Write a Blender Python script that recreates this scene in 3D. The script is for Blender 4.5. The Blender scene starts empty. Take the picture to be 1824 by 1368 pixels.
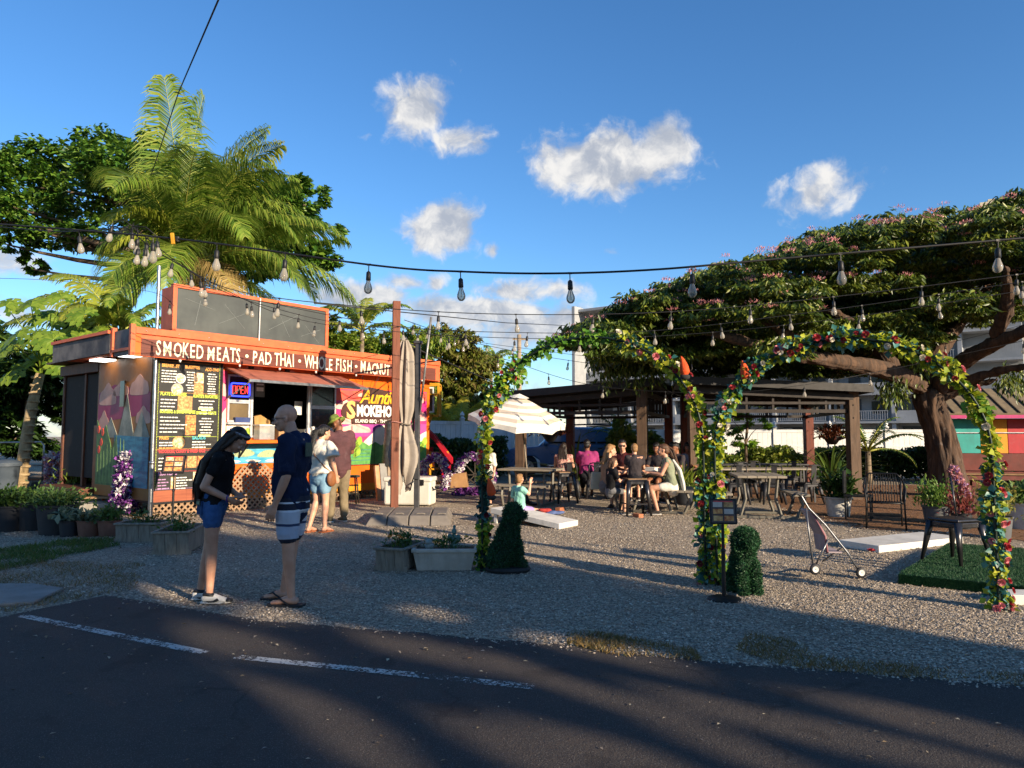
import bpy, bmesh, math, random
import numpy as np
from mathutils import Vector, Matrix, Euler
random.seed(7); rng = np.random.default_rng(7)
R = math.radians; PI = math.pi
SC = bpy.context.scene
COL = SC.collection

# ------------------------------------------------------------------ camera
F_PX = 1264.0; PITCH = math.atan(91/F_PX); EYE = 1.5
cam_d = bpy.data.cameras.new('camera'); cam = bpy.data.objects.new('camera', cam_d); COL.objects.link(cam)
cam.location = (0, 0, EYE); cam.rotation_euler = (PI/2+PITCH, 0, 0)
cam_d.sensor_width = 36; cam_d.lens = 36*F_PX/1824; cam_d.clip_start = .05; cam_d.clip_end = 6000
SC.camera = cam

# ------------------------------------------------------------------ sun and sky
SUN_EL = R(16); SUN_AZ = (0.72, -0.69)           # horizontal direction towards the sun
sun_d = bpy.data.lights.new('sun', 'SUN'); sun = bpy.data.objects.new('sun', sun_d); COL.objects.link(sun)
sun_d.energy = 5.0; sun_d.angle = R(.53); sun_d.color = (1, .82, .60)
sdir = Vector((SUN_AZ[0]*math.cos(SUN_EL), SUN_AZ[1]*math.cos(SUN_EL), math.sin(SUN_EL))).normalized()
sun.rotation_euler = sdir.to_track_quat('Z', 'Y').to_euler(); sun.location = sdir*60
SC.view_settings.view_transform = 'Standard'; SC.view_settings.look = 'None'
SC.view_settings.exposure = 1.0; SC.view_settings.gamma = 1; SC.view_settings.use_curve_mapping = False
SC.cycles.max_bounces = 5; SC.cycles.diffuse_bounces = 2; SC.cycles.transparent_max_bounces = 8
SC.cycles.caustics_reflective = False; SC.cycles.caustics_refractive = False
try:
    SC.cycles.use_denoising = True
except Exception: pass

class NT:
    """short hand for building node trees"""
    def __init__(s, tree): s.t = tree; s.t.nodes.clear()
    def n(s, typ, **kw):
        nd = s.t.nodes.new(typ)
        for k, v in kw.items():
            if k.startswith('i_'):
                key = k[2:]; key = int(key) if key.isdigit() else key.replace('_', ' ')
                s.set(nd.inputs[key], v)
            else: setattr(nd, k, v)
        return nd
    def set(s, sock, v):
        if isinstance(v, bpy.types.NodeSocket): s.t.links.new(v, sock)
        elif isinstance(v, bpy.types.Node): s.t.links.new(v.outputs[0], sock)
        else: sock.default_value = v
    def m(s, op, a, b=None, c=None, clamp=False):
        nd = s.t.nodes.new('ShaderNodeMath'); nd.operation = op; nd.use_clamp = clamp
        s.set(nd.inputs[0], a)
        if b is not None: s.set(nd.inputs[1], b)
        if c is not None: s.set(nd.inputs[2], c)
        return nd.outputs[0]
    def mix(s, f, a, b, blend='MIX'):
        nd = s.t.nodes.new('ShaderNodeMix'); nd.data_type = 'RGBA'; nd.blend_type = blend
        s.set(nd.inputs[0], f); s.set(nd.inputs[6], a); s.set(nd.inputs[7], b)
        return nd.outputs[2]
    def ramp(s, f, stops, interp='LINEAR'):
        nd = s.t.nodes.new('ShaderNodeValToRGB'); cr = nd.color_ramp; cr.interpolation = interp
        while len(cr.elements) > 1: cr.elements.remove(cr.elements[-1])
        for i, (p, c) in enumerate(stops):
            e = cr.elements[0] if i == 0 else cr.elements.new(p)
            e.position = p; e.color = tuple(c)+(1,) if len(c) == 3 else c
        s.set(nd.inputs[0], f); return nd.outputs[0]
    def noise(s, vec, scale, detail=4, rough=.5, dist=0, out=0):
        nd = s.t.nodes.new('ShaderNodeTexNoise'); s.set(nd.inputs['Vector'], vec)
        nd.inputs['Scale'].default_value = scale; nd.inputs['Detail'].default_value = detail
        nd.inputs['Roughness'].default_value = rough; nd.inputs['Distortion'].default_value = dist
        return nd.outputs[out]
    def sstep(s, x, lo, hi):
        nd = s.t.nodes.new('ShaderNodeMapRange'); nd.interpolation_type = 'SMOOTHSTEP'
        s.set(nd.inputs[0], x); nd.inputs[1].default_value = lo; nd.inputs[2].default_value = hi
        return nd.outputs[0]

SKY_STRENGTH = .108
world = bpy.data.worlds.new('World'); SC.world = world; world.use_nodes = True
def build_world():
    t = NT(world.node_tree)
    sky = t.n('ShaderNodeTexSky', sky_type='NISHITA', sun_disc=False, sun_elevation=SUN_EL,
              sun_rotation=math.atan2(SUN_AZ[0], SUN_AZ[1]), altitude=0, air_density=1.0, dust_density=.1, ozone_density=4.0)
    tc = t.n('ShaderNodeTexCoord'); d = tc.outputs['Generated']
    sp = t.n('ShaderNodeSeparateXYZ', i_0=d); x, y, z = sp.outputs
    az = t.m('ARCTAN2', x, y)
    az = t.m('SUBTRACT', t.m('PINGPONG', t.m('ADD', az, 0.72), 1.44), .72)      # the cloud field repeats, mirrored, all the way round
    el = t.m('ARCSINE', z)
    v = t.n('ShaderNodeCombineXYZ', i_0=az, i_1=el, i_2=0.0).outputs[0]
    warp = t.noise(v, 7, 5, .6, 0, 1)
    wv = t.n('ShaderNodeVectorMath', operation='MULTIPLY_ADD', i_0=warp, i_1=(.09, .06, 0), i_2=v).outputs[0]
    wv = t.n('ShaderNodeVectorMath', operation='SUBTRACT', i_0=wv, i_1=(.045, .03, 0)).outputs[0]
    ws = t.n('ShaderNodeSeparateXYZ', i_0=wv); wa, we = ws.outputs[0], ws.outputs[1]
    def cl(px, py):
        X = (px-912)/F_PX; u = (684-py)/F_PX
        Y = math.cos(PITCH)-u*math.sin(PITCH); Z = math.sin(PITCH)+u*math.cos(PITCH)
        return math.atan2(X, Y), math.asin(Z/math.sqrt(X*X+Y*Y+Z*Z))
    blobs = [(745, 190, 66, 56, 1.05), (815, 240, 56, 42, .95), (765, 150, 40, 26, .6), (1075, 285, 135, 62, 1.3), (1185, 255, 72, 50, 1.15), (1100, 330, 75, 30, .8), (985, 255, 42, 38, .6),
             (1225, 225, 34, 24, .7), (785, 408, 70, 46, 1.35), (884, 440, 24, 15, .8), (1470, 345, 90, 56, .85), (1390, 400, 50, 30, .4), (1490, 300, 46, 30, .62), (1612, 318, 34, 20, .35),
             (660, 238, 18, 14, .6), (822, 118, 34, 22, .38), (1075, 447, 34, 14, .6), (625, 405, 24, 12, .45), (518, 420, 50, 28, 1.2), (690, 420, 14, 9, .4),
             (705, 508, 60, 22, .9), (770, 505, 30, 20, .8), (935, 515, 120, 30, .95), (640, 535, 90, 34, 1.1), (850, 560, 200, 36, 1.15), (1000, 590, 200, 45, 1.2), (20, 470, 60, 30, .8), (60, 560, 90, 40, .8)]
    tot = None
    for px, py, sx, sy, amp in blobs:
        a0, e0 = cl(px, py); sa, se = sx/F_PX*1.0, sy/F_PX*1.0
        da = t.m('MULTIPLY', t.m('SUBTRACT', wa, a0), 1/sa); de = t.m('MULTIPLY', t.m('SUBTRACT', we, e0), 1/se)
        q = t.m('ADD', t.m('MULTIPLY', da, da), t.m('MULTIPLY', de, de))
        g = t.m('MULTIPLY', t.m('EXPONENT', t.m('MULTIPLY', q, -.9)), amp)
        tot = g if tot is None else t.m('MAXIMUM', tot, g)
    n1 = t.noise(wv, 16, 9, .62, .3)
    n2 = t.noise(v, 34, 6, .6, .6)
    # low haze bank of cloud round the whole horizon
    band = t.m('MULTIPLY', t.sstep(el, .19, .05), .62)
    tot = t.m('MAXIMUM', tot, band)
    dens = t.m('ADD', tot, t.m('MULTIPLY', t.m('SUBTRACT', n1, .5), 1.5))
    dens = t.m('ADD', dens, t.m('MULTIPLY', t.m('SUBTRACT', n2, .5), .35))
    mask = t.m('MULTIPLY', t.sstep(dens, .38, .92), .97)
    # underside of a cloud is greyer: compare with the density a little higher up
    up = t.n('ShaderNodeVectorMath', operation='ADD', i_0=wv, i_1=(.012, .03, 0)).outputs[0]
    n3 = t.noise(up, 16, 5, .6, .3)
    shade = t.sstep(t.m('SUBTRACT', n3, n1), -.22, .16)
    ccol = t.mix(shade, (.88, .86, .83, 1), (.42, .46, .54, 1))
    low = t.sstep(el, .16, .07)
    ccol = t.mix(t.m('MULTIPLY', low, .75), ccol, (.40, .46, .56, 1))
    skc = t.n('ShaderNodeHueSaturation', i_Hue=.503, i_Saturation=1.14, i_Color=sky.outputs[0]).outputs[0]
    bg1 = t.n('ShaderNodeBackground', i_0=skc, i_1=SKY_STRENGTH)
    bg2 = t.n('ShaderNodeBackground', i_0=ccol, i_1=.54)
    ms = t.n('ShaderNodeMixShader', i_0=mask, i_1=bg1.outputs[0], i_2=bg2.outputs[0])
    t.n('ShaderNodeOutputWorld', i_0=ms.outputs[0])
build_world()

# ------------------------------------------------------------------ survey helpers: photograph pixel -> place in the yard
def ray(px, py):
    x = (px-912)/F_PX; u = (684-py)/F_PX
    return Vector((x, math.cos(PITCH)-u*math.sin(PITCH), math.sin(PITCH)+u*math.cos(PITCH)))
def G(px, py, z=0.):
    r = ray(px, py); t = (z-EYE)/r.z; return Vector((r.x*t, r.y*t, z))
def P(px, py, Y):
    r = ray(px, py); t = Y/r.y; return Vector((r.x*t, Y, EYE+r.z*t))

# ------------------------------------------------------------------ materials
def hx(h):
    v = [int(h[i:i+2], 16)/255 for i in (0, 2, 4)]
    return tuple((c/12.92 if c <= .04045 else ((c+.055)/1.055)**2.4) for c in v)
MATS = {}
def mat(name, c, c2=None, scale=8, rough=.6, bump=0, metal=0, bscale=None, detail=4, spec=.4, stretch=None, emit=None, trans=0, alpha=1, coat=0, rvar=.12, wear=.35):
    if name in MATS: return MATS[name]
    if isinstance(c, str): c = hx(c)
    if isinstance(c2, str): c2 = hx(c2)
    m = bpy.data.materials.new(name); m.use_nodes = True; t = NT(m.node_tree)
    b = t.n('ShaderNodeBsdfPrincipled'); o = t.n('ShaderNodeOutputMaterial', i_0=b.outputs[0])
    tc = t.n('ShaderNodeTexCoord'); vec = tc.outputs['Object']
    if stretch: vec = t.n('ShaderNodeMapping', i_0=vec, i_3=stretch).outputs[0]
    if c2 is None: c2 = tuple(x*.78 for x in c)
    n = t.noise(vec, scale, detail, .6)
    f = t.sstep(n, .3, .7)
    cc = t.mix(f, c+(1,), c2+(1,))
    if wear:
        pv = t.n('ShaderNodeNewGeometry').outputs['Position']
        g1 = t.noise(pv, 1.3, 6, .7); g2 = t.noise(t.n('ShaderNodeMapping', i_0=pv, i_3=(7, 7, .9)).outputs[0], 2.2, 5, .65)
        cc = t.mix(t.m('MULTIPLY', t.sstep(t.m('ADD', g1, g2), .95, 1.35), wear), cc, tuple(.45*x+.02 for x in c)+(1,))
        cc = t.mix(t.m('MULTIPLY', t.sstep(t.noise(pv, 5, 5, .7), .58, .75), wear*.6), cc, tuple(min(1, x*.8+.12) for x in c)+(1,))
    t.set(b.inputs['Base Color'], cc)
    n2 = t.noise(vec, (bscale or scale)*2.3, 3, .6)
    t.set(b.inputs['Roughness'], t.m('MULTIPLY_ADD', n2, rvar*2, rough-rvar, clamp=True))
    b.inputs['Metallic'].default_value = metal; b.inputs['Specular IOR Level'].default_value = spec
    if coat: b.inputs['Coat Weight'].default_value = coat; b.inputs['Coat Roughness'].default_value = .08
    if trans: b.inputs['Transmission Weight'].default_value = trans
    if alpha < 1: b.inputs['Alpha'].default_value = alpha
    if emit:
        b.inputs['Emission Color'].default_value = tuple(emit[0])+(1,); b.inputs['Emission Strength'].default_value = emit[1]
    if bump:
        nb = t.noise(vec, bscale or scale*3, 5, .6)
        bn = t.n('ShaderNodeBump', i_Strength=bump, i_Distance=.02, i_Height=nb); t.set(b.inputs['Normal'], bn.outputs[0])
    MATS[name] = m; return m
def leafmat(name, cols, trans=.35, rough=.45, spec=.4):
    if name in MATS: return MATS[name]
    m = bpy.data.materials.new(name); m.use_nodes = True; t = NT(m.node_tree)
    g = t.n('ShaderNodeNewGeometry'); k = len(cols)
    rr = t.ramp(g.outputs['Random Per Island'], [(i/max(1, k-1), hx(c) if isinstance(c, str) else c) for i, c in enumerate(cols)])
    b = t.n('ShaderNodeBsdfPrincipled', i_Base_Color=rr, i_Roughness=rough); b.inputs['Specular IOR Level'].default_value = spec
    tl = t.n('ShaderNodeBsdfTranslucent', i_0=rr)
    mx = t.n('ShaderNodeMixShader', i_0=trans, i_1=b.outputs[0], i_2=tl.outputs[0])
    t.n('ShaderNodeOutputMaterial', i_0=mx.outputs[0]); MATS[name] = m; return m

# ------------------------------------------------------------------ objects
def tag(o, label=None, cat=None, group=None, kind=None):
    if label: o['label'] = label
    if cat: o['category'] = cat
    if group: o['group'] = group
    if kind: o['kind'] = kind
    return o
def thing(name, label, cat, loc=(0, 0, 0), rz=0, group=None, s=1):
    o = bpy.data.objects.new(name, None); COL.objects.link(o); o.empty_display_size = .1
    o.location = loc; o.rotation_euler = (0, 0, rz)
    if s != 1: o.scale = (s, s, s)
    return tag(o, label, cat, group)
def link(name, me, m=None, parent=None, loc=None, rot=None, scale=None):
    o = bpy.data.objects.new(name, me); COL.objects.link(o)
    if m is not None:
        if len(me.materials) == 0:
            for mm in (m if isinstance(m, (list, tuple)) else [m]): me.materials.append(mm)
    if parent: o.parent = parent
    if loc is not None: o.location = loc
    if rot is not None: o.rotation_euler = rot
    if scale is not None: o.scale = scale
    return o
def dup(root, loc, rz=None, label=None, group=None, s=None):
    def cp(o, par):
        c = o.copy(); COL.objects.link(c); c.parent = par
        for ch in list(o.children): cp(ch, c)
        return c
    r = cp(root, None); r.location = loc
    if rz is not None: r.rotation_euler = (0, 0, rz)
    if s is not None: r.scale = (s, s, s) if not isinstance(s, tuple) else s
    if label: r['label'] = label
    if group: r['group'] = group
    return r
def fast(name, V, Fc, m, parent=None, smooth=False, midx=None):
    """mesh from numpy arrays; every face has the same number of corners"""
    V = np.asarray(V, dtype=np.float32).reshape(-1, 3); Fc = np.asarray(Fc, dtype=np.int32)
    k = Fc.shape[1]; me = bpy.data.meshes.new(name)
    me.vertices.add(len(V)); me.vertices.foreach_set('co', V.ravel())
    me.loops.add(Fc.size); me.loops.foreach_set('vertex_index', Fc.ravel())
    me.polygons.add(len(Fc)); me.polygons.foreach_set('loop_start', np.arange(len(Fc), dtype=np.int32)*k)
    if smooth: me.polygons.foreach_set('use_smooth', np.ones(len(Fc), dtype=bool))
    me.update(calc_edges=True)
    return link(name, me, m, parent)

class MB:
    def __init__(s): s.v = []; s.f = []; s.mi = []; s.cur = 0
    def add(s, vs, fs):
        o = len(s.v); s.v += [tuple(v) for v in vs]; s.f += [tuple(i+o for i in f) for f in fs]; s.mi += [s.cur]*len(fs); return s
    def box(s, c, d, rz=0, M=None):
        x, y, z = d[0]/2, d[1]/2, d[2]/2
        vs = [Vector((a*x, b*y, e*z)) for e in (-1, 1) for b in (-1, 1) for a in (-1, 1)]
        if M is None and rz: M = Matrix.Rotation(rz, 3, 'Z')
        if M is not None: vs = [M @ v for v in vs]
        c = Vector(c); vs = [v+c for v in vs]
        return s.add(vs, [(0, 2, 3, 1), (4, 5, 7, 6), (0, 1, 5, 4), (2, 6, 7, 3), (0, 4, 6, 2), (1, 3, 7, 5)])
    def bar(s, a, b, w, d=None, up=(0, 0, 1)):
        a, b = Vector(a), Vector(b); d = w if d is None else d; t = b-a; L = t.length
        if L < 1e-6: return s
        t.normalize(); up = Vector(up)
        if abs(t.dot(up)) > .98: up = Vector((0, 1, 0)) if abs(t.y) < .9 else Vector((1, 0, 0))
        sx = t.cross(up).normalized(); uz = sx.cross(t).normalized()
        M = Matrix((sx, t, uz)).transposed()
        return s.box((a+b)/2, (w, L, d), M=M)
    def tube(s, pts, r, n=8, caps=True, side=None, closed=False):
        """r: number, or list of numbers / (ra, rb) pairs; ra lies along `side`"""
        pts = [Vector(p) for p in pts]; k = len(pts)
        rr = r if isinstance(r, (list, tuple)) else [r]*k
        o = len(s.v); prev = None
        for i, p in enumerate(pts):
            if closed: t = pts[(i+1) % k]-pts[i-1]
            else: t = pts[min(i+1, k-1)]-pts[max(i-1, 0)]
            if t.length < 1e-9: t = Vector((0, 0, 1))
            t.normalize()
            if side is not None: a = Vector(side)
            elif prev is not None: a = prev
            else: a = Vector((0, 0, 1)) if abs(t.z) < .9 else Vector((1, 0, 0))
            a = a-t*a.dot(t)
            if a.length < 1e-4: a = Vector((0, 1, 0))-t*t.y
            a.normalize(); prev = a; b = t.cross(a)
            ra, rb = rr[i] if isinstance(rr[i], (list, tuple)) else (rr[i], rr[i])
            for j in range(n):
                q = 2*PI*j/n; s.v.append(tuple(p+a*(math.cos(q)*ra)+b*(math.sin(q)*rb)))
        for i in range(k if closed else k-1):
            i2 = (i+1) % k
            for j in range(n):
                j2 = (j+1) % n; s.f.append((o+i*n+j, o+i*n+j2, o+i2*n+j2, o+i2*n+j)); s.mi.append(s.cur)
        if caps and not closed:
            s.f.append(tuple(o+j for j in range(n))[::-1]); s.f.append(tuple(o+(k-1)*n+j for j in range(n))); s.mi += [s.cur]*2
        return s
    def lathe(s, prof, c=(0, 0, 0), n=20, M=None, sx=1, sy=1):
        c = Vector(c); o = len(s.v)
        for r, z in prof:
            for j in range(n):
                q = 2*PI*j/n; v = Vector((r*math.cos(q)*sx, r*math.sin(q)*sy, z))
                if M is not None: v = M @ v
                s.v.append(tuple(c+v))
        for i in range(len(prof)-1):
            for j in range(n):
                j2 = (j+1) % n; s.f.append((o+i*n+j, o+i*n+j2, o+(i+1)*n+j2, o+(i+1)*n+j)); s.mi.append(s.cur)
        s.f.append(tuple(o+j for j in range(n))[::-1]); s.f.append(tuple(o+(len(prof)-1)*n+j for j in range(n))); s.mi += [s.cur]*2
        return s
    def ell(s, c, r, n=12, M=None):
        k = n//2+1
        prof = [(max(1e-3, math.sin(PI*i/(k-1))), -math.cos(PI*i/(k-1))) for i in range(k)]
        D = Matrix.Diagonal(Vector(r)); M = D if M is None else M @ D
        return s.lathe(prof, c, n, M)
    def prism(s, poly, a, b, ax=(1, 0, 0), ay=(0, 0, 1), az=(0, 1, 0), o=(0, 0, 0)):
        """polygon in plane (ax, ay) swept from a to b along az"""
        ax, ay, az, o = Vector(ax), Vector(ay), Vector(az), Vector(o); n = len(poly)
        v = [o+ax*p[0]+ay*p[1]+az*a for p in poly]+[o+ax*p[0]+ay*p[1]+az*b for p in poly]
        fs = [tuple(range(n)), tuple(range(2*n-1, n-1, -1))]+[(i, i+n, (i+1) % n+n, (i+1) % n) for i in range(n)]
        return s.add(v, fs)
    def me(s, name, smooth=False):
        me = bpy.data.meshes.new(name); me.from_pydata(s.v, [], s.f)
        if any(s.mi): me.polygons.foreach_set('material_index', s.mi)
        bm = bmesh.new(); bm.from_mesh(me); bmesh.ops.recalc_face_normals(bm, faces=bm.faces); bm.to_mesh(me); bm.free()
        if smooth:
            me.polygons.foreach_set('use_smooth', [True]*len(me.polygons))
            if smooth == 'a':
                try: me.set_sharp_from_angle(angle=R(40))
                except Exception: pass
        me.update(); return me
    def build(s, name, m, parent=None, smooth=False, bevel=0, loc=None, rot=None):
        o = link(name, s.me(name, smooth), m, parent, loc, rot)
        if bevel:
            bv = o.modifiers.new('bevel', 'BEVEL'); bv.width = bevel; bv.segments = 2; bv.limit_method = 'ANGLE'; bv.angle_limit = R(35)
        return o
def remesh(mb, name, m, parent, voxel=.012, smooth=4, wr=0):
    """merge overlapping volumes into one continuous skin"""
    o = link('tmp', mb.me('tmp')); r = o.modifiers.new('r', 'REMESH'); r.mode = 'VOXEL'; r.voxel_size = voxel; r.use_smooth_shade = True
    sm = o.modifiers.new('s', 'SMOOTH'); sm.factor = .5; sm.iterations = smooth
    if wr:
        tx = bpy.data.textures.get('folds') or bpy.data.textures.new('folds', 'CLOUDS'); tx.noise_scale = .11; tx.noise_depth = 2; dm = o.modifiers.new('d', 'DISPLACE'); dm.texture = tx; dm.strength = wr; dm.mid_level = .5
    bpy.context.view_layer.update()
    me = bpy.data.meshes.new_from_object(o.evaluated_get(bpy.context.evaluated_depsgraph_get())); me.name = name
    bpy.data.objects.remove(o); me.materials.clear()
    return link(name, me, m, parent)
def text(body, size, m, parent, loc, rot, name='lettering', ext=.004, sx=1, bold=0, align='LEFT', spacing=1, shear=0):
    cu = bpy.data.curves.new(name, 'FONT'); cu.body = body; cu.size = size; cu.extrude = ext; cu.offset = bold; cu.align_x = align
    cu.space_character = spacing; cu.shear = shear; cu.resolution_u = 2
    o = bpy.data.objects.new('tmp', cu); COL.objects.link(o); bpy.context.view_layer.update()
    me = bpy.data.meshes.new_from_object(o.evaluated_get(bpy.context.evaluated_depsgraph_get())); bpy.data.objects.remove(o)
    me.materials.clear()
    return link(name, me, m, parent, loc, rot, (sx, 1, 1))

# ------------------------------------------------------------------ foliage
def nrm(a): return a/np.maximum(np.linalg.norm(a, axis=-1, keepdims=True), 1e-9)
def leafmesh(name, C, S, m, parent=None, D=None, N=None, aspect=.45, fold=.25, jit=.8, kind=None, curl=0.):
    """many leaves: C centres, S lengths, D growth direction, N facing; each a folded four-cornered blade"""
    n = len(C); C = np.asarray(C, float); S = np.broadcast_to(np.asarray(S, float), (n,))[:, None]
    D = nrm((np.zeros((n, 3)) if D is None else np.asarray(D, float))+rng.normal(0, jit, (n, 3)))
    N = (np.array([0, 0, 1.]) if N is None else np.asarray(N, float))+rng.normal(0, .45, (n, 3))
    X = nrm(np.cross(D, N)); N = np.cross(X, D)
    a = C-D*S*.5; b = C+D*S*.5-N*S*curl; w = S*aspect*.5
    mid = C-D*S*.05
    l = mid-X*w+N*S*fold*aspect; r = mid+X*w+N*S*fold*aspect
    V = np.stack([a, r, b, l], 1).reshape(-1, 3)
    base = np.arange(n)[:, None]*4
    Fc = np.concatenate([base+[0, 1, 2], base+[0, 2, 3]], 0)
    o = fast(name, V, Fc, m, parent)
    if kind: o['kind'] = kind
    return o
def shell(c, r, n, inner=.55, top=0.):
    """points through an ellipsoid, denser near its skin; returns points and outward directions"""
    d = nrm(rng.normal(0, 1, (n, 3)));
    if top: d[:, 2] = np.abs(d[:, 2])*top+d[:, 2]*(1-top)
    rad = inner+(1-inner)*rng.random((n, 1))**.6
    return np.array(c)+d*rad*np.array(r), d

# ------------------------------------------------------------------ the ground
def ground_materials():
    m = bpy.data.materials.new('gravel_ground'); m.use_nodes = True; t = NT(m.node_tree)
    v = t.n('ShaderNodeTexCoord').outputs['Object']
    vo = t.n('ShaderNodeTexVoronoi', i_0=v); vo.inputs['Scale'].default_value = 60
    sep = t.n('ShaderNodeSeparateColor', i_0=vo.outputs['Color'])
    stone = t.ramp(sep.outputs[0], [(0, hx('6e6559')), (.35, hx('948673')), (.7, hx('af9f89')), (1, hx('d2c2ab'))])
    big = t.noise(v, .55, 5, .6); stone = t.mix(t.m('MULTIPLY', t.sstep(big, .5, .75), .45), stone, hx('6d5944')+(1,))
    b = t.n('ShaderNodeBsdfPrincipled', i_Base_Color=stone, i_Roughness=.9); b.inputs['Specular IOR Level'].default_value = .2
    h = t.m('ADD', t.m('MULTIPLY', vo.outputs['Distance'], -1.0), t.noise(v, 9, 4, .6))
    bp = t.n('ShaderNodeBump', i_Strength=.9, i_Distance=.03, i_Height=h); t.set(b.inputs['Normal'], bp.outputs[0])
    t.n('ShaderNodeOutputMaterial', i_0=b.outputs[0])
    a = bpy.data.materials.new('asphalt'); a.use_nodes = True; t = NT(a.node_tree)
    v = t.n('ShaderNodeTexCoord').outputs['Object']
    n1 = t.noise(v, .8, 6, .65); n2 = t.noise(v, 160, 2, .5); n3 = t.noise(v, 5, 5, .6)
    c = t.ramp(n1, [(.3, hx('332e2c')), (.55, hx('3d3733')), (.75, hx('473e37'))])
    c = t.mix(t.sstep(n2, .56, .72), c, hx('6e6a64')+(1,)); c = t.mix(t.m('MULTIPLY', t.sstep(n3, .55, .8), .4), c, hx('2e2a27')+(1,))
    ns = t.noise(v, 1.7, 3, .5); c = t.mix(t.m('MULTIPLY', t.sstep(ns, .62, .66), .5), c, hx('2c2724')+(1,))
    wp = t.n('ShaderNodeVectorMath', operation='MULTIPLY_ADD', i_0=t.noise(v, 2.5, 4, .6, 0, 1), i_1=(.5, .5, 0), i_2=v).outputs[0]
    vc = t.n('ShaderNodeTexVoronoi', feature='DISTANCE_TO_EDGE', i_0=wp); vc.inputs['Scale'].default_value = .55
    ck = t.m('MULTIPLY', t.sstep(vc.outputs[0], .010, .003), t.sstep(t.noise(v, .9, 3, .5), .46, .6)); c = t.mix(t.m('MULTIPLY', ck, .4), c, hx('191614')+(1,))
    b = t.n('ShaderNodeBsdfPrincipled', i_Base_Color=c, i_Roughness=.85); b.inputs['Specular IOR Level'].default_value = .3
    bp = t.n('ShaderNodeBump', i_Strength=.6, i_Distance=.012, i_Height=t.m('ADD', t.noise(v, 110, 3, .6), t.noise(v, 14, 4, .6)))
    t.set(b.inputs['Normal'], bp.outputs[0]); t.n('ShaderNodeOutputMaterial', i_0=b.outputs[0])
    p = bpy.data.materials.new('worn_paint'); p.use_nodes = True; t = NT(p.node_tree)
    v = t.n('ShaderNodeTexCoord').outputs['Object']
    n = t.m('ADD', t.noise(v, 45, 4, .7), t.m('MULTIPLY', t.noise(v, 3, 3, .5), .5))
    b = t.n('ShaderNodeBsdfPrincipled', i_Base_Color=hx('b9b7b0')+(1,), i_Roughness=.8)
    tr = t.n('ShaderNodeBsdfTransparent'); f = t.sstep(n, .68, .80)
    mx = t.n('ShaderNodeMixShader', i_0=f, i_1=b.outputs[0], i_2=tr.outputs[0]); t.n('ShaderNodeOutputMaterial', i_0=mx.outputs[0])
    return m, a, p
GRAVEL, ASPHALT, PAINT = ground_materials()
MULCH = mat('mulch', '6b4a30', '8a6240', 30, .95, .8, bscale=90)
CONC = mat('concrete', '8f8b84', '77736d', 3, .85, .3, bscale=60)
def sheet(name, pts, z, m, sub=None):
    mb = MB(); mb.add([(p[0], p[1], z) for p in pts], [tuple(range(len(pts)))]); o = mb.build(name, m); o['kind'] = 'structure'; return o
sheet('ground', [(-400, -60), (400, -60), (400, 900), (-400, 900)], 0, GRAVEL)
def wob(a, b, n, amp):
    return [(a[0]+(b[0]-a[0])*i/n+random.uniform(-amp, amp), a[1]+(b[1]-a[1])*i/n+random.uniform(-amp, amp)) for i in range(n)]
edge = []
EP = [G(*q).to_2d() for q in ((-500, 1150), (0, 1100), (190, 1061), (470, 1107), (912, 1142), (1362, 1187), (1824, 1222), (2400, 1290))]
for i in range(len(EP)-1): edge += wob(EP[i], EP[i+1], 24 if i > 2 else 10, .028 if i > 2 else .008)
sheet('road', [(-30, 4.5)]+edge+[(EP[-1][0], EP[-1][1]), (30, 2.0), (30, -40), (-30, -40)], .005, ASPHALT)
def strip(name, a, b, w, z, m):
    d = (b-a); nx = Vector((-d.y, d.x)).normalized()*w/2
    return sheet(name, [a-nx, b-nx, b+nx, a+nx], z, m)
strip('painted_line', G(38, 1098).to_2d(), G(365, 1165).to_2d(), .085, .009, PAINT)
strip('painted_line', G(420, 1172).to_2d(), G(952, 1226).to_2d(), .085, .009, PAINT)
sheet('service_road', [(-6, 27.5), (40, 21.5), (60, 22.5), (60, 27), (40, 26.6), (-6, 31.5)], .006, CONC)
MU = [(5.6, 11.6), (6.3, 11.0), (7.2, 10.2), (7.0, 9.0), (7.6, 8.0), (14, 7.5), (30, 9), (30, 21), (14, 21.4), (5.2, 22), (4.8, 19), (6.2, 16.5), (5.2, 14)]
mu2 = []
for i in range(len(MU)): mu2 += wob(MU[i], MU[(i+1) % len(MU)], 8, .12)
sheet('mulch_bed', mu2, .006, MULCH)
sheet('planting_bed', [(-40, 12.2), (-7.6, 12.4), (-8.5, 14.5), (-6, 26), (-40, 30)], .005, mat('soil', '4a3d2e', '5d4c38', 12, .95, .7))
# stepping slab and timber edging
sl = MB(); c = [G(*q) for q in ((-60, 1085), (60, 1078), (112, 1053), (60, 1045), (-60, 1045))]
sl.prism([(p.x, p.y) for p in c], .0, .035, (1, 0, 0), (0, 1, 0), (0, 0, 1)); sl.build('paving_slab', CONC, bevel=.01)['kind'] = 'structure'
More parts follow.
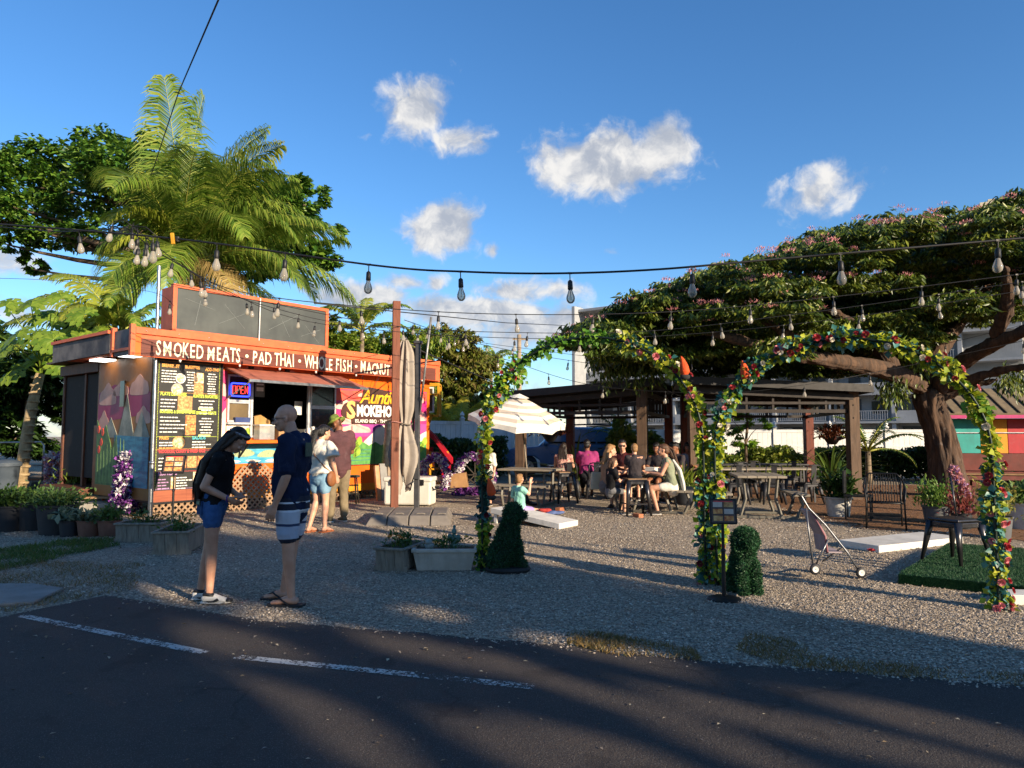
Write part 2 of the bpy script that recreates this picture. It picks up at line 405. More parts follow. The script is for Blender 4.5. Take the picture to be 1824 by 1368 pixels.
# individual stones lying loose on the gravel
def gravel():
    n = 150000
    Y = 4.3+(rng.random(n)**1.7)*10.5; X = (rng.random(n)*2-1)*(Y*.78+.4)
    ex = np.array([p[0] for p in edge]); ey = np.array([p[1] for p in edge])
    lim = np.interp(X, ex, ey); k = (Y > lim-rng.exponential(.035, n)) & ~((X > 7.0) & (Y < 21)) & ~((X > 5.8) & (Y > 11.3))
    k &= ~((X < -4.6) & (Y < 9.6) & (Y > 6.0) & (rng.random(n) < .8))
    X, Y = X[k], Y[k]; n = len(X)
    s = (.004+.008*rng.random(n)**2)*(1+(Y-5)*.045)
    base = np.array([[1, 0, 0], [0, 1, 0], [-1, 0, 0], [0, -1, 0], [0, 0, 1], [0, 0, -.6]], float)
    V = base[None]*np.stack([s*rng.uniform(.8, 1.5, n), s*rng.uniform(.7, 1.1, n), s*rng.uniform(.5, .9, n)], 1)[:, None]
    V += rng.normal(0, .15, V.shape)*s[:, None, None]
    a = rng.random(n)*6.28; ca, sa = np.cos(a)[:, None], np.sin(a)[:, None]
    x = V[..., 0]*ca-V[..., 1]*sa; y = V[..., 0]*sa+V[..., 1]*ca
    V = np.stack([x+X[:, None], y+Y[:, None], V[..., 2]+s[:, None]*.35+.002], -1)
    tri = np.array([[0, 1, 4], [1, 2, 4], [2, 3, 4], [3, 0, 4]])
    Fc = (np.arange(n)[:, None, None]*6+tri[None]).reshape(-1, 3)
    o = fast('gravel', V.reshape(-1, 3), Fc, leafmat('stone', ['6a6156', '938678', 'ae9f8c', 'c6b69e', '82725f', 'ddcfb9'], 0, .85, .2))
    tag(o, 'loose grey gravel spread over the yard', 'gravel', kind='stuff')
gravel()
def grass(name, poly, n, h, m, label, cat='grass'):
    p = np.array(poly); lo, hi = p.min(0), p.max(0); q = lo+(hi-lo)*rng.random((n*3, 2))
    ins = np.zeros(len(q), bool)
    for i in range(len(p)):
        a, b = p[i], p[(i+1) % len(p)]
        ins ^= ((a[1] > q[:, 1]) != (b[1] > q[:, 1])) & (q[:, 0] < (b[0]-a[0])*(q[:, 1]-a[1])/(b[1]-a[1]+1e-9)+a[0])
    q = q[ins][:n]; n = len(q); cl = np.sin(q[:, 0]*5)*np.cos(q[:, 1]*6.3)+rng.normal(0, .5, n); q = q[cl > -.35]; n = len(q)
    S = h*rng.uniform(.5, 1.3, n); D = np.stack([rng.normal(0, .5, n), rng.normal(0, .5, n), np.ones(n)*.8], 1)
    o = leafmesh(name, np.stack([q[:, 0], q[:, 1], S*.3], 1), S, m, D=D, N=rng.normal(0, 1, (n, 3)), aspect=.10, jit=.25)
    return tag(o, label, cat, kind='stuff')
GR1 = leafmat('grass_green', ['2f4a1c', '4a6a26', '5b7030', '6b6a38'], .3)
GR2 = leafmat('grass_dry', ['6b5a34', '8a7242', '7c6234', '5c5a30', 'a08450'], .25)
grass('grass', [G(*q).to_2d() for q in ((-120, 1000), (100, 965), (200, 958), (215, 972), (120, 992), (40, 1010), (-100, 1035))], 9000, .08, GR1, 'green grass beside the pots at left')
grass('grass', [G(*q).to_2d() for q in ((-200, 1035), (60, 1000), (260, 1005), (240, 1050), (190, 1060), (100, 1075), (-200, 1140))], 9000, .05, GR2, 'thin dry grass along the road edge at left')
for q, lab in (([(1010, 1150), (1010, 1130), (1060, 1128), (1240, 1160), (1250, 1180), (1100, 1170)], 'dry grass tufts on the asphalt edge in the middle'),
               ([(1310, 1160), (1330, 1130), (1400, 1140), (1480, 1175), (1640, 1190), (1824, 1205), (1824, 1225), (1600, 1208), (1400, 1190)], 'straw coloured grass along the asphalt edge at right')):
    grass('grass', [G(*w).to_2d() for w in q], 3600, .05, GR2, lab)
def litter():
    n = 420; X = rng.uniform(-4, 4, n); Y = rng.uniform(2.2, 5.6, n)
    leafmesh('leaf_litter', np.stack([X, Y, np.full(n, .012)], 1), rng.uniform(.008, .035, n), leafmat('litter', ['8a7a5c', '6b5236', 'b5a88c', '4a3a2a', '9c9488'], 0, .8), D=rng.normal(0, 1, (n, 3))*[1, 1, 0], N=[0, 0, 3.], aspect=.5, jit=.05)
    tag(bpy.data.objects['leaf_litter'], 'small dry leaves and twigs scattered on the asphalt', 'leaf litter', kind='stuff')
    n = 1500; Y = rng.uniform(4.8, 14, n); X = (rng.random(n)*2-1)*Y*.75
    o = leafmesh('yard_litter', np.stack([X, Y, np.full(n, .018)], 1), rng.uniform(.015, .045, n), MATS['litter'], D=rng.normal(0, 1, (n, 3))*[1, 1, .1], N=[0, 0, 3.], aspect=.5, jit=.1); tag(o, 'small dry leaves scattered over the gravel yard', 'leaf litter', kind='stuff')
    n = 9000; X = rng.uniform(5, 16, n); Y = rng.uniform(7.6, 21, n); k = ((X > 7.2) | (Y > 11.5)); X, Y = X[k], Y[k]
    o = leafmesh('mulch_litter', np.stack([X, Y, np.full(len(X), .015)], 1), rng.uniform(.02, .07, len(X)), leafmat('mulchbits', ['7a5230', '9a6c40', '5a3c24', 'b08450', '3c2a1a'], .1, .8), D=rng.normal(0, 1, (len(X), 3))*[1, 1, .1], N=[0, 0, 3.], aspect=.4, jit=.1)
    tag(o, 'brown bark and dry leaves under the flowering tree', 'mulch', kind='stuff')
litter()

# ------------------------------------------------------------------ unseen trees across the road, behind the camera: shaped to shade the road
SU = Vector((-SUN_AZ[0], -SUN_AZ[1])).normalized(); SV = Vector((-SU.y, SU.x))
if SV.x < 0: SV = -SV
TANE = math.tan(SUN_EL)
def belt():
    U0 = -16.; n = 150000
    vv = 6.4-(rng.random(n)**1.1)*17; top = (13.3-U0)*TANE+.1+np.clip(3.4-vv, 0, 1.6)*.5+.28*np.sin(vv*1.7)*np.clip(5-vv, 0, 1)-1.35*np.clip((vv-4.5)/.5, 0, 1)
    zz = .3+(top-.3)*rng.random(n); edgew = .35*np.sin(zz*2.1)+.25*np.sin(zz*5.3+1)
    uu = U0+rng.normal(0, .9, n)
    k = vv < 6.15+edgew*.5; uu, vv, zz = uu[k], vv[k], zz[k]
    # holes cut in the leaf mass, aimed so sun flecks land at chosen spots
    for px, py, rv, rz in ((305, 1056, .12, .10), (372, 1062, .05, .06), (385, 1138, .17, .16), (468, 1152, .14, .12), (478, 1096, .20, .07), (690, 1145, .13, .13), (790, 1163, .15, .14), (890, 1185, .14, .13), (500, 1236, .11, .12), (575, 1275, .11, .14), (610, 1310, .10, .12), (770, 1092, .14, .05), (1010, 1150, .12, .10),
                           (1120, 1172, .16, .10), (1050, 1235, .11, .13), (1150, 1262, .10, .12), (1270, 1258, .12, .13), (1390, 1290, .14, .15), (1510, 1318, .13, .15), (1630, 1342, .14, .15), (1010, 1325, .12, .14), (1110, 1348, .12, .13), (1780, 1325, .12, .15), (1560, 1268, .10, .10), (1690, 1290, .12, .10), (870, 1312, .09, .12), (940, 1350, .11, .1), (1330, 1345, .1, .12), (660, 1350, .08, .1)):
        g = G(px, py); gu = g.to_2d().dot(SU); gv = g.to_2d().dot(SV)
        zc = (gu-uu)*TANE
        d = ((vv-gv)/(rv+.05))**2+((zz-zc)/(rz+.05))**2+.3*np.sin(vv*23)*np.sin(zz*31)
        kk = d > 1.; uu, vv, zz = uu[kk], vv[kk], zz[kk]
    C = np.stack([SU.x*uu+SV.x*vv, SU.y*uu+SV.y*vv, zz], 1)
    o = leafmesh('shade_tree_belt', C, rng.uniform(.12, .24, len(C)), leafmat('belt_leaf', ['24361a', '35502a', '44602c'], .12), D=[0, 0, -.6], aspect=.6)
    mb = MB()
    for v in (4.6, .8, -3.5, -8):
        p = SU*(U0)+SV*v; mb.tube([(p.x, p.y, 0), (p.x+.1, p.y, 2.5), (p.x, p.y+.2, 6.0)], [.22, .17, .06], 8)
    t = mb.build('trunks', mat('bark', '4e4034', '6a5a4a', 6, .9, .6), o, True)
    tag(o, 'row of unseen trees across the road behind the viewpoint, shaped to shade it', 'trees', kind='stuff')
belt()

BARK = mat('bark', '4e4034', '6a5a4a', 6, .9, .6)
BARKB = mat('bark_brown', '5c4636', '332821', 7, .95, 1., stretch=(1.6, 1.6, .22), bscale=12, wear=.8)
def limb(mb, a, b, r0, r1, bend=.12, n=6):
    a, b = Vector(a), Vector(b); L = (b-a).length; k = 5
    off = Vector((random.uniform(-1, 1), random.uniform(-1, 1), random.uniform(-.3, 1)))*L*bend
    mb.tube([a.lerp(b, i/k)+off*math.sin(PI*i/k) for i in range(k+1)], [r0+(r1-r0)*i/k for i in range(k+1)], n)
def clump_tree(name, label, cat, base, trunk, clumps, mleaf, nper, ls, mbark=BARK, D=None, aspect=.5, top=.35, group=None, trunk_r=.3, jit=.8, inner=.5, curl=0.):
    """trunk: points from the ground up; clumps: (centre, radii) in world space; one limb to each clump"""
    b = Vector(base); t = thing(name, label, cat, b, 0, group)
    mb = MB(); k = len(trunk); mb.tube([Vector(p)-b for p in trunk], [trunk_r*(1.25 if i == 0 else 1-.45*i/k) for i in range(k)], 12)
    for c, r in clumps:
        src = min(trunk[1:], key=lambda p: (Vector(p)-Vector(c)).length+(2 if p[2] > c[2] else 0))
        limb(mb, Vector(src)-b, Vector(c)-b, trunk_r*.38, trunk_r*.06)
    mb.build('trunk', mbark, t, True)
    C = []; Dn = []; S = []
    for c, r in clumps:
        n = int(nper*(r[0]*r[1]*r[2])**.62) if isinstance(nper, (int, float)) else nper
        # a clump is itself made of tufts
        nt = max(5, int(n/42)); tc, td = shell(c, r, nt, inner, top)
        tr = np.array(r).mean()*.30
        for i in range(nt):
            p, d = shell(tc[i], (tr, tr, tr*.75), 42, .2, .2); C.append(p); Dn.append(d+td[i]*.7)
    C = np.concatenate(C)-np.array(b); Dn = np.concatenate(Dn); n = len(C)
    DD = Dn*np.array([1, 1, .35])+np.array([0, 0, -.35]) if D is None else np.broadcast_to(np.array(D), (n, 3))+Dn*.5
    leafmesh('crown', C, ls*rng.uniform(.6, 1.3, n), mleaf, t, D=DD, N=Dn*.8+np.array([0, 0, .9]), aspect=aspect, jit=jit*.5, curl=curl)
    return t

# ---- broad dark tree behind the food truck, left
LEAF_A = leafmat('leaf_broad', ['2c4c1c', '406822', '587e2a', '7a9836', '34561e'], .3, .4)
def p3(px, py, Y): p = P(px, py, Y); return (p.x, p.y, p.z)
YT = 30.
cl = []
for px, py, rx, rz in ((40, 330, 2.0, 1.5), (100, 305, 1.9, 1.3), (180, 285, 1.9, 1.2), (150, 360, 2.2, 1.3), (30, 390, 1.9, 1.1), (240, 320, 2.2, 1.5), (-40, 350, 2, 1.4), (100, 430, 1.6, .8), (10, 435, 1.2, .6),
                       (330, 360, 2.5, 1.8), (430, 380, 2.4, 1.5), (500, 370, 1.8, 1.1), (535, 400, 1.2, .9), (480, 430, 1.7, .9), (555, 465, 1.1, .6), (400, 440, 1.9, 1.0), (265, 270, 1.2, .8), (545, 365, .8, .6),
                       (200, 430, 1.9, 1.0), (60, 480, .8, .5), (540, 350, 1.2, .8), (565, 420, 1.1, .8), (470, 345, 1.5, 1.0), (575, 470, .9, .6), (520, 445, 1.6, 1.0), (450, 480, 1.8, 1.2), (360, 330, 1.6, 1.0), (-120, 380, 2.4, 1.6), (300, 430, 2.0, 1.2)):
    Y = YT+random.uniform(-1.5, 2); cl.append((p3(px, py, Y), (rx, rx*1.1, rz)))
clump_tree('shade_tree', 'broad dark green shade tree rising behind the food truck and coconut palm', 'tree', (-13.5, YT, 0),
           [(-13.5, YT, 0), (-13.6, YT, 3), (-13.2, YT, 6), (-13.6, YT, 8.5), (-13.2, YT, 10)], cl, LEAF_A, 620, .30, trunk_r=.5, aspect=.55)

# ---- coconut palms
def frond(az, el, L, droop, ll, wid, n=46, vee=.3, hang=.6, twist=0.):
    """one palm frond in its own frame from the crown centre: returns rachis points, leaflet arrays"""
    h = np.array([math.cos(az), math.sin(az), 0]); up = np.array([0, 0, 1.])
    k = 14; pts = []; p = np.zeros(3); e = el
    for i in range(k+1):
        pts.append(p.copy()); d = h*math.cos(e)+up*math.sin(e); p = p+d*L/k; e -= droop*(.35+1.3*(i/k))/k
    pts = np.array(pts); V = []; Fc = []
    side0 = np.cross(h, up)
    for s in (-1, 1):
        for j in range(n):
            f = .16+.84*(j+random.random()*.6)/n; q = f*k; i = min(int(q), k-1); c = pts[i]+(pts[i+1]-pts[i])*(q-i); tg = nrm(pts[i+1]-pts[i])
            nr = np.cross(side0, tg); sd = side0*math.cos(twist)+nr*math.sin(twist); nr = np.cross(sd, tg)
            ln = ll*(math.sin(PI*min(1, .12+f*.86))**.6)*random.uniform(.85, 1.1)
            d1 = nrm(sd*s*1.0+tg*(.55+.5*f)+nr*vee*random.uniform(.5, 1.1)); d2 = nrm(d1+np.array([0, 0, -1.])*hang*random.uniform(.7, 1.6)); d3 = nrm(d2+np.array([0, 0, -1.])*hang*1.6)
            w = tg*wid*.5; a = c; b = a+d1*ln*.4; e2 = b+d2*ln*.35; g = e2+d3*ln*.25; o = len(V)
            V += [a-w*.5, a+w*.5, b-w, b+w, e2-w*.8, e2+w*.8, g, g+w*.05]; Fc += [(o, o+1, o+3, o+2), (o+2, o+3, o+5, o+4), (o+4, o+5, o+7, o+6)]
    return pts, np.array(V), np.array(Fc)
RACH = mat('rachis', 'a3a048', '7f8a38', 5, .6)
PALM_G = leafmat('palm_green', ['4c6a26', '66842e', '82983a', 'a0a84c'], .4, .35, .5)
PALM_Y = leafmat('palm_yellow', ['7e9030', '9aa43a', 'aeb04a', '6d842c'], .5, .35, .5)
PALM_D = leafmat('palm_dry', ['9c8450', '8a7444', 'b09a64'], .2, .7)
PALM_TR = mat('palm_trunk', '8a7a64', '5e5244', 6, .9, .7)
def palm(name, label, loc, crown, fr, ll, wid=.05, tr=.16, n=84, mats=None):
    t = thing(name, label, 'palm tree', loc); c = Vector(crown)-Vector(loc)
    mb = MB(); mb.tube([(0, 0, 0), (c.x*.2, c.y*.2, c.z*.4), (c.x*.6, c.y*.6, c.z*.75), tuple(c)], [tr*1.5, tr, tr*.9, tr*.8], 12); mb.build('trunk', PALM_TR, t, True)
    for az, el, L, dr, mi, tw in fr:
        pts, V, Fc = frond(az, el, L, dr, ll*min(1, L/4.5), wid, n, twist=tw, hang=1.0 if mi == 2 else .62)
        o = fast('frond', V+np.array(c), Fc, (mats or [PALM_G, PALM_Y, PALM_D])[mi], t)
        rb = MB(); rb.tube([Vector(p)+c for p in pts[::2]], [.035*(1-.85*i/7) for i in range(len(pts[::2]))], 5); rb.build('rachis', RACH, o, True)
    return t
cc = P(322, 478, 23.)
fr = [(R(60), R(88), 6.2, .2, 0, .9), (R(-95), R(84), 6.0, .35, 0, -.4), (R(30), R(78), 6.0, .75, 0, .2), (R(150), R(78), 4.6, .8, 1, -.2), (R(10), R(76), 5.6, 1.1, 1, .2), (R(-20), R(70), 5.2, 1.7, 0, .2), (R(-60), R(68), 5.4, 1.9, 0, .1), (R(10), R(58), 4.9, 1.9, 0, .4),
      (R(60), R(60), 5.6, 1.2, 0, 0), (R(120), R(66), 4.2, 1.5, 0, 0), (R(175), R(70), 3.0, 2.4, 2, .2), (R(-5), R(34), 6.0, 1.35, 0, .2), (R(-40), R(46), 4.8, 2.2, 0, 0), (R(-90), R(58), 5.2, 2.2, 0, .2), (R(-115), R(66), 3.4, 2.5, 1, 0),
      (R(-25), R(15), 5.6, 1.4, 0, .2), (R(15), R(16), 6.0, 1.3, 0, .1), (R(200), R(50), 3.0, 2.6, 0, 0), (R(225), R(52), 2.6, 2.6, 1, .1), (R(-70), R(18), 4.6, 2.0, 0, 0), (R(-10), R(-6), 5.0, 1.5, 0, 0), (R(250), R(12), 3.4, 2.0, 0, .3),
      (R(165), R(30), 3.0, 2.4, 2, 0), (R(-35), R(5), 4.2, 1.9, 2, 0), (R(35), R(30), 5.2, 1.9, 0, 0), (R(-120), R(-10), 2.4, 1.8, 2, 0), (R(-45), R(-25), 4.2, 1.2, 2, 0), (R(95), R(40), 5, 2, 0, 0), (R(-15), R(46), 5.0, 2.0, 0, .3), (R(5), R(70), 5.2, 1.6, 0, .3), (R(-100), R(-5), 4.2, 1.7, 0, 0)]
palm('coconut_palm', 'tall coconut palm with arching fronds behind the food truck', (cc.x+.5, 23.2, 0), cc, fr, 1.6, .05, n=115)
cc = P(215, 600, 19.)
fr = [(R(178), R(46), 3.4, 1.7, 1, .5), (R(188), R(26), 3.6, 1.5, 1, .5), (R(172), R(64), 3.2, 1.5, 1, .4), (R(200), R(8), 3.0, 1.2, 1, .4), (R(-70), R(60), 2.4, 2.4, 0, 0), (R(-50), R(40), 2.2, 2.2, 0, 0), (R(-100), R(45), 2.4, 2.2, 1, 0), (R(60), R(60), 2.6, 1.8, 0, 0), (R(120), R(50), 2.6, 1.8, 0, 0), (R(20), R(40), 2.4, 2.0, 0, 0), (R(-20), R(20), 2.2, 1.8, 1, 0)]
palm('young_palm', 'low young palm with yellow-green fronds spreading left beside the papaya', (cc.x, 19.3, 0), cc, fr, .95, .06, .12, 70)
# small palms behind the right end of the truck
cc = P(645, 590, 27.); fr = [(R(a), R(e), 2.4, 1.9, 1 if i % 2 else 0, 0) for i, (a, e) in enumerate(((0, 60), (60, 70), (120, 62), (180, 55), (240, 50), (300, 48), (20, 30), (200, 25), (330, 20), (90, 80)))]
palm('areca_palm', 'small feathery palm peeking over the right end of the truck roof', (cc.x, 27, 0), cc, fr, .75, .055, .1, 50)
cc = P(815, 790, 27.); fr = [(R(a), R(e), 2.6, 1.6, 1, 0) for a, e in ((0, 70), (50, 66), (110, 72), (180, 60), (230, 66), (300, 60), (20, 48), (150, 50), (270, 52), (335, 75), (80, 82), (205, 76))]
palm('golden_palm', 'golden yellow cane palm above the white fence', (cc.x, 27, 0), cc, fr, .75, .055, .08, 50, [PALM_Y, leafmat('palm_gold', ['a8a030', 'c0b040', '8c9430'], .5), PALM_D])
for px, py, Y, s, lab in ((875, 650, 70, 3.4, 'far coconut palm silhouetted against the clouds above the umbrella'),):
    cc = P(px, py, Y); fr = [(R(a), R(e), s, 1.9, 0, 0) for a, e in ((0, 50), (45, 60), (90, 50), (135, 60), (180, 45), (225, 55), (270, 50), (315, 55), (20, 15), (200, 15), (110, 80))]
    palm('coconut_palm', lab, (cc.x, Y, 0), cc, fr, .9, .14, .18, 22)

# ---- masses of greenery behind the truck and the fence
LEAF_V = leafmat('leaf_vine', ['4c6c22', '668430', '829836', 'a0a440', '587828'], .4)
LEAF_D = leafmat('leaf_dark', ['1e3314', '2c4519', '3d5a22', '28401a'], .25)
def screen_tree(px0, px1, pyt, pyb, Y, label, m, name='bush_tree', nper=1300, ls=.28, D=None, asp=.35, sc=1.):
    a, b = P(px0, pyb, Y), P(px1, pyt, Y); w = b.x-a.x; h = b.z-max(a.z, .5); cs = []
    n = max(18, int(w*h*2.2))
    for i in range(n):
        fx = random.random(); fz = random.random()**.8; c = (a.x+w*(.08+.84*fx), Y+random.uniform(-.8, .8), max(a.z, .5)+h*(.05+.9*fz)*(1-.3*abs(fx-.5)))
        r = random.uniform(.6, 1.05)*sc; cs.append((c, (r, r, r*.85)))
    bx = (a.x+b.x)/2
    return clump_tree(name, label, 'tree', (bx, Y, 0), [(bx, Y, 0), (bx, Y, h*.4), (bx+.1, Y, h*.7), (bx, Y, h*.85)], cs, m, nper, ls, trunk_r=.14, D=D, aspect=asp)
screen_tree(690, 785, 570, 830, 29, 'tall vine-draped tree left of the white fence', LEAF_V, D=(0, 0, -.8), asp=.3)
screen_tree(765, 862, 565, 800, 30, 'bushy vine-covered tree above the white fence', leafmat('leaf_olive', ['54601f', '6e7a2c', '84883a', '5c5a2c', '7c6a3a'], .4), D=(0, 0, -.6), asp=.35)
screen_tree(585, 700, 575, 800, 30, 'green tree behind the middle of the truck roof', LEAF_V)
screen_tree(480, 620, 560, 760, 27, 'dark bushy tree behind the roof sign', LEAF_V)
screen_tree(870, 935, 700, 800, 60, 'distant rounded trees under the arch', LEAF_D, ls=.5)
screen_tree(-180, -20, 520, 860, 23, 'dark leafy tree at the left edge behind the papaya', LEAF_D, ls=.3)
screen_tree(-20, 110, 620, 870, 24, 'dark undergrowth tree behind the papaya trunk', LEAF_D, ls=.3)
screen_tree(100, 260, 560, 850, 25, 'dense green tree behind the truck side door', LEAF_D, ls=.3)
c = [(p3(px, py, 22), (.5, .5, .45)) for px, py in ((1310, 700), (1345, 690), (1365, 720), (1330, 740), (1300, 745), (1355, 760), (1330, 790), (1310, 780))]
b = P(1330, 860, 22); clump_tree('small_tree', 'small bright green tree in front of the white fence under the right pavilion', 'tree', (b.x, 22, 0), [(b.x, 22, 0), (b.x, 22, 1.2), (b.x+.1, 22, 2.2)], c, leafmat('leaf_fresh', ['5c8a24', '7aa430', '94b43c', '4c7420'], .45), 620, .16, trunk_r=.05)

# ---- papaya
def papaya():
    b = G(33, 884); Y = b.y; t = thing('papaya_tree', 'papaya tree with slender ringed trunk and lobed leaves at left', 'tree', b)
    mb = MB(); top = P(72, 665, Y)-b; mb.tube([(0, 0, 0), (top.x*.2, 0, 1.0), (top.x*.55, 0, 2.2), (top.x, 0, top.z)], [.16, .13, .12, .10], 12)
    for i in range(14): z = .3+i*.2; mb.lathe([(.125, z), (.138, z+.03), (.125, z+.06)], (top.x*(.2+.8*(z/3.2)**1.3)*.9, 0, 0), 10)
    mb.build('trunk', mat('papaya_bark', 'a8926e', '84704f', 7, .85, .5), t, True)
    PM = leafmat('papaya_leaf', ['4c6c22', '6a8a2c', '8aa03a', '55782a'], .45, .35)
    k = 0
    for px, py, s in ((30, 600, .95), (85, 570, .9), (140, 600, .9), (70, 640, .8), (115, 650, .75), (20, 660, .85), (0, 620, .9), (55, 545, .85), (150, 560, .8), (-30, 580, .9), (165, 640, .75), (110, 530, .7), (10, 545, .8), (60, 600, .8), (135, 690, .6), (-40, 650, .8), (95, 605, .85), (175, 590, .7)):
        c = P(px, py, Y+random.uniform(-1.2, .9))-b; o = top+Vector((0, 0, random.uniform(-.1, .3)))
        lb = MB(); lb.tube([o, (o+c)/2+Vector((0, 0, .18)), c], [.022, .016, .01], 5)
        nr = (Vector((random.uniform(-.5, .5), -1, .75))).normalized(); ax = nr.cross(Vector((0, 0, 1))).normalized(); ay = ax.cross(nr)
        th0 = math.atan2((c-o).z, (c-o).x)
        for j in range(9):      # palmate leaf: nine long lobes each with side teeth
            q = th0+(j-4)*.52; d = ax*math.cos(q)*1.0+ay*math.sin(q); pd = nr.cross(d); L = s*(.60-.045*abs(j-4)); w = L*.15
            dr = Vector((0, 0, -.10*L))
            poly = [c, c+d*L*.35+pd*w*.7, c+d*L*.5+pd*w*2.0+dr, c+d*L*.62+pd*w*.8+dr, c+d*L*.8+pd*w*1.5+dr*1.5, c+d*L+dr*2.4, c+d*L*.8-pd*w*1.5+dr*1.5, c+d*L*.62-pd*w*.8+dr, c+d*L*.5-pd*w*2.0+dr, c+d*L*.35-pd*w*.7]
            o2 = len(lb.v); lb.v += [tuple(x) for x in poly]; lb.f += [tuple(o2+i for i in (0, 1, 2, 3)), tuple(o2+i for i in (0, 3, 4, 5)), tuple(o2+i for i in (0, 5, 6, 7)), tuple(o2+i for i in (0, 7, 8, 9))]; lb.mi += [0]*4
        lb.build('leaf', PM, t)
papaya()

# ---- hedges along the white fence
def hedge(name, label, pts, h, d, m, n, ls=.11, ragged=.25):
    a = [Vector(p) for p in pts]; t = thing(name, label, 'hedge', (a[0].x, a[0].y, 0)); C = []
    L = sum((a[i+1]-a[i]).length for i in range(len(a)-1)); st = MB()
    for i in range(len(a)-1):
        k = int(n*(a[i+1]-a[i]).length/L); f = rng.random(k); dv = (a[i+1]-a[i]); nv = Vector((-dv.y, dv.x)).normalized()
        off = (rng.random(k)-.5)*d; top = h*(1+ragged*np.sin(f*dv.length*2.3)*.5+ragged*np.sin(f*dv.length*5.1)*.4); z = top*(.06+.98*rng.random(k)**.75)
        C.append(np.stack([a[i].x+dv.x*f+nv.x*off-a[0].x, a[i].y+dv.y*f+nv.y*off-a[0].y, z], 1))
        q = 0.
        while q < dv.length:
            p = a[i]+dv.normalized()*q-a[0]; st.tube([(p.x, p.y, 0), (p.x+random.uniform(-.1, .1), p.y+random.uniform(-.1, .1), h*.9)], [.025, .008], 5); q += .45
    C = np.concatenate(C); st.build('stems', BARK, t)
    o = leafmesh('foliage', C, ls*rng.uniform(.6, 1.4, len(C)), m, t, D=[0, 0, .25], N=[0, -.6, .5], aspect=.5); o['kind'] = 'stuff'
LEAF_H = leafmat('leaf_hedge', ['5c7424', '7c8c2e', '94983a', '46601e', '6a7c28'], .4)
def wx(px, Y): return P(px, 780, Y).x
hedge('hedge', 'sunlit yellow-green hedge along the white fence behind the right pavilion', [(wx(1195, 25), 25, 0), (wx(1480, 25.2), 25.2, 0)], .95, .9, LEAF_H, 9000, .15)
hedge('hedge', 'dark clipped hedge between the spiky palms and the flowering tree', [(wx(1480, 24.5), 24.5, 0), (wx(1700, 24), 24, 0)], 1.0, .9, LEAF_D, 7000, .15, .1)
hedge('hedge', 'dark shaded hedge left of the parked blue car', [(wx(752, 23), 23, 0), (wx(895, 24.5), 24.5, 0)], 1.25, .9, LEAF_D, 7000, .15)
hedge('hedge', 'leafy shrubs growing behind the seated diners', [(wx(1085, 23), 23, 0), (wx(1235, 23.5), 23.5, 0)], 1.35, .7, leafmat('leaf_shrub', ['4a6420', '6a7c2a', '80903a', '3a5018'], .35), 3600, .2, .6)

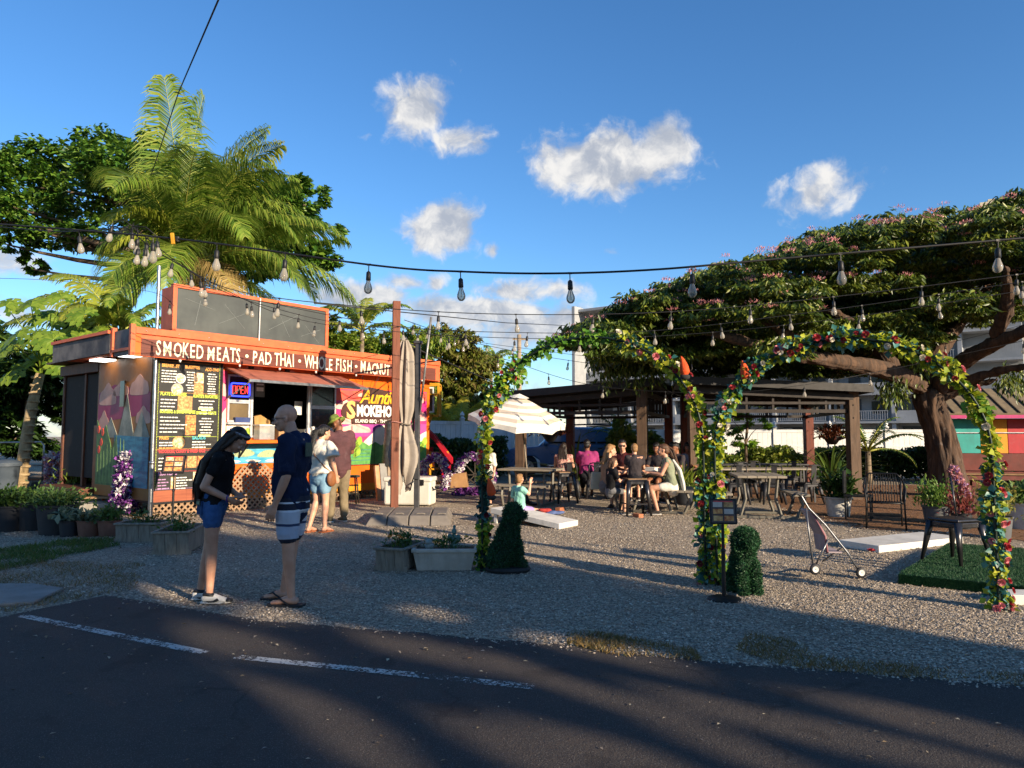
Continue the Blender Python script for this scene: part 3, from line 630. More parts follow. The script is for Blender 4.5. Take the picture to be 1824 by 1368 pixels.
# ---- spreading pink-flowering tree on the right
def flower_tree():
    b = G(1690, 884); Y0 = b.y
    t = thing('flowering_tree', 'broad spreading tree with thick brown trunk and pink blossoms at right', 'tree', b)
    T = lambda px, py, Y: P(px, py, Y)-b
    mb = MB()
    tp = [(T(1690, 884, Y0)), T(1688, 840, Y0), T(1678, 780, Y0), T(1655, 720, Y0), T(1645, 690, Y0)]
    mb.tube(tp, [.50, .38, .34, .33, .33], 20)
    fork = T(1648, 695, Y0)
    def br(pts, r0, r1, n=12): mb.tube([p for p in pts], [r0+(r1-r0)*i/(len(pts)-1) for i in range(len(pts))], n)
    br([fork, T(1600, 665, Y0-.8), T(1540, 650, Y0-1.6), T(1460, 640, Y0-2.2), T(1380, 625, Y0-2.6), T(1300, 600, Y0-2.6), T(1200, 580, Y0-2)], .25, .06)
    br([fork, T(1655, 650, Y0+.3), T(1690, 600, Y0+.6), T(1740, 540, Y0+1), T(1780, 480, Y0+1.4)], .26, .08)
    br([T(1665, 700, Y0), T(1700, 650, Y0-.6), T(1770, 610, Y0-1.8), T(1850, 580, Y0-3), T(1950, 540, Y0-4)], .25, .08)
    br([T(1660, 700, Y0), T(1720, 680, Y0-.5), T(1790, 655, Y0-1.2), T(1880, 650, Y0-2.2)], .15, .05)
    br([T(1665, 715, Y0), T(1720, 690, Y0-.3), T(1780, 675, Y0-.8)], .13, .06)
    br([T(1655, 680, Y0), T(1620, 620, Y0+.8), T(1560, 560, Y0+1.8), T(1480, 510, Y0+2.6), T(1400, 500, Y0+3)], .22, .06)
    br([T(1600, 665, Y0-.8), T(1560, 610, Y0-1), T(1500, 560, Y0-1), T(1430, 540, Y0-.6)], .2, .05)
    br([T(1740, 540, Y0+1), T(1700, 480, Y0+1), T(1650, 430, Y0+1)], .16, .05)
    br([T(1770, 610, Y0-1.8), T(1800, 540, Y0-2.6), T(1790, 470, Y0-3.4)], .2, .06)
    br([T(1460, 640, Y0-2.2), T(1400, 590, Y0-2.6), T(1320, 550, Y0-2.6)], .16, .04)
    tk = mb.build('trunk', BARKB, t, True); sb = tk.modifiers.new('sub', 'SUBSURF'); sb.levels = sb.render_levels = 3; tx = bpy.data.textures.new('bark_relief', 'CLOUDS'); tx.noise_scale = .12; tx.noise_depth = 3; me_ = bpy.data.objects.new('bark_map', None); COL.objects.link(me_); me_.scale = (1, 1, 5); me_.parent = t; me_['kind'] = 'helper'; dm = tk.modifiers.new('relief', 'DISPLACE'); dm.texture = tx; dm.texture_coords = 'OBJECT'; dm.texture_coords_object = me_; dm.strength = .16; dm.mid_level = .5
    # a shallow dome of foliage: tufts over an umbrella shaped surface, with fringe leaves hanging from its rim
    cx, cy = 12.4, 18.6; C = []; D = []; FL = []
    def topz(px): return np.interp(px, [1030, 1060, 1150, 1230, 1300, 1360, 1420, 1500, 1600, 1680, 1760, 1900, 2100], [600, 585, 545, 505, 480, 455, 425, 408, 400, 385, 362, 350, 345])
    def botz(px): return np.interp(px, [1030, 1060, 1150, 1230, 1300, 1400, 1500, 1600, 1700, 1800, 2100], [615, 625, 652, 648, 655, 640, 628, 600, 590, 590, 580])
    lumps = []
    for i in range(330):
        px = random.uniform(1040, 2050) if random.random() < .9 else random.uniform(1040, 1250); f = random.random()**1.15
        tz, bz = topz(px), botz(px); py = tz+16+(bz-tz-16)*f
        Y = Y0+random.uniform(-3.5, 4.0) if px > 1250 else Y0+random.uniform(-2.5, 2.0)
        if f > .45 and random.random() < .55: Y = Y0+random.uniform(0, 4.5)
        if 1640 < px < 1900 and py > 575 and random.random() < .7: continue
        lumps.append((T(px, py, Y), random.uniform(.45, 1.0), f, px, Y))
    for i in range(75): px = random.uniform(1180, 1660); lumps.append((T(px, random.uniform(545, min(650, botz(px))), Y0+random.uniform(.5, 4.5)), random.uniform(.6, 1.0), .9, px, Y0+3))
    for i in range(130): px = random.uniform(1130, 1650); lumps.append((T(px, random.uniform(590, 672), Y0+random.uniform(-1.0, 5)), random.uniform(.5, .9), .95, px, Y0+3))
    for i in range(26): px = random.uniform(1640, 1900); lumps.append((T(px, random.uniform(430, 580), Y0+random.uniform(-3, 3)), random.uniform(.6, 1.0), .5, px, Y0))
    for lc, lr, f, px, Y in lumps:
      for q in range(int(5+13*lr*lr)):
        dv = nrm(rng.normal(0, 1, 3)); dv[2] = abs(dv[2])*.8-.15; c = np.array(lc)+dv*np.array([lr, lr, lr*.62])*random.uniform(.55, 1.05); r = random.uniform(.2, .42)
        p, d = shell(c, (r, r, r*.55), 64, .1, .6); C.append(p); D.append(d*np.array([1, 1, .25])+np.array([0, 0, -.75]))
        if f < .68 and dv[2] > .12 and dv[1] < .5 and random.random() < (.5 if px > 1200 else .25) and Y < Y0+2:
            FL.append(c+np.array([random.uniform(-.2, .2), -random.uniform(.1, .45), r*random.uniform(.3, .62)]))
    # ragged hanging tuft groups seen against the sky at the left rim
    for px, py in ((1070, 640), (1085, 665), (1110, 650), (1130, 670), (1165, 665), (1190, 640), (1045, 600), (1210, 655), (1120, 620), (1800, 690), (1815, 680), (1600, 690), (1585, 700), (1630, 650)):
        for k in range(4):
            c = np.array(T(px+random.uniform(-14, 14), py+random.uniform(-14, 14), Y0-random.uniform(-.5, 1.2))); p, d = shell(c, (.35, .35, .4), 40, .1); C.append(p); D.append(d*.4+np.array([0, 0, -1.]))
    C = np.concatenate(C); D = np.concatenate(D)
    leafmesh('crown', C, .155*rng.uniform(.6, 1.35, len(C)), leafmat('leaf_monkeypod', ['2a3c16', '40561c', '5e7028', '828a34', '344618', '506424'], .32, .4), t, D=D, N=rng.normal(0, 1, (len(C), 3))+np.array([0, -.6, .6]), aspect=.34, jit=.3)
    FL = np.array(FL); Q = []; QD = []
    for c in FL:
        p, d = shell(c, (.16, .16, .08), 34, .2, 1.); Q.append(p); QD.append(d+np.array([0, 0, .5]))
    Q = np.concatenate(Q); QD = np.concatenate(QD)
    o = leafmesh('blossom', Q, .055*rng.uniform(.6, 1.2, len(Q)), leafmat('blossom', ['d98a92', 'e6a8a4', 'c9707e', 'e0b8a8'], .35, .6), t, D=QD, aspect=.35, jit=.2); o['kind'] = 'stuff'
flower_tree()

# ---- spiky plants and small palms among the pavilions
def spiky(name, label, base, n, L, w, m, el=(25, 85), curl=.25, bend=1., lift=0):
    t = thing(name, label, 'plant', base)
    for i in range(n):
        az = 2*PI*i*.618+random.uniform(-.2, .2); e = R(random.uniform(*el)); l = L*random.uniform(.7, 1.1); k = 5; p = Vector((0, 0, .05+lift)); V = MB(); h = Vector((math.cos(az), math.sin(az), 0)); sd = Vector((-h.y, h.x, 0)); pts = []
        for j in range(k+1):
            pts.append(p.copy()); p = p+(h*math.cos(e)+Vector((0, 0, math.sin(e))))*l/k; e -= bend*.12*(1+j*.5)
        vs = []
        for j, q in enumerate(pts): ww = w*(.55+.45*math.sin(PI*(.2+.5*j/k)))*(1-(j/k)**3); vs += [q-sd*ww/2+Vector((0, 0, ww*.15)), q, q+sd*ww/2+Vector((0, 0, ww*.15))]
        fs = []
        for j in range(k): a = j*3; fs += [(a, a+1, a+4, a+3), (a+1, a+2, a+5, a+4)]
        V.add(vs, fs).build('leaf', m, t, True)
    return t
AG = leafmat('agave_leaf', ['6a7a34', '8a8c3c', '55682a', 'a09a48'], .3); AG2 = leafmat('pandan_leaf', ['3a5420', '50682a', '6a7a34'], .3)
spiky('spiky_plant', 'large spiky plant with striped leaves beside the left pavilion', (wx(1025, 21), 21, 0), 40, 1.75, .085, AG)
spiky('spiky_plant', 'sword-leaved plant at the right pavilion post', (wx(1478, 20.5), 20.5, 0), 40, 1.7, .07, AG2)
cc = Vector((wx(1545, 22), 22, 1.0)); palm('dwarf_palm', 'dwarf palm with dark arching fronds right of the right pavilion', (cc.x, 22, 0), cc, [(R(a), R(e), 1.9, 1.5, 0, 0) for a, e in ((0, 40), (40, 50), (90, 55), (140, 50), (180, 40), (225, 45), (270, 45), (315, 40), (20, 65), (200, 65), (110, 75), (160, 15), (10, 12))], .5, .035, .09, 30, [leafmat('palm_dark', ['2c4a1c', '3c5c24', '4c6a2a'], .35), PALM_Y, PALM_D])
cc = Vector((wx(1105, 24.5), 24.5, 1.4)); palm('dwarf_palm', 'dwarf fan palm behind the parked blue car', (cc.x, 24.5, 0), cc, [(R(a), R(e), 1.5, 1.6, 0, 0) for a, e in ((0, 30), (40, 40), (90, 45), (140, 40), (180, 30), (225, 35), (270, 35), (315, 30), (20, 55), (200, 60), (110, 75))], .45, .035, .09, 26, [MATS['palm_dark'], PALM_Y, PALM_D])

# ------------------------------------------------------------------ the food truck
TR_RZ = math.atan2(.778, .628); TL = 7.0; TD = 2.4
truck = thing('food_truck', 'bright orange food truck with painted mural, open serving window and plank fascia', 'food truck', (-6.6, 13.1, 0), TR_RZ)
ORANGE = mat('orange_paint', 'e8680a', 'd85c08', 3, .45, .05, coat=.1); CORAL = mat('coral_paint', 'd4683c', 'c45a34', 4, .55, .1)
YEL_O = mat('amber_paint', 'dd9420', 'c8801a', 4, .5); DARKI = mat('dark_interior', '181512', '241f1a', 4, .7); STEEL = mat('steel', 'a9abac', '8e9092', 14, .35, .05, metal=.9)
ALU = mat('aluminium_frame', 'c9cacc', 'b0b2b5', 8, .4, metal=.35); BLACKM = mat('black_metal', '1a1a1b', '242425', 12, .45, metal=.3)
WHITEP = mat('white_plastic', 'd9d8d2', 'c8c6bf', 5, .5); CREAM = mat('cream_letter', 'f0e8c8', 'e0d6b0', 20, .6); GOLD = mat('gold_letter', 'e8b424', 'd08a1c', 3, .5); WHL = mat('white_letter', 'f4f0e6', 'e2ded2', 20, .6)
GLASSD = mat('dark_glass', '1c2022', '14181a', 3, .12, rvar=.04, spec=.6)
RX = (PI/2, 0, 0)
def bx(name, m, x0, x1, y0, y1, z0, z1, par=truck, bevel=0, b=None):
    mb = b or MB(); mb.box(((x0+x1)/2, (y0+y1)/2, (z0+z1)/2), (x1-x0, y1-y0, z1-z0)); return mb.build(name, m, par, bevel=bevel)
# shell with a real opening for the serving hatch
WX0, WX1, WZ0, WZ1 = 1.42, 4.08, 1.44, 2.74
sh = MB(); sh.box((.71, .03, 1.65), (1.42, .06, 2.7)); sh.box(((WX1+TL)/2, .03, 1.65), (TL-WX1, .06, 2.7)); sh.box(((WX0+WX1)/2, .03, (.3+WZ0)/2), (WX1-WX0, .06, WZ0-.3)); sh.box(((WX0+WX1)/2, .03, (WZ1+3)/2), (WX1-WX0, .06, 3-WZ1))
sh.build('front_wall', ORANGE, truck)
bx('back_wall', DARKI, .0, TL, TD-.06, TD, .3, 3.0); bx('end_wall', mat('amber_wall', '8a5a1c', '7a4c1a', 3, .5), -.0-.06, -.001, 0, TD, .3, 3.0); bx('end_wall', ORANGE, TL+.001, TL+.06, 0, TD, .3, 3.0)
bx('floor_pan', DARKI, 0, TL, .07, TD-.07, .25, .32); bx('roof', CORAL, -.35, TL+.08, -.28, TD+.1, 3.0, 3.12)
bx('base_rail', YEL_O, 1.3, TL, -.012, .05, .2, .36)
# fascia with plank print and lettering
PLANK = mat('plank_print', '5a2c22', '6e382a', 5, .6, .1, stretch=(.5, 6, 9), bscale=4)
bx('fascia_board', CORAL, -.53, TL+.08, -.32, -.281, 2.90, 3.34, bevel=.008)
for i in range(3): bx('fascia_plank', PLANK, -.42, TL-.05, -.332, -.3205, 2.915+i*.103, 2.915+i*.103+.101)
bx('fascia_trim', ORANGE, -.53, -.43, -.336, -.3205, 2.9, 3.34); bx('fascia_rail', CORAL, -.53, TL+.1, -.36, -.29, 3.30, 3.42, bevel=.006)
bx('fascia_board', CORAL, TL+.09, TL+.13, -.3, .9, 2.88, 3.36)
# side canopy of the fascia round the corner
cb = MB(); cb.box((-.56, .05, 3.16), (.05, .7, .46)); cb.build('corner_board', mat('smoked_board', '3a3a40', '76706c', 2.2, .7), truck); bx('corner_post', CORAL, -.62, -.54, -.37, -.29, 2.9, 3.46); bx('corner_post', CORAL, -.62, -.54, .40, .48, 2.92, 3.46)
cb = MB(); cb.bar((-.6, .5, 3.18), (-.78, 2.75, 3.12), .05, .36); cb.build('corner_board', MATS['smoked_board'], truck); cb = MB(); cb.bar((-.62, .5, 3.39), (-.80, 2.75, 3.33), .09, .06); cb.build('fascia_rail', CORAL, truck); bx('side_roof', CORAL, -.62, -.06, -.28, 2.75, 3.0, 3.05)
for y in (.2, 1.5): bx('strip_light', mat('led_tube', 'f4f2ea', 'ffffff', 3, .5, emit=((1, .96, .88), 2.2)), -.4, -.1, y, y+.5, 2.965, 2.995)
# lettering, each letter slightly different as brushed by hand
def brush(words, x0, x1, zc, h, y):
    letters = []; x = 0.
    wd = dict(I=.36, M=1.12, W=1.2, D=.86, O=.92, N=.9, H=.86, A=.86, T=.74, S=.72, E=.68, K=.82, P=.72, L=.62, F=.66, C=.74, U=.84)
    for ch in words:
        if ch == ' ': x += .42; continue
        letters.append((ch, x)); x += wd.get(ch, .5)+.1
    k = (x1-x0)/x
    for ch, q in letters:
        if ch == '*':
            mb = MB(); mb.lathe([(.034, 0), (.034, .006)], (0, 0, 0), 14); mb.build('dot', CREAM, truck, loc=(x0+(q+.25)*k, y, zc), rot=RX); continue
        s = h*random.uniform(.95, 1.08)/.72; text(ch, s, CREAM, truck, (x0+q*k, y, zc-h/2+random.uniform(-.008, .008)), (PI/2, random.uniform(-.03, .03), 0), 'letter', .004, k/s*1.32*random.uniform(.94, 1.05), .004)
brush('SMOKED MEATS * PAD THAI * WHOLE FISH * MACNUT', -.17, 5.40, 3.08, .27, -.3345)
# window frames and panes
def frame_rect(x0, x1, z0, z1, y, w=.05, name='window_frame', pane=None):
    mb = MB(); mb.box(((x0+x1)/2, y, z1-w/2), (x1-x0, .06, w)); mb.box(((x0+x1)/2, y, z0+w/2), (x1-x0, .06, w)); mb.box((x0+w/2, y, (z0+z1)/2), (w, .058, z1-z0-2*w)); mb.box((x1-w/2, y, (z0+z1)/2), (w, .058, z1-z0-2*w))
    o = mb.build(name, ALU, truck, bevel=.004)
    if pane:
        pb = MB(); pb.box(((x0+x1)/2, y+.01, (z0+z1)/2), (x1-x0-2*w+.004, .008, z1-z0-2*w+.004)); pb.build('pane', pane, o)
    return o
frame_rect(1.42, 1.92, 2.18, 2.72, .0, .035, pane=GLASSD); frame_rect(1.42, 1.92, 1.76, 2.18, .0, .04, pane=mat('paper_screen', '6e5c3c', '5a4a30', 3, .6))
frame_rect(1.93, 3.36, 1.45, 2.73, .0, .05); frame_rect(3.37, 4.06, 2.12, 2.72, 0, .04, pane=GLASSD); frame_rect(3.37, 4.06, 1.62, 2.12, 0, .04, pane=GLASSD)
bx('window_sill', ALU, 1.40, 1.93, -.10, .04, 1.715, 1.755); bx('window_sill', ALU, 3.38, 4.08, -.12, .04, 1.575, 1.615)
# hanging flap over the hatch and the serving shelf
FLAP = mat('flap_paint', 'b06a54', '9a5c4a', 5, .6, .1)
fb = MB(); fb.add([(1.34, -.03, 2.86), (4.12, -.03, 2.86), (4.17, -1.0, 2.55), (1.31, -1.0, 2.57), (1.34, -.03, 2.83), (4.12, -.03, 2.83), (4.17, -1.0, 2.52), (1.31, -1.0, 2.54)], [(0, 1, 2, 3), (7, 6, 5, 4), (0, 4, 5, 1), (1, 5, 6, 2), (2, 6, 7, 3), (3, 7, 4, 0)])
fl = fb.build('awning_flap', FLAP, truck); fr_ = MB(); fr_.bar((1.30, -1.0, 2.543), (4.18, -1.0, 2.523), .035, .05); fr_.build('edge_trim', STEEL, fl)
for x in (1.36, 4.1): b_ = MB(); b_.tube([(x, -.02, 2.2), (x, -.95, 2.53)], .014, 6); b_.build('stay_arm', STEEL, truck)
for x in (1.9, 2.75, 3.6): b_ = MB(); b_.box((x, -.05, 2.885), (.09, .06, .05)); b_.build('hinge', BLACKM, fl)
bx('serving_shelf', ORANGE, 1.36, 4.1, -.42, -.001, 1.335, 1.40, bevel=.006)
for x in (1.7, 2.7, 3.7): b_ = MB(); b_.bar((x, -.36, 1.33), (x, -.01, 1.05), .03, .03); b_.build('shelf_bracket', BLACKM, truck)
# painted artwork on the walls: flat vinyl shapes laid a hair proud of each other
PINK = mat('art_pink', 'eab2a4', 'e09a94', 3, .55); MAG = mat('art_magenta', 'c01874', 'cf3f68', .9, .5); PURP = mat('art_purple', '8e3a86', 'b0488c', 1.2, .5); COR = mat('art_coral', 'd94a4a', 'e0663a', 1.2, .5); PALE = mat('art_pale', 'e4d8c4', 'cfc4ae', 3, .55)
WATER = mat('art_water', '2f86a8', '5aaec4', 3, .5, stretch=(1, 1, 5)); GREEN = mat('art_green', '3f7a3e', '5f9a4a', 5, .55); LIME = mat('art_lime', '9ab83a', '7aa030', 6, .55); DKBR = mat('art_brown', '3a1f18', '4a2a20', 6, .6); TEAL = mat('art_teal', '2f6a6a', '3f8078', 4, .55); FOOD = mat('art_food', 'c8622a', 'd8a850', 26, .6)
def smo(pts, k=4):
    """closed smooth outline through the given points"""
    n = len(pts); out = []
    for i in range(n):
        p0, p1, p2, p3 = (Vector(pts[(i+j-1) % n]) for j in range(4))
        for s in range(k):
            t = s/k; out.append(tuple(.5*((2*p1)+(p2-p0)*t+(2*p0-5*p1+4*p2-p3)*t*t+(3*p1-p0-3*p2+p3)*t**3)))
    return out
def art(poly, lay, m, name='painted_shape', face='f', par=truck):
    mb = MB()
    if face == 'f': mb.prism(poly, -.0015-.003*lay, .0, o=(0, 0, 0))
    else: mb.prism(poly, .0, .003+.003*lay, ax=(0, 1, 0), ay=(0, 0, 1), az=(-1, 0, 0), o=(-.06, 0, 0))
    return mb.build(name, m, par)
def puff(cx, cz, w, h, n=7):
    pts = []
    for i in range(n): q = PI*i/(n-1); pts.append((cx-w/2*math.cos(q), cz+h*abs(math.sin(q))*(1 if i % 2 else .78)))
    return smo(pts+[(cx+w*.3, cz-h*.12), (cx-w*.3, cz-h*.12)], 3)
art([(4.09, .8), (6.96, .8), (6.96, 2.62), (4.09, 2.56)], 0, MAG, 'mural_panel')
art([(4.10, 2.3), (6.95, 2.38), (6.95, 2.60), (4.10, 2.54)], 1, COR); art([(4.10, 1.45), (6.95, 1.5), (6.95, 1.78), (5.6, 1.85), (4.10, 1.72)], 1, PURP)
for cx, cz, w, h in ((4.35, 2.12, .55, .2), (4.4, 1.78, .7, .22), (4.65, 1.58, .9, .2), (6.55, 2.35, .6, .25), (6.6, 1.9, .7, .3), (5.0, 2.42, .6, .12), (5.7, 1.62, .9, .14)): art(puff(cx, cz, w, h), 2, PINK, 'painted_cloud')
art([(4.9, 1.35), (5.25, 1.62), (5.5, 1.75), (5.8, 1.52), (6.2, 1.8), (6.7, 1.5), (6.95, 1.6), (6.95, 1.2), (4.9, 1.2)], 3, PALE, 'painted_mountain')
art([(4.10, .81), (6.95, .81), (6.95, 1.35)]+[(6.95-.19*i, 1.25+.09*(i % 2)) for i in range(1, 15)]+[(4.10, 1.1)], 4, GREEN, 'painted_foliage')
for z in (.9, .98, 1.06, 1.14): art([(4.2, z), (5.1, z+.005), (5.1, z+.02), (4.2, z+.015)], 5, TEAL, 'painted_plank_line')
art(smo([(4.3+.36*math.cos(q), 1.38+.20*math.sin(q)) for q in [2*PI*i/12 for i in range(12)]], 2), 6, mat('art_bowl', '2c4a52', '1e343c', 5, .4), 'painted_bowl'); art(smo([(4.3+.30*math.cos(q), 1.41+.15*math.sin(q)) for q in [2*PI*i/12 for i in range(12)]], 2), 7, FOOD, 'painted_noodles')
for px, pz in ((4.62, 1.2), (4.72, 1.32), (4.68, 1.08), (6.85, 1.3), (6.75, 1.15)): art(smo([(px-.1, pz-.1), (px-.02, pz+.1), (px+.08, pz+.14), (px+.1, pz-.02)], 3), 8, LIME, 'painted_leaf')
art(smo([(4.10, 1.12), (4.2, 1.22), (4.28, 1.16), (4.22, 1.02), (4.12, 1.02)], 3), 8, mat('art_red', 'c03028', 'd85038', 9, .5), 'painted_tomato')
# mural left of and beneath the hatch
art([(1.25, 1.05), (1.41, 1.05), (1.41, 2.78), (1.25, 2.8)], 0, MAG, 'mural_panel'); art([(1.26, 1.2), (1.40, 1.2), (1.40, 2.05), (1.33, 1.95), (1.26, 1.8)], 1, PALE, 'painted_mountain'); art([(1.26, 2.3), (1.40, 2.26), (1.40, 2.5), (1.26, 2.58)], 1, PINK, 'painted_cloud')
art([(1.27, .92), (4.07, .92), (4.07, 1.325), (1.27, 1.325)], 1, WATER, 'mural_panel')
for x, z in ((2.35, 1.10), (2.85, 1.14), (3.35, 1.08), (3.7, 1.15), (1.8, 1.12)): art(smo([(x-.24, z-.04), (x-.1, z+.07), (x+.12, z+.09), (x+.26, z), (x+.08, z-.06)], 3), 2, mat('art_frond', 'b8b88a', '6a8a6a', 14, .6, stretch=(6, 1, 1)), 'painted_frond')
for i in range(6): art(smo([(1.4+i*.45, .96+.02*(i % 2)), (1.55+i*.45, 1.0), (1.75+i*.45, .97), (1.6+i*.45, .945)], 3), 2, PALE, 'painted_wave')
art([(1.42, 1.41), (1.92, 1.41), (1.92, 1.70), (1.42, 1.70)], 1, PALE, 'mural_panel'); art(smo([(1.45, 1.5), (1.6, 1.64), (1.75, 1.55), (1.9, 1.66), (1.9, 1.45), (1.6, 1.43)], 3), 2, LIME, 'painted_leaf')
for cx, cz, w, h in ((2.0, 2.86, .4, .1), (2.9, 2.82, .3, .08)): art(puff(cx, cz, w, h), 1, PINK, 'painted_cloud')
# name lettering on the mural
ARTY = -.03
def plate(pts, lay, m): return art(pts, lay, m, 'sign_plate')
plate(smo([(4.32, 1.9), (4.28, 2.2), (4.6, 2.3), (4.78, 2.32), (4.9, 2.62), (5.3, 2.62), (6.3, 2.45), (6.52, 2.2), (6.5, 1.92), (5.4, 1.86)], 4), 8, DKBR)
text("Auntie's", .46, GOLD, truck, (4.74, ARTY, 2.26), RX, 'lettering', .004, 1.0, .006, shear=.35, spacing=.88)
text('S', .56, mat('amber_letter', 'f0c878', 'd87a3a', 1.6, .5), truck, (4.36, ARTY, 1.90), RX, 'lettering', .004, .98, .02); text('MOKEHOUSE', .36, WHL, truck, (4.65, ARTY, 1.955), RX, 'lettering', .004, .70, .016)
plate([(4.52, 1.76), (6.35, 1.78), (6.32, 1.90), (4.50, 1.885)], 9, DKBR); text('ISLAND BBQ · THAI BOWLS', .115, WHL, truck, (4.6, -.034, 1.795), RX, 'lettering', .003, 1.02, .001)
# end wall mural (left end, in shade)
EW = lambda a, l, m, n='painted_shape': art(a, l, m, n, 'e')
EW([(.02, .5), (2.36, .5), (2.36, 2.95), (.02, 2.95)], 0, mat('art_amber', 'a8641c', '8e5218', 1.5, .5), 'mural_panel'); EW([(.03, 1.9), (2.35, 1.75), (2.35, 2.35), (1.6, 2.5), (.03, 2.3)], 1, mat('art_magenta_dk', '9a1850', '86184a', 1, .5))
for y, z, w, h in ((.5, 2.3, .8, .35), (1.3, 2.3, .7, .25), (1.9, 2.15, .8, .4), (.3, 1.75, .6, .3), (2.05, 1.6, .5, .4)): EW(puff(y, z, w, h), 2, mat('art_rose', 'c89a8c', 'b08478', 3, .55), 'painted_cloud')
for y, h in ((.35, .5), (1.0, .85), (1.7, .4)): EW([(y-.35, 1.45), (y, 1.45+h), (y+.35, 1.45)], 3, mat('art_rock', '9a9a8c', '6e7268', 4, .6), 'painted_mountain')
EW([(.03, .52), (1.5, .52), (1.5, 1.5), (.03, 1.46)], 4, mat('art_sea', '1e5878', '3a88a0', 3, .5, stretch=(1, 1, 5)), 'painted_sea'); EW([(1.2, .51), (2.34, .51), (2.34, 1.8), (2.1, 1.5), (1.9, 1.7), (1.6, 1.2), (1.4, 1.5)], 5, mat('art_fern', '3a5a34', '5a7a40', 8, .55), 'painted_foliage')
for i in range(9): y = 1.0+.15*i; EW([(y, .55), (y+.06, 1.1+.35*random.random()), (y+.12, .55)], 6, mat('art_reed', '4e7040', '6a8a4c', 8, .55), 'painted_leaf')
for y, z in ((2.1, 1.35), (2.2, 1.2), (2.05, 1.55), (2.25, 1.6)): EW(smo([(y-.06, z), (y, z+.09), (y+.06, z), (y, z-.07)], 3), 7, MATS['art_red'] if 'art_red' in MATS else COR, 'painted_flower')
eb = MB(); eb.box((-.1, 1.15, 2.3), (.02, .18, .5)); eb.build('vent_slot', GLASSD, truck)
# dark timber porch with screen doors beyond the end wall
WOODB = mat('brown_stain', '6a3a20', '4e2a18', 5, .6, .2, stretch=(4, 4, .6)); 
pt = thing('screened_porch', 'dark screened wooden porch attached to the rear of the truck', 'porch', (-6.6, 13.1, 0), TR_RZ)
def pb(name, m, c, d, bevel=0): mb = MB(); mb.box(c, d); return mb.build(name, m, pt, bevel=bevel)
pb('screen_panel', mat('screen_mesh', '201a16', '2c241e', 40, .8), (.1, 3.05, 1.7), (.03, .66, 2.2)); pb('screen_panel', MATS['screen_mesh'], (.1, 4.0, 1.7), (.03, 1.1, 2.2)); pb('side_wall', WOODB, (.9, 4.6, 1.6), (1.7, .06, 2.6))
for y in (2.68, 3.4, 4.58): pb('post', WOODB, (.1, y, 1.65), (.09, .09, 2.7), .005)
pb('door', mat('door_orange', '9a4e1a', '7e3e16', 4, .5), (.05, 2.6, 1.05), (.04, .35, 1.3)); pb('header', WOODB, (.06, 3.6, 2.93), (.16, 2.1, .22), .006); pb('deck', WOODB, (.4, 3.6, .35), (1.4, 2.2, .12)); pb('roof_panel', mat('tin_brown', '6e4a36', '5a3c2c', 6, .6), (.7, 3.6, 3.1), (1.9, 2.4, .04))
# items on the roof: board sign with frame, white post, bucket, timber offcuts
rb = thing('roof_sign', 'blank black billboard in a coral frame standing on the truck roof', 'billboard', (-6.6, 13.1, 3.42), TR_RZ)
def rbx(name, m, x0, x1, y0, y1, z0, z1, bevel=0): mb = MB(); mb.box(((x0+x1)/2, (y0+y1)/2, (z0+z1)/2), (x1-x0, y1-y0, z1-z0)); return mb.build(name, m, rb, bevel=bevel)
BLKB = mat('chalk_panel', '3a3f3e', '4a4f4c', 1.6, .55, .05)
for x0, x1 in ((.33, 2.05), (2.052, 3.72)): rbx('panel', BLKB, x0, x1, -.02, .02, .09, .89)
rbx('frame_rail', CORAL, .25, 3.8, -.05, .06, .88, .95, .005); rbx('frame_rail', CORAL, .25, 3.8, -.05, .06, .02, .09, .005); rbx('frame_post', CORAL, .25, .33, -.05, .42, .03, .90, .005); rbx('frame_post', CORAL, 3.72, 3.8, -.05, .06, .03, .90, .005)
for x in (.6, 1.9, 3.2): rbx('foot', CORAL, x, x+.5, -.03, .3, -.08, .025)
b_ = MB(); b_.bar((2.05, -.06, .02), (2.06, -.06, .93), .02, .02); b_.build('white_batten', WHITEP, rb)
CHK = mat('chalk', '8f9492', '7c8280', 20, .9)
for a, b in (((.5, .7), (1.1, .55)), ((1.2, .3), (1.85, .62)), ((.7, .2), (.8, .7)), ((1.3, .7), (1.75, .25)), ((2.3, .3), (3.0, .7)), ((2.5, .75), (2.8, .2)), ((3.1, .25), (3.6, .45)), ((3.2, .5), (3.55, .15))): b_ = MB(); b_.bar((a[0], -.0225, a[1]), (b[0], -.0225, b[1]), .004, .003); b_.build('chalk_scratch', CHK, rb)
def tloc(x, y, z): c, s = math.cos(TR_RZ), math.sin(TR_RZ); return Vector((-6.6+x*c-y*s, 13.1+x*s+y*c, z))
t = thing('metal_bucket', 'galvanised bucket on the truck roof beside the billboard', 'bucket', tloc(.05, .2, 3.12)); MB().lathe([(.12, 0), (.15, .3), (.155, .31), (.14, .3), (.13, .02)], n=18).build('body', STEEL, t, 'a'); MB().lathe([(.158, .28), (.162, .3), (.158, .315)], n=18).build('rim', STEEL, t, True)
t = thing('timber_stack', 'pale timber blocks stacked on the corner of the truck roof', 'timber', tloc(-.25, .25, 3.06), TR_RZ)
for x, y, z, l in ((0, 0, .05, .5), (.05, .14, .05, .6), (.02, .05, .13, .4), (-.15, .12, .13, .2)): b_ = MB(); b_.box((x, y, z), (l, .09, .08)); b_.build('block', mat('pale_timber', 'b8a888', '9c8c6c', 6, .8), t, bevel=.004)
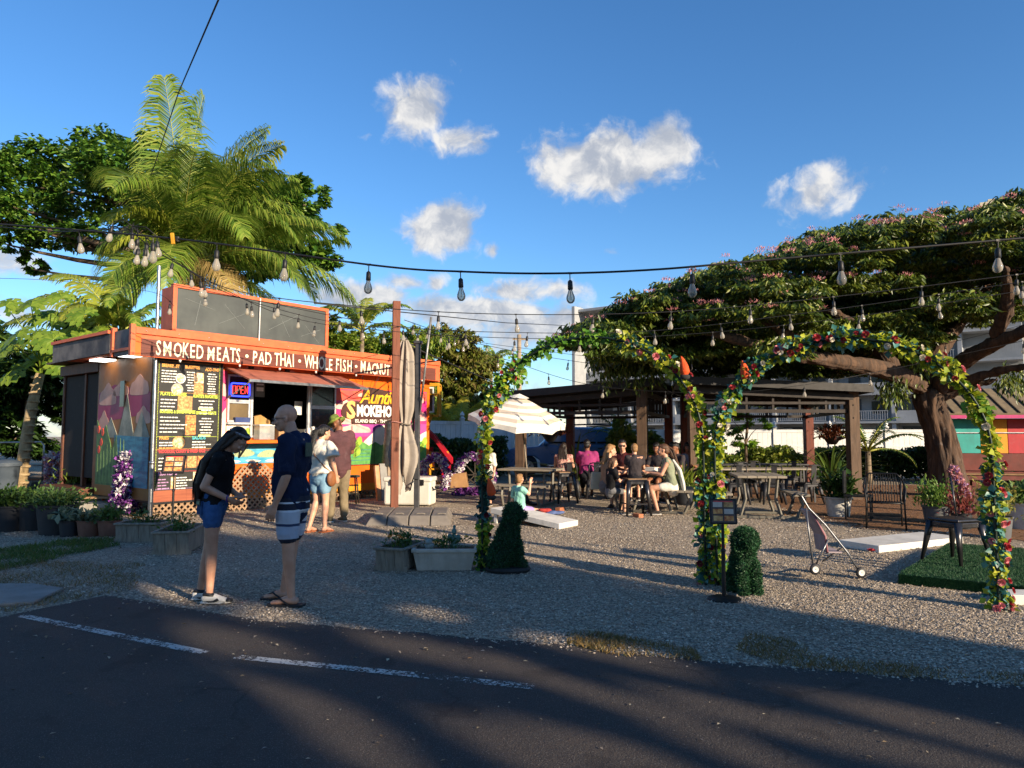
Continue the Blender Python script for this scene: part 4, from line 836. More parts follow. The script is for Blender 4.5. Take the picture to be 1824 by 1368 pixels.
# lattice skirting: every slat is a piece
LAT = mat('lattice_wood', '9c8064', '7e644c', 6, .85, .2); slat_cache = {}
def lattice(parent, x0, x1, z0, z1, y, pitch=.125, w=.035, mask=None, th=.008, M=None, mt=LAT):
    for lay, sg in ((0, 1), (1, -1)):
        q = -(z1-z0)
        while q < (x1-x0)+(z1-z0):
            # line x = x0+q + sg*(z-z0)
            if sg == 1: a, b = (x0+q, z0), (x0+q+(z1-z0), z1)
            else: a, b = (x0+q, z1), (x0+q+(z1-z0), z0)
            dx, dz = b[0]-a[0], b[1]-a[1]; t0, t1 = 0., 1.
            t0 = max(t0, (x0-a[0])/dx); t1 = min(t1, (x1-a[0])/dx); q += pitch
            if mask:
                ts = [t0+(t1-t0)*i/40 for i in range(41)] if t1 > t0 else []
                ok = [u for u in ts if mask(a[0]+dx*u, a[1]+dz*u)]
                if len(ok) < 3: continue
                t0, t1 = ok[0], ok[-1]
            if t1-t0 < .04: continue
            p0 = Vector((a[0]+dx*t0, y+lay*th*1.05, a[1]+dz*t0)); p1 = Vector((a[0]+dx*t1, y+lay*th*1.05, a[1]+dz*t1))
            mb = MB(); mb.bar(p0, p1, w, th, up=(0, 1, 0)); mb.build('slat', mt, parent)
lattice(truck, .02, 1.25, .02, .27, -.03, .12); lattice(truck, 2.7, TL-.1, .02, .24, .10, .14)
wc = thing('lattice_screen', 'rounded wooden lattice panel leaning over the truck wheel', 'lattice', tloc(0, -.28, 0), TR_RZ)
wc.rotation_euler = (R(-10), 0, TR_RZ)
lattice(wc, 1.38, 2.62, .02, .98, 0, .115, .034, mask=lambda x, z: ((x-2.02)/.68)**2+((z-.05)/.92)**2 < 1 and z > .02)
tw = thing('truck_wheel', 'dark tyre of the food truck behind the lattice', 'wheel', tloc(2.1, .12, .38), TR_RZ)
MB().lathe([(.16, -.1), (.33, -.11), (.38, -.06), (.38, .06), (.33, .11), (.16, .1)], n=28, M=Matrix.Rotation(PI/2, 3, 'X')).build('tyre', mat('rubber', '1c1c1c', '282828', 10, .8), tw, True); MB().lathe([(.05, -.06), (.17, -.07), (.17, .05), (.05, .06)], n=20, M=Matrix.Rotation(PI/2, 3, 'X')).build('rim', STEEL, tw, 'a')
# ---- menu board
mn = thing('menu_board', 'tall black menu board with coloured headings and food pictures on the truck', 'menu board', tloc(0, -.055, 0), TR_RZ)
MBK = mat('menu_black', '22221f', '2b2a26', 4, .5); XR = 1.26
def mbx(name, m, x0, x1, z0, z1, y0=-.004, y1=.0): mb = MB(); mb.box(((x0+x1)/2, (y0+y1)/2, (z0+z1)/2), (x1-x0, y1-y0, z1-z0)); return mb.build(name, m, mn)
bk = MB(); bk.box((.62, .012, 1.60), (1.26, .024, 2.68)); bk.build('panel', MBK, mn)
for a in ((-.035, 0, .24, 2.96), (1.245, 1.28, .24, 2.96)): mbx('frame', BLACKM, a[0], a[1], a[2], a[3], -.02, .03)
for a in ((.0, 1.245, 2.935, 2.965), (.0, 1.245, .235, .265)): mbx('frame', BLACKM, a[0], a[1], a[2], a[3], -.02, .03)
mbx('timber_band', mat('cedar', '9a5436', '84442c', 4, .6, stretch=(.6, 4, 8)), .0, .62, .27, .48); mbx('timber_band', MATS['cedar'], .622, 1.243, .27, .48)
def heading(s, x, z, m, w, h=.085): text(s, h, m, mn, (x, -.0045, z), RX, 'heading', .001, w, .003)
YG = mat('menu_lime', 'c8d850', 'b8c844', 9, .6); WH = mat('menu_white', 'e4e2da', 'd4d2ca', 9, .6); ORG = mat('menu_orange', 'e0a050', 'd09040', 9, .6); CY = mat('menu_cyan', '58b8c0', '48a8b0', 9, .6); RD = mat('menu_red', 'd84848', 'c83c3c', 9, .6); PU = mat('menu_mauve', 'b088b0', 'a078a0', 9, .6)
for s, x, z, m, w in (('BREAKFAST', .08, 2.77, ORG, .75), ('BURRITOS', .52, 2.77, ORG, .72), ('ADD-ONS', .92, 2.75, ORG, .7), ('PLATE LUNCHES', .07, 2.24, YG, .78), ("AUNTIE'S FAVORITES", .69, 2.22, YG, .62), ('BURGERS & SANDWICHES', .07, 1.91, YG, .68), ('SMOKED MEATS', .76, 1.90, YG, .66), ('FRIES', .08, 1.42, ORG, .9), ('SALADS', .70, 1.42, CY, .9), ('NOODLES, CURRY & FRIED RICE', .08, 1.17, RD, .72), ('KIDS MEALS', .08, .76, PU, .78)):
    heading(s, x, z, m, w)
def lines(x, z, n, w, m, dz=.052, th=.02, cen=False):
    mb = MB()
    for i in range(n):
        q = x; end = x+w*random.uniform(.6, 1)
        if cen: q = x+(w-(end-x))/2; end = x+w-(q-x)
        while q < end-.02: l = min(end-q, random.uniform(.03, .09)); mb.box((q+l/2, -.003, z-i*dz), (l, .002, th)); q += l+.012
    mb.build('small_print', m, mn)['kind'] = 'stuff'
for a in ((.08, 2.70, 5, .36, WH), (.54, 2.70, 8, .2, WH, .05, .018, True), (.95, 2.69, 9, .22, WH, .048, .018, True), (.08, 2.16, 4, .32, WH, .065), (.80, 2.16, 5, .34, WH, .06, .02, True), (.08, 1.83, 5, .52, WH, .068), (.82, 1.82, 6, .3, WH, .055, .02, True), (.08, 1.36, 2, .3, WH), (.70, 1.37, 3, .42, WH), (.08, 1.30-.04, 1, .5, ORG), (.08, 1.07, 4, .26, WH, .065), (.08, .68, 4, .22, PU, .055), (.42, .70, 5, .32, WH, .05)): lines(*a)
mbx('highlight', mat('menu_pale', 'd8d890', 'c8c880', 9, .6), .80, 1.10, 1.99, 2.03); mbx('highlight', MATS['menu_pale'], .82, 1.06, 1.47, 1.51)
FP = [mat('food_photo_'+n, a, b, 22, .6, detail=6) for n, a, b in (('a', 'c88a3a', 'e8dcc0'), ('b', '9a5428', 'd8b070'), ('c', 'a03a1c', 'e0a860'), ('d', '5a7a38', 'd8d0b0'))]
def disc(x, z, r, m, rim): 
    o = MB().lathe([(r, 0), (r, .004)], n=24).build('plate_picture', rim, mn, loc=(x, -.001, z), rot=RX); MB().lathe([(r*.82, 0), (r*.82, .006)], n=20).build('food_picture', m, mn, loc=(x, -.001, z), rot=RX)
disc(.44, 2.57, .095, FP[0], WH); disc(.38, 2.36, .115, FP[0], mat('plate_grey', 'b8b4a8', '8a867c', 7, .5)); disc(.44, 1.36, .12, FP[3], FP[1])
for x0, x1, z0, z1, m in ((.70, .89, 2.50, 2.70, FP[0]), (.70, .89, 2.28, 2.49, FP[1]), (.40, .68, 1.92, 2.24, FP[1]), (.56, .76, 1.70, 1.88, FP[2]), (.56, .76, 1.50, 1.69, FP[2]), (.42, .60, .88, 1.10, FP[2]), (.62, .80, .88, 1.10, FP[1]), (.82, 1.0, .88, 1.10, FP[2]), (.32, .40, .50, .72, FP[0]), (.74, .82, .50, .80, FP[0])): mbx('food_picture', m, x0, x1, z0, z1)
for z, m in ((2.88, ORG), (2.30, ORG), (1.47, YG), (1.24, ORG), (1.21, RD), (.82, RD), (.50, PU)):
    mb = MB(); [mb.box((.05+i*.024, -.003, z), (.014, .002, .01)) for i in range(48)]; mb.build('dotted_rule', m, mn)['kind'] = 'stuff'
for x, m in ((.03, YG), (1.215, YG)):
    mb = MB(); [mb.box((x, -.003, .52+i*.03), (.01, .002, .018)) for i in range(80)]; mb.build('dotted_rule', m, mn)['kind'] = 'stuff'
fl_ = thing('floodlight', 'small grey floodlight above the menu board', 'light', tloc(.45, -.20, 2.97), TR_RZ); MB().box((0, 0, 0), (.26, .05, .11), M=Matrix.Rotation(R(50), 3, 'X')).build('housing', mat('grey_lamp', '6a6a6c', '58585a', 9, .5), fl_, bevel=.01); MB().box((0, -.02, -.03), (.2, .01, .08), M=Matrix.Rotation(R(50), 3, 'X')).build('lens', WHITEP, fl_)
mp = thing('metal_pole', 'tall galvanised pole beside the menu board', 'pole', tloc(-.08, -.16, 0)); MB().tube([(0, 0, 0), (0, 0, 1.0)], .042, 14).build('lower_sleeve', STEEL, mp, 'a'); MB().tube([(0, 0, 1.001), (0, 0, 4.62)], .032, 14).build('upper_tube', STEEL, mp, 'a'); MB().lathe([(.045, .97), (.05, 1.0), (.045, 1.03)], n=14).build('collar', STEEL, mp, True)
# ---- things in and around the hatch
neon = thing('open_sign', 'red and blue neon OPEN sign in the truck window', 'neon sign', tloc(1.46, -.055, 2.28), TR_RZ)
NB = mat('neon_blue', '2030ff', '2030ff', 2, .5, emit=((.03, .05, 1), 2.6)); NR = mat('neon_red', 'ff3030', 'ff2020', 2, .5, emit=((1, .06, .05), 2.2))
def rr(x0, x1, z0, z1, r): return [Vector((cx+r*math.cos(q), 0, cz+r*math.sin(q))) for cx, cz, s in ((x1-r, z1-r, 0), (x0+r, z1-r, 1), (x0+r, z0+r, 2), (x1-r, z0+r, 3)) for q in [PI/2*(s+i/4) for i in range(5)]]
MB().tube(rr(0, .42, 0, .27, .05), .009, 6, closed=True).build('tube', NB, neon, True); MB().tube(rr(.015, .405, .015, .255, .045), .006, 6, closed=True).build('tube', NB, neon, True); MB().box((.21, .012, .135), (.4, .006, .26)).build('backing', BLACKM, neon)
for i, st in enumerate((([(0, 0), (0, 1), (.8, 1), (.8, 0), (0, 0)],), ([(0, 0), (0, 1), (.8, 1), (.8, .5), (0, .5)],), ([(.8, 0), (0, 0), (0, 1), (.8, 1)], [(0, .5), (.7, .5)]), ([(0, 0), (0, 1), (.8, 0), (.8, 1)],))):
    mb = MB(); [mb.tube([Vector((.04+i*.09+x*.075, -.004, .06+z*.15)) for x, z in s], .006, 5) for s in st]; mb.build('letter', NR, neon, True)
def item(name, label, cat, x, y, z, parts, rz=0, group=None):
    t = thing(name, label, cat, tloc(x, y, z), TR_RZ+rz, group)
    for n, mb, m in parts: mb.build(n, m, t, 'a')
    return t
PAPER = mat('kraft_paper', 'b08a56', '98743f', 6, .8, .2); CARD = mat('cardboard', 'a8825a', '8e6c48', 5, .85)
item('counter_fridge', 'steel worktop and shelves inside the truck hatch', 'counter', 2.6, .5, .33, [('cabinet', MB().box((0, 0, .55), (1.7, .5, 1.1)), STEEL), ('worktop', MB().box((0, 0, 1.12), (1.74, .56, .04)), STEEL)])
item('back_shelf', 'dim wire shelf at the back inside the truck', 'shelf', 2.7, 1.9, 1.1, [('shelf', MB().box((0, 0, .3), (1.8, .3, .03)), STEEL), ('shelf', MB().box((0, 0, .75), (1.8, .3, .03)), STEEL), ('upright', MB().box((-.85, 0, .4), (.03, .28, 1)), STEEL), ('upright', MB().box((.85, 0, .4), (.03, .28, 1)), STEEL)])
item('paper_bag', 'folded brown paper bag behind the hatch glass', 'bag', 2.25, .32, 1.47, [('bag', MB().prism([(0, 0), (.3, 0), (.34, .34), (.12, .46), (-.03, .42)], 0, .12), PAPER)])
item('sneeze_guard', 'clear plastic boxes stacked on the serving shelf', 'container', 2.15, -.18, 1.41, [('box', MB().box((0, 0, .14), (.34, .22, .28)), mat('clear_tub', 'b8bcba', 'a0a4a4', 7, .3, alpha=.55)), ('lid', MB().box((0, 0, .295), (.36, .24, .025)), WHITEP)])
item('cardboard_box', 'open cardboard box on the serving shelf', 'box', 2.55, -.2, 1.405, [('box', MB().box((0, 0, .13), (.3, .24, .26)), CARD), ('flap', MB().box((-.17, 0, .28), (.1, .22, .006), M=Matrix.Rotation(R(40), 3, 'Y')), CARD)])
cb_ = item('dark_carton', 'black printed carton on the serving shelf behind the bald man', 'box', 2.80, -.25, 1.405, [('carton', MB().box((0, 0, .11), (.42, .2, .22)), mat('carton_black', '33302c', '282622', 6, .6))]); lines_ = MB(); [lines_.box((-.15+i*.05, -.1015, .07), (.035, .002, .035)) for i in range(7)]; lines_.build('print_strip', WHL, cb_)
item('register', 'white payment terminal on the inside counter', 'terminal', 2.98, .3, 1.47, [('body', MB().box((0, 0, .22), (.3, .2, .44)), WHITEP), ('screen', MB().box((0, -.104, .28), (.22, .01, .2)), GLASSD)])
item('blue_carton', 'blue carton lying inside the lower left window', 'box', 1.72, -.05, 1.757, [('carton', MB().box((0, 0, .05), (.32, .08, .1)), mat('carton_blue', '2a3a6a', '36487a', 5, .5))])
for i in range(7):
    item('cup_stack', ('front' if i > 3 else 'back')+' row white paper cup stack, '+['first', 'second', 'third', 'fourth'][i % 4]+' from left on the serving shelf', 'cups', 3.2+(i % 4)*.095, -.12-.1*(i//4), 1.405, [('cup', MB().lathe([(.032, 0), (.042, .11), (.044, .112), (.044, .16), (.046, .165), (.046, .22+.03*(i % 3))], n=12), WHITEP)], group='paper cup stacks on the serving shelf')
item('jar', 'green glass jar at the end of the serving shelf', 'jar', 3.62, -.2, 1.405, [('glass', MB().lathe([(.04, 0), (.045, .02), (.045, .15), (.03, .18)], n=14), mat('jar_green', '7a9a4a', '6a8a3c', 5, .2)), ('lid', MB().lathe([(.035, .18), (.035, .205)], n=14), WHITEP)])
item('notice', 'posted notice in the hatch window corner', 'notice', 2.02, -.035, 2.3, [('sheet', MB().box((.1, 0, .16), (.22, .006, .34)), mat('notice_paper', '6c6a62', '5a5850', 4, .7)), ('print_strip', MB().box((.1, -.004, .25), (.16, .002, .03)).box((.1, -.004, .15), (.16, .002, .08)), MATS['menu_white'])])

for nm, lab, x, y, z, mb_, mm in (('food_carton', 'pale cardboard carton on the counter inside the hatch', 2.45, .45, 1.47, MB().box((0, 0, .16), (.3, .25, .32)), CARD), ('bottle', 'amber sauce bottle inside the hatch', 2.72, .35, 1.47, MB().lathe([(.03, 0), (.035, .02), (.035, .16), (.012, .2), (.012, .24)], n=12), YEL_O), ('bottle', 'white squeeze bottle inside the hatch', 2.82, .35, 1.47, MB().lathe([(.03, 0), (.035, .02), (.035, .18), (.01, .22)], n=12), WHITEP), ('steel_pot', 'steel pot on the counter inside the hatch', 3.2, .42, 1.47, MB().lathe([(.13, 0), (.14, .02), (.14, .18), (.145, .19)], n=20), STEEL), ('napkin_box', 'white napkin box on the serving shelf', 3.05, -.15, 1.405, MB().box((0, 0, .08), (.16, .14, .16)), WHITEP), ('clear_cup_tower', 'clear cup tower at the left of the hatch', 2.03, .2, 1.47, MB().lathe([(.03, 0), (.045, .1), (.045, .5)], n=14), MATS['clear_tub']), ('clipboard', 'hanging white order sheet inside the hatch', 3.25, .25, 1.95, MB().box((0, 0, .15), (.2, .01, .3)), WHITEP)):
    item(nm, lab, nm.split('_')[-1], x, y, z, [('body', mb_, mm)])

SEAM = mat('seam_dark', '3a1c0c', '2a140a', 6, .7)
for x in (5.2, 6.25): bx('panel_seam', SEAM, x, x+.006, -.034, -.0305, .82, 2.9)
for x0, x1 in ((1.3, 4.08), (4.1, 6.95)): bx('panel_seam', SEAM, x0, x1, -.0335, -.0005, .795, .803)
for i in range(13): b_ = MB(); b_.ell((-.35+i*.58, -.366, 3.36), (.012, .006, .012), 6); b_.build('screw', STEEL, truck, True)
for i in range(16): b_ = MB(); b_.ell((1.45+i*.36, -.004 if i > 7 else -.002, .86), (.010, .006, .010), 6); b_.build('screw', STEEL, truck, True)
for pts in ([(4.6, -.30, 2.9), (4.75, -.1, 2.6), (5.05, -.05, 2.45), (5.3, -.06, 2.6)], [(5.1, -.3, 2.9), (5.0, -.12, 2.55), (5.0, -.06, 2.3)], [(4.15, -.04, 2.5), (4.5, -.05, 2.36), (5.0, -.06, 2.42), (5.6, -.2, 2.88)]): b_ = MB(); b_.tube(pts, .006, 5); b_.build('loose_wire', BLACKM, truck, True)
for x in (.3, 1.5, 2.4, 3.3, 4.4, 5.6, 6.5): b_ = MB(); b_.lathe([(.02, 0), (.025, -.02), (.012, -.05)], (x, -.30, 2.90), 10); b_.build('eave_bulb', WHITEP, truck, True)

# ------------------------------------------------------------------ white fence
VINYL = mat('white_vinyl', 'd6d6d2', 'c6c7c6', 3, .5)
def fence(label, pts, h, bays):
    t = thing('vinyl_fence', label, 'fence', (pts[0][0], pts[0][1], 0)); o = Vector((pts[0][0], pts[0][1], 0))
    a = Vector((pts[0][0], pts[0][1], 0))-o; b = Vector((pts[1][0], pts[1][1], 0))-o; d = (b-a)/bays; rz = math.atan2(d.y, d.x)
    for i in range(bays+1):
        p = a+d*i; mb = MB(); mb.box((p.x, p.y, (h+.08)/2), (.14, .14, h+.08), rz); post = mb.build('post', VINYL, t, bevel=.006)
        cb = MB(); cb.lathe([(.11, h+.08), (.11, h+.11), (.07, h+.13), (.05, h+.17), (.085, h+.21), (.07, h+.27), (.002, h+.36)], (p.x, p.y, 0), 12); cb.build('finial', VINYL, post, 'a')
        if i < bays:
            L = d.length-.14; q = p+d*.5
            for nm, zc, hh, th in (('top_rail', h-.06, .12, .06), ('mid_rail', h*.62, .07, .05), ('bottom_rail', .12, .12, .06)): mb = MB(); mb.box((q.x, q.y, zc), (L, th, hh), rz); mb.build(nm, VINYL, t, bevel=.004)
            k = max(6, int(L/.19)); u = d.normalized()
            for j in range(k): mb = MB(); c = p+u*(.07+L*(j+.5)/k); mb.box((c.x, c.y, h/2), (L/k-.008, .022, h-.2), rz); mb.build('board', VINYL, t)
fence('tall white vinyl fence behind the red slide and dark hedge', [(wx(735, 24.6), 24.6), (wx(905, 26.5), 26.5)], 2.0, 2)
fence('white vinyl fence with pointed post caps behind the pavilions', [(wx(905, 29.5), 29.5), (wx(1680, 28), 28)], 1.72, 8)

# ------------------------------------------------------------------ apartment block behind the fence
def building():
    A = P(1046, 780, 88); B = P(1830, 780, 62); a = Vector((A.x, A.y)); b = Vector((B.x, B.y)); d = (b-a); L = d.length; rz = math.atan2(d.y, d.x)
    t = thing('apartment_building', 'pale apartment block with stacked balconies behind the white fence', 'building', (a.x, a.y, 0), rz)
    WALL = mat('stucco', '8c9094', '7e8286', .6, .8); W2 = mat('stucco_light', '9ca0a4', '8c9094', .7, .8); RAIL = mat('rail_white', '9ca0a4', '8c9094', 3, .6); ROOM = mat('room_dark', '3a3e44', '2c3036', 1, .6); CUR = mat('curtain', '8e949a', '7c828a', 3, .8)
    fl = 2.75; nf = 6; H = 16.6
    MB().box((L/2, 6.2, H/2), (L, 9, H)).build('wall', WALL, t); MB().box((L/2, 4.5, H+.15), (L+.6, 13, .3)).build('roof', W2, t)
    MB().box((-.2, 3.9, (H+.6)/2), (.4, 13.5, H+.6)).build('end_wall', W2, t)
    bay = 5.6; nb = int(L/bay)
    for i in range(nb+1):
        for x in ((i*bay),):
            MB().box((x+.2, .85, H/2), (.35, 1.75, H-.01)).build('fin_wall', W2, t, )
    for f in range(nf):
        z = f*fl
        if f: MB().box((L/2, .7, z), (L, 1.9, .2)).build('balcony_slab', W2, t)
        for i in range(nb):
            x0 = i*bay+.4
            w = MB(); w.box((x0+1.3, 1.66, z+1.25), (2.0, .08, 2.2)); o = w.build('window', ROOM, t)
            MB().box((x0+.75, 1.60, z+1.25), (.9, .03, 2.0)).build('pane', CUR if (i*7+f*3) % 3 else GLASSD, o)
            w = MB(); w.box((x0+3.9, 1.66, z+1.5), (1.3, .08, 1.2)); o = w.build('window', ROOM, t); MB().box((x0+3.6, 1.60, z+1.5), (.6, .03, 1.1)).build('pane', GLASSD, o)
            if f and (i+f) % 4 != 3:
                r = MB(); r.box((x0+2.5, -.2, z+1.1), (4.9, .06, .06)); r.box((x0+2.5, -.2, z+.22), (4.9, .05, .05))
                for k in range(24): r.box((x0+.1+k*.208, -.2, z+.66), (.05, .04, .86))
                r.build('railing', RAIL, t)
            elif f: MB().box((x0+2.5, -.2, z+.6), (4.9, .1, 1.0)).build('parapet', W2, t)
    # stair bay
    for f in range(nf): MB().bar((9.0, .9, f*fl), (12.4, .9, (f+1)*fl), .25, .3).build('stair_flight', mat('stair_grey', '54585e', '484c52', 2, .7), t)
building()
tw_ = P(1860, 780, 95); t = thing('apartment_tower', 'cream high-rise roof showing above the flowering tree at right edge', 'building', (tw_.x, 95, 0), R(-25))
MB().box((0, 5, 16.3), (12, 14, 32.6)).build('wall', mat('cream_wall', 'c8bca0', 'b8ac92', 1, .8), t); MB().box((0, 5, 33.0), (12.6, 14.6, .8)).build('parapet', mat('cream_wall2', 'd4c8ac', 'c4b89e', 1, .8), t)
for x in (-4, -1, 2): MB().box((x, 3, 34.2), (1.2, 1.6, 1.6)).build('roof_unit', MATS['cream_wall'], t)
for f in range(11):
    for x in (-4.2, -1.4, 1.4, 4.2): MB().box((x, -2.03, 1.6+f*2.9), (1.8, .06, 1.5)).build('window', GLASSD, t)

# ------------------------------------------------------------------ pavilions
POSTW = mat('post_timber', '5c4736', '483728', 5, .75, .25, stretch=(4, 4, .5)); POSTR = mat('post_redwood', '6a3020', '54261a', 5, .7, .2, stretch=(4, 4, .5)); ROOFB = mat('roof_black', '1c1a1a', '262323', 4, .6); BEAM = mat('beam_dark', '2a211c', '1e1815', 5, .7)
def pavilion(label, near, ux, vy, W, D, z0, z1):
    t = thing('pavilion', label, 'pavilion', (near[0], near[1], 0)); ux, vy = Vector(ux).to_3d().normalized(), Vector(vy).to_3d().normalized()
    def C(u, v, z): return ux*u+vy*v+Vector((0, 0, z))
    def ze(u): return z0+(z1-z0)*u/W
    for i, (u, v) in enumerate(((0, 0), (W, 0), (0, D), (W, D))):
        mb = MB(); mb.bar(C(u, v, 0), C(u, v, ze(u)-.1), .24, .24, up=ux); p = mb.build('post', POSTW if v == 0 else POSTR, t, bevel=.01)
        for z in (.25, 1.9, 2.2): MB().ell(C(u, v, z)-vy*.125+ux*.0, (.018, .018, .018), 8).build('bolt', BLACKM, p, True)
    o = .38
    def slab(name, u0, u1, v0, v1, a0, a1, m):
        mb = MB(); vs = [C(u0, v0, a0(u0)), C(u1, v0, a0(u1)), C(u1, v1, a0(u1)), C(u0, v1, a0(u0)), C(u0, v0, a1(u0)), C(u1, v0, a1(u1)), C(u1, v1, a1(u1)), C(u0, v1, a1(u0))]
        mb.add(vs, [(0, 1, 2, 3), (7, 6, 5, 4), (0, 4, 5, 1), (1, 5, 6, 2), (2, 6, 7, 3), (3, 7, 4, 0)]); return mb.build(name, m, t)
    slab('roof_panel', -o, W+o, -o, D+o, lambda u: ze(u), lambda u: ze(u)+.05, ROOFB)
    for v in (-o-.04, D+o): slab('fascia', -o, W+o, v, v+.04, lambda u: ze(u)-.12, lambda u: ze(u)+.06, ROOFB)
    for u in (-o-.04, W+o): slab('fascia', u, u+.04, -o, D+o, lambda q: ze(u)-.12, lambda q: ze(u)+.06, ROOFB)
    for k in range(7): v = D*k/6; slab('rafter', 0, W, v-.04, v+.04, lambda u: ze(u)-.16, lambda u: ze(u)-.001, BEAM)
    for v in (-.0, D):
        slab('beam', 0, W, v-.13+.14*(v > 0), v-.01+.14*(v > 0), lambda u: ze(u)-.30, lambda u: ze(u)-.165, BEAM)
        slab('lower_rail', .12, W-.12, v-.05, v+.05, lambda u: 2.02, lambda u: 2.10, BEAM); slab('lower_rail', .12, W-.12, v-.05, v+.05, lambda u: 2.22, lambda u: 2.28, BEAM)
        k = 6
        for i in range(1, k): u = W*i/k; mb = MB(); mb.bar(C(u, v, 2.03), C(u, v, ze(u)-.29), .06, .05, up=ux); mb.build('slat', BEAM, t)
    for u in (0, W):
        mb = MB(); mb.bar(C(u, .12, 2.06), C(u, D-.12, 2.06), .09, .08); mb.build('lower_rail', BEAM, t); mb = MB(); mb.bar(C(u, .12, ze(u)-.24), C(u, D-.12, ze(u)-.24), .1, .13); mb.build('beam', BEAM, t)
        for i in range(1, 8): v = D*i/8; mb = MB(); mb.bar(C(u, v, 2.1), C(u, v, ze(u)-.3), .05, .06, up=ux); mb.build('slat', BEAM, t)
    return t
# left pavilion is set at an angle, right pavilion faces the yard
pavilion('black-roofed timber pavilion behind the striped umbrella', (.23, 18.5), (.94, -.34, 0), (.34, .94, 0), 3.15, 4.9, 2.58, 2.78)
pavilion('black-roofed timber pavilion beneath the flowering tree', (4.24, 16.6), (1, .02, 0), (.2, .98, 0), 3.75, 5.0, 2.78, 2.62)

# ------------------------------------------------------------------ parked car
def car():
    c = G(1000, 849); t = thing('parked_car', 'dark blue sport utility car parked behind the left pavilion', 'car', (c.x+.2, c.y+.6, 0), R(178))
    PAINT_B = mat('car_blue', '2c5680', '315e8a', 2, .3, coat=.6, wear=.1); TY = MATS['rubber']
    # local: +x front, y width; side profile then tapered cabin
    def loft(name, secs, m, smooth='a', bevel=.03):
        mb = MB(); n = len(secs[0][1]); o = 0; vs = []; fs = []
        for y, poly in secs: vs += [(p[0], y, p[1]) for p in poly]
        for i in range(len(secs)-1):
            for j in range(n): fs.append((i*n+j, i*n+(j+1) % n, (i+1)*n+(j+1) % n, (i+1)*n+j))
        fs.append(tuple(range(n))[::-1]); fs.append(tuple((len(secs)-1)*n+j for j in range(n))); mb.add(vs, fs); return mb.build(name, m, t, smooth, bevel)
    low = [(-2.25, .45), (-2.33, .7), (-2.3, 1.08), (-1.2, 1.13), (.75, 1.12), (1.95, 1.02), (2.28, .9), (2.36, .6), (2.3, .4), (1.9, .36), (1.85, .6), (1.62, .75), (1.2, .75), (.97, .6), (.93, .36), (-.95, .36), (-1.0, .6), (-1.22, .75), (-1.64, .75), (-1.86, .6), (-1.92, .38)]
    loft('body', [(-.93, [(x*.985, z) for x, z in low]), (-.86, low), (.86, low), (.93, [(x*.985, z) for x, z in low])], PAINT_B)
    cab = [(-2.26, 1.10), (-2.08, 1.62), (-1.9, 1.78), (.1, 1.80), (.35, 1.74), (1.02, 1.12)]
    loft('cabin', [(-.86, [(x*.97, 1.10 if z < 1.13 else z-.06) for x, z in cab]), (-.70, cab), (.70, cab), (.86, [(x*.97, 1.10 if z < 1.13 else z-.06) for x, z in cab])], PAINT_B)
    for s in (-1, 1):
        for poly in ([(-1.98, 1.2), (-1.86, 1.6), (-1.1, 1.64), (-1.1, 1.2)], [(-1.04, 1.2), (-1.04, 1.64), (-.22, 1.65), (-.22, 1.2)], [(-.15, 1.2), (-.15, 1.65), (.1, 1.64), (.78, 1.2)]):
            mb = MB(); vs = [(x, s*(.875-.10*(z-1.2)/.45), z) for x, z in poly]; mb.add(vs+[(x, y-s*.02, z) for x, y, z in vs], [(0, 1, 2, 3), (7, 6, 5, 4), (0, 4, 5, 1), (1, 5, 6, 2), (2, 6, 7, 3), (3, 7, 4, 0)]); mb.build('window', GLASSD, t)
        for x in (-1.43, 1.41):
            M = Matrix.Rotation(PI/2, 3, 'X'); w = MB().lathe([(.2, -.11), (.32, -.12), (.37, -.07), (.37, .07), (.32, .12), (.2, .11)], (x, s*.82, .37), 28, M).build('wheel', TY, t, True)
            rm = MB(); rm.lathe([(.06, -.1), (.23, -.125), (.235, .125), (.06, .1)], (x, s*.82, .37), 24, M); [rm.bar((x, s*.955, .37), (x+.2*math.cos(q), s*.95, .37+.2*math.sin(q)), .05, .02, up=(0, 1, 0)) for q in [2*PI*i/6 for i in range(6)]]; rm.build('rim', STEEL, w, 'a')
        MB().box((-2.27, s*.78, 1.0), (.10, .16, .34)).build('taillight', mat('tail_red', 'b01818', 'a01010', 9, .3), t, bevel=.01); MB().box((-2.30, s*.80, .93), (.06, .09, .07)).build('reverse_light', WHITEP, t)
        MB().box((2.2, s*.7, .85), (.16, .3, .14)).build('headlight', mat('headlamp', 'c8ccd0', 'b8bcc0', 9, .2), t, bevel=.01); MB().ell((.75, s*1.0, 1.2), (.1, .12, .09), 10).build('mirror', PAINT_B, t, True)
        MB().tube([(-1.8, s*.62, 1.86), (-1.0, s*.63, 1.90), (0, s*.63, 1.87)], .02, 6).build('roof_rail', BLACKM, t, True)
        for x in (-.35, -1.2): MB().box((x, s*.945, 1.03), (.16, .03, .03)).build('door_handle', BLACKM, t)
        MB().box((0, s*.93, .42), (1.9, .04, .12)).build('sill_trim', BLACKM, t)
car()

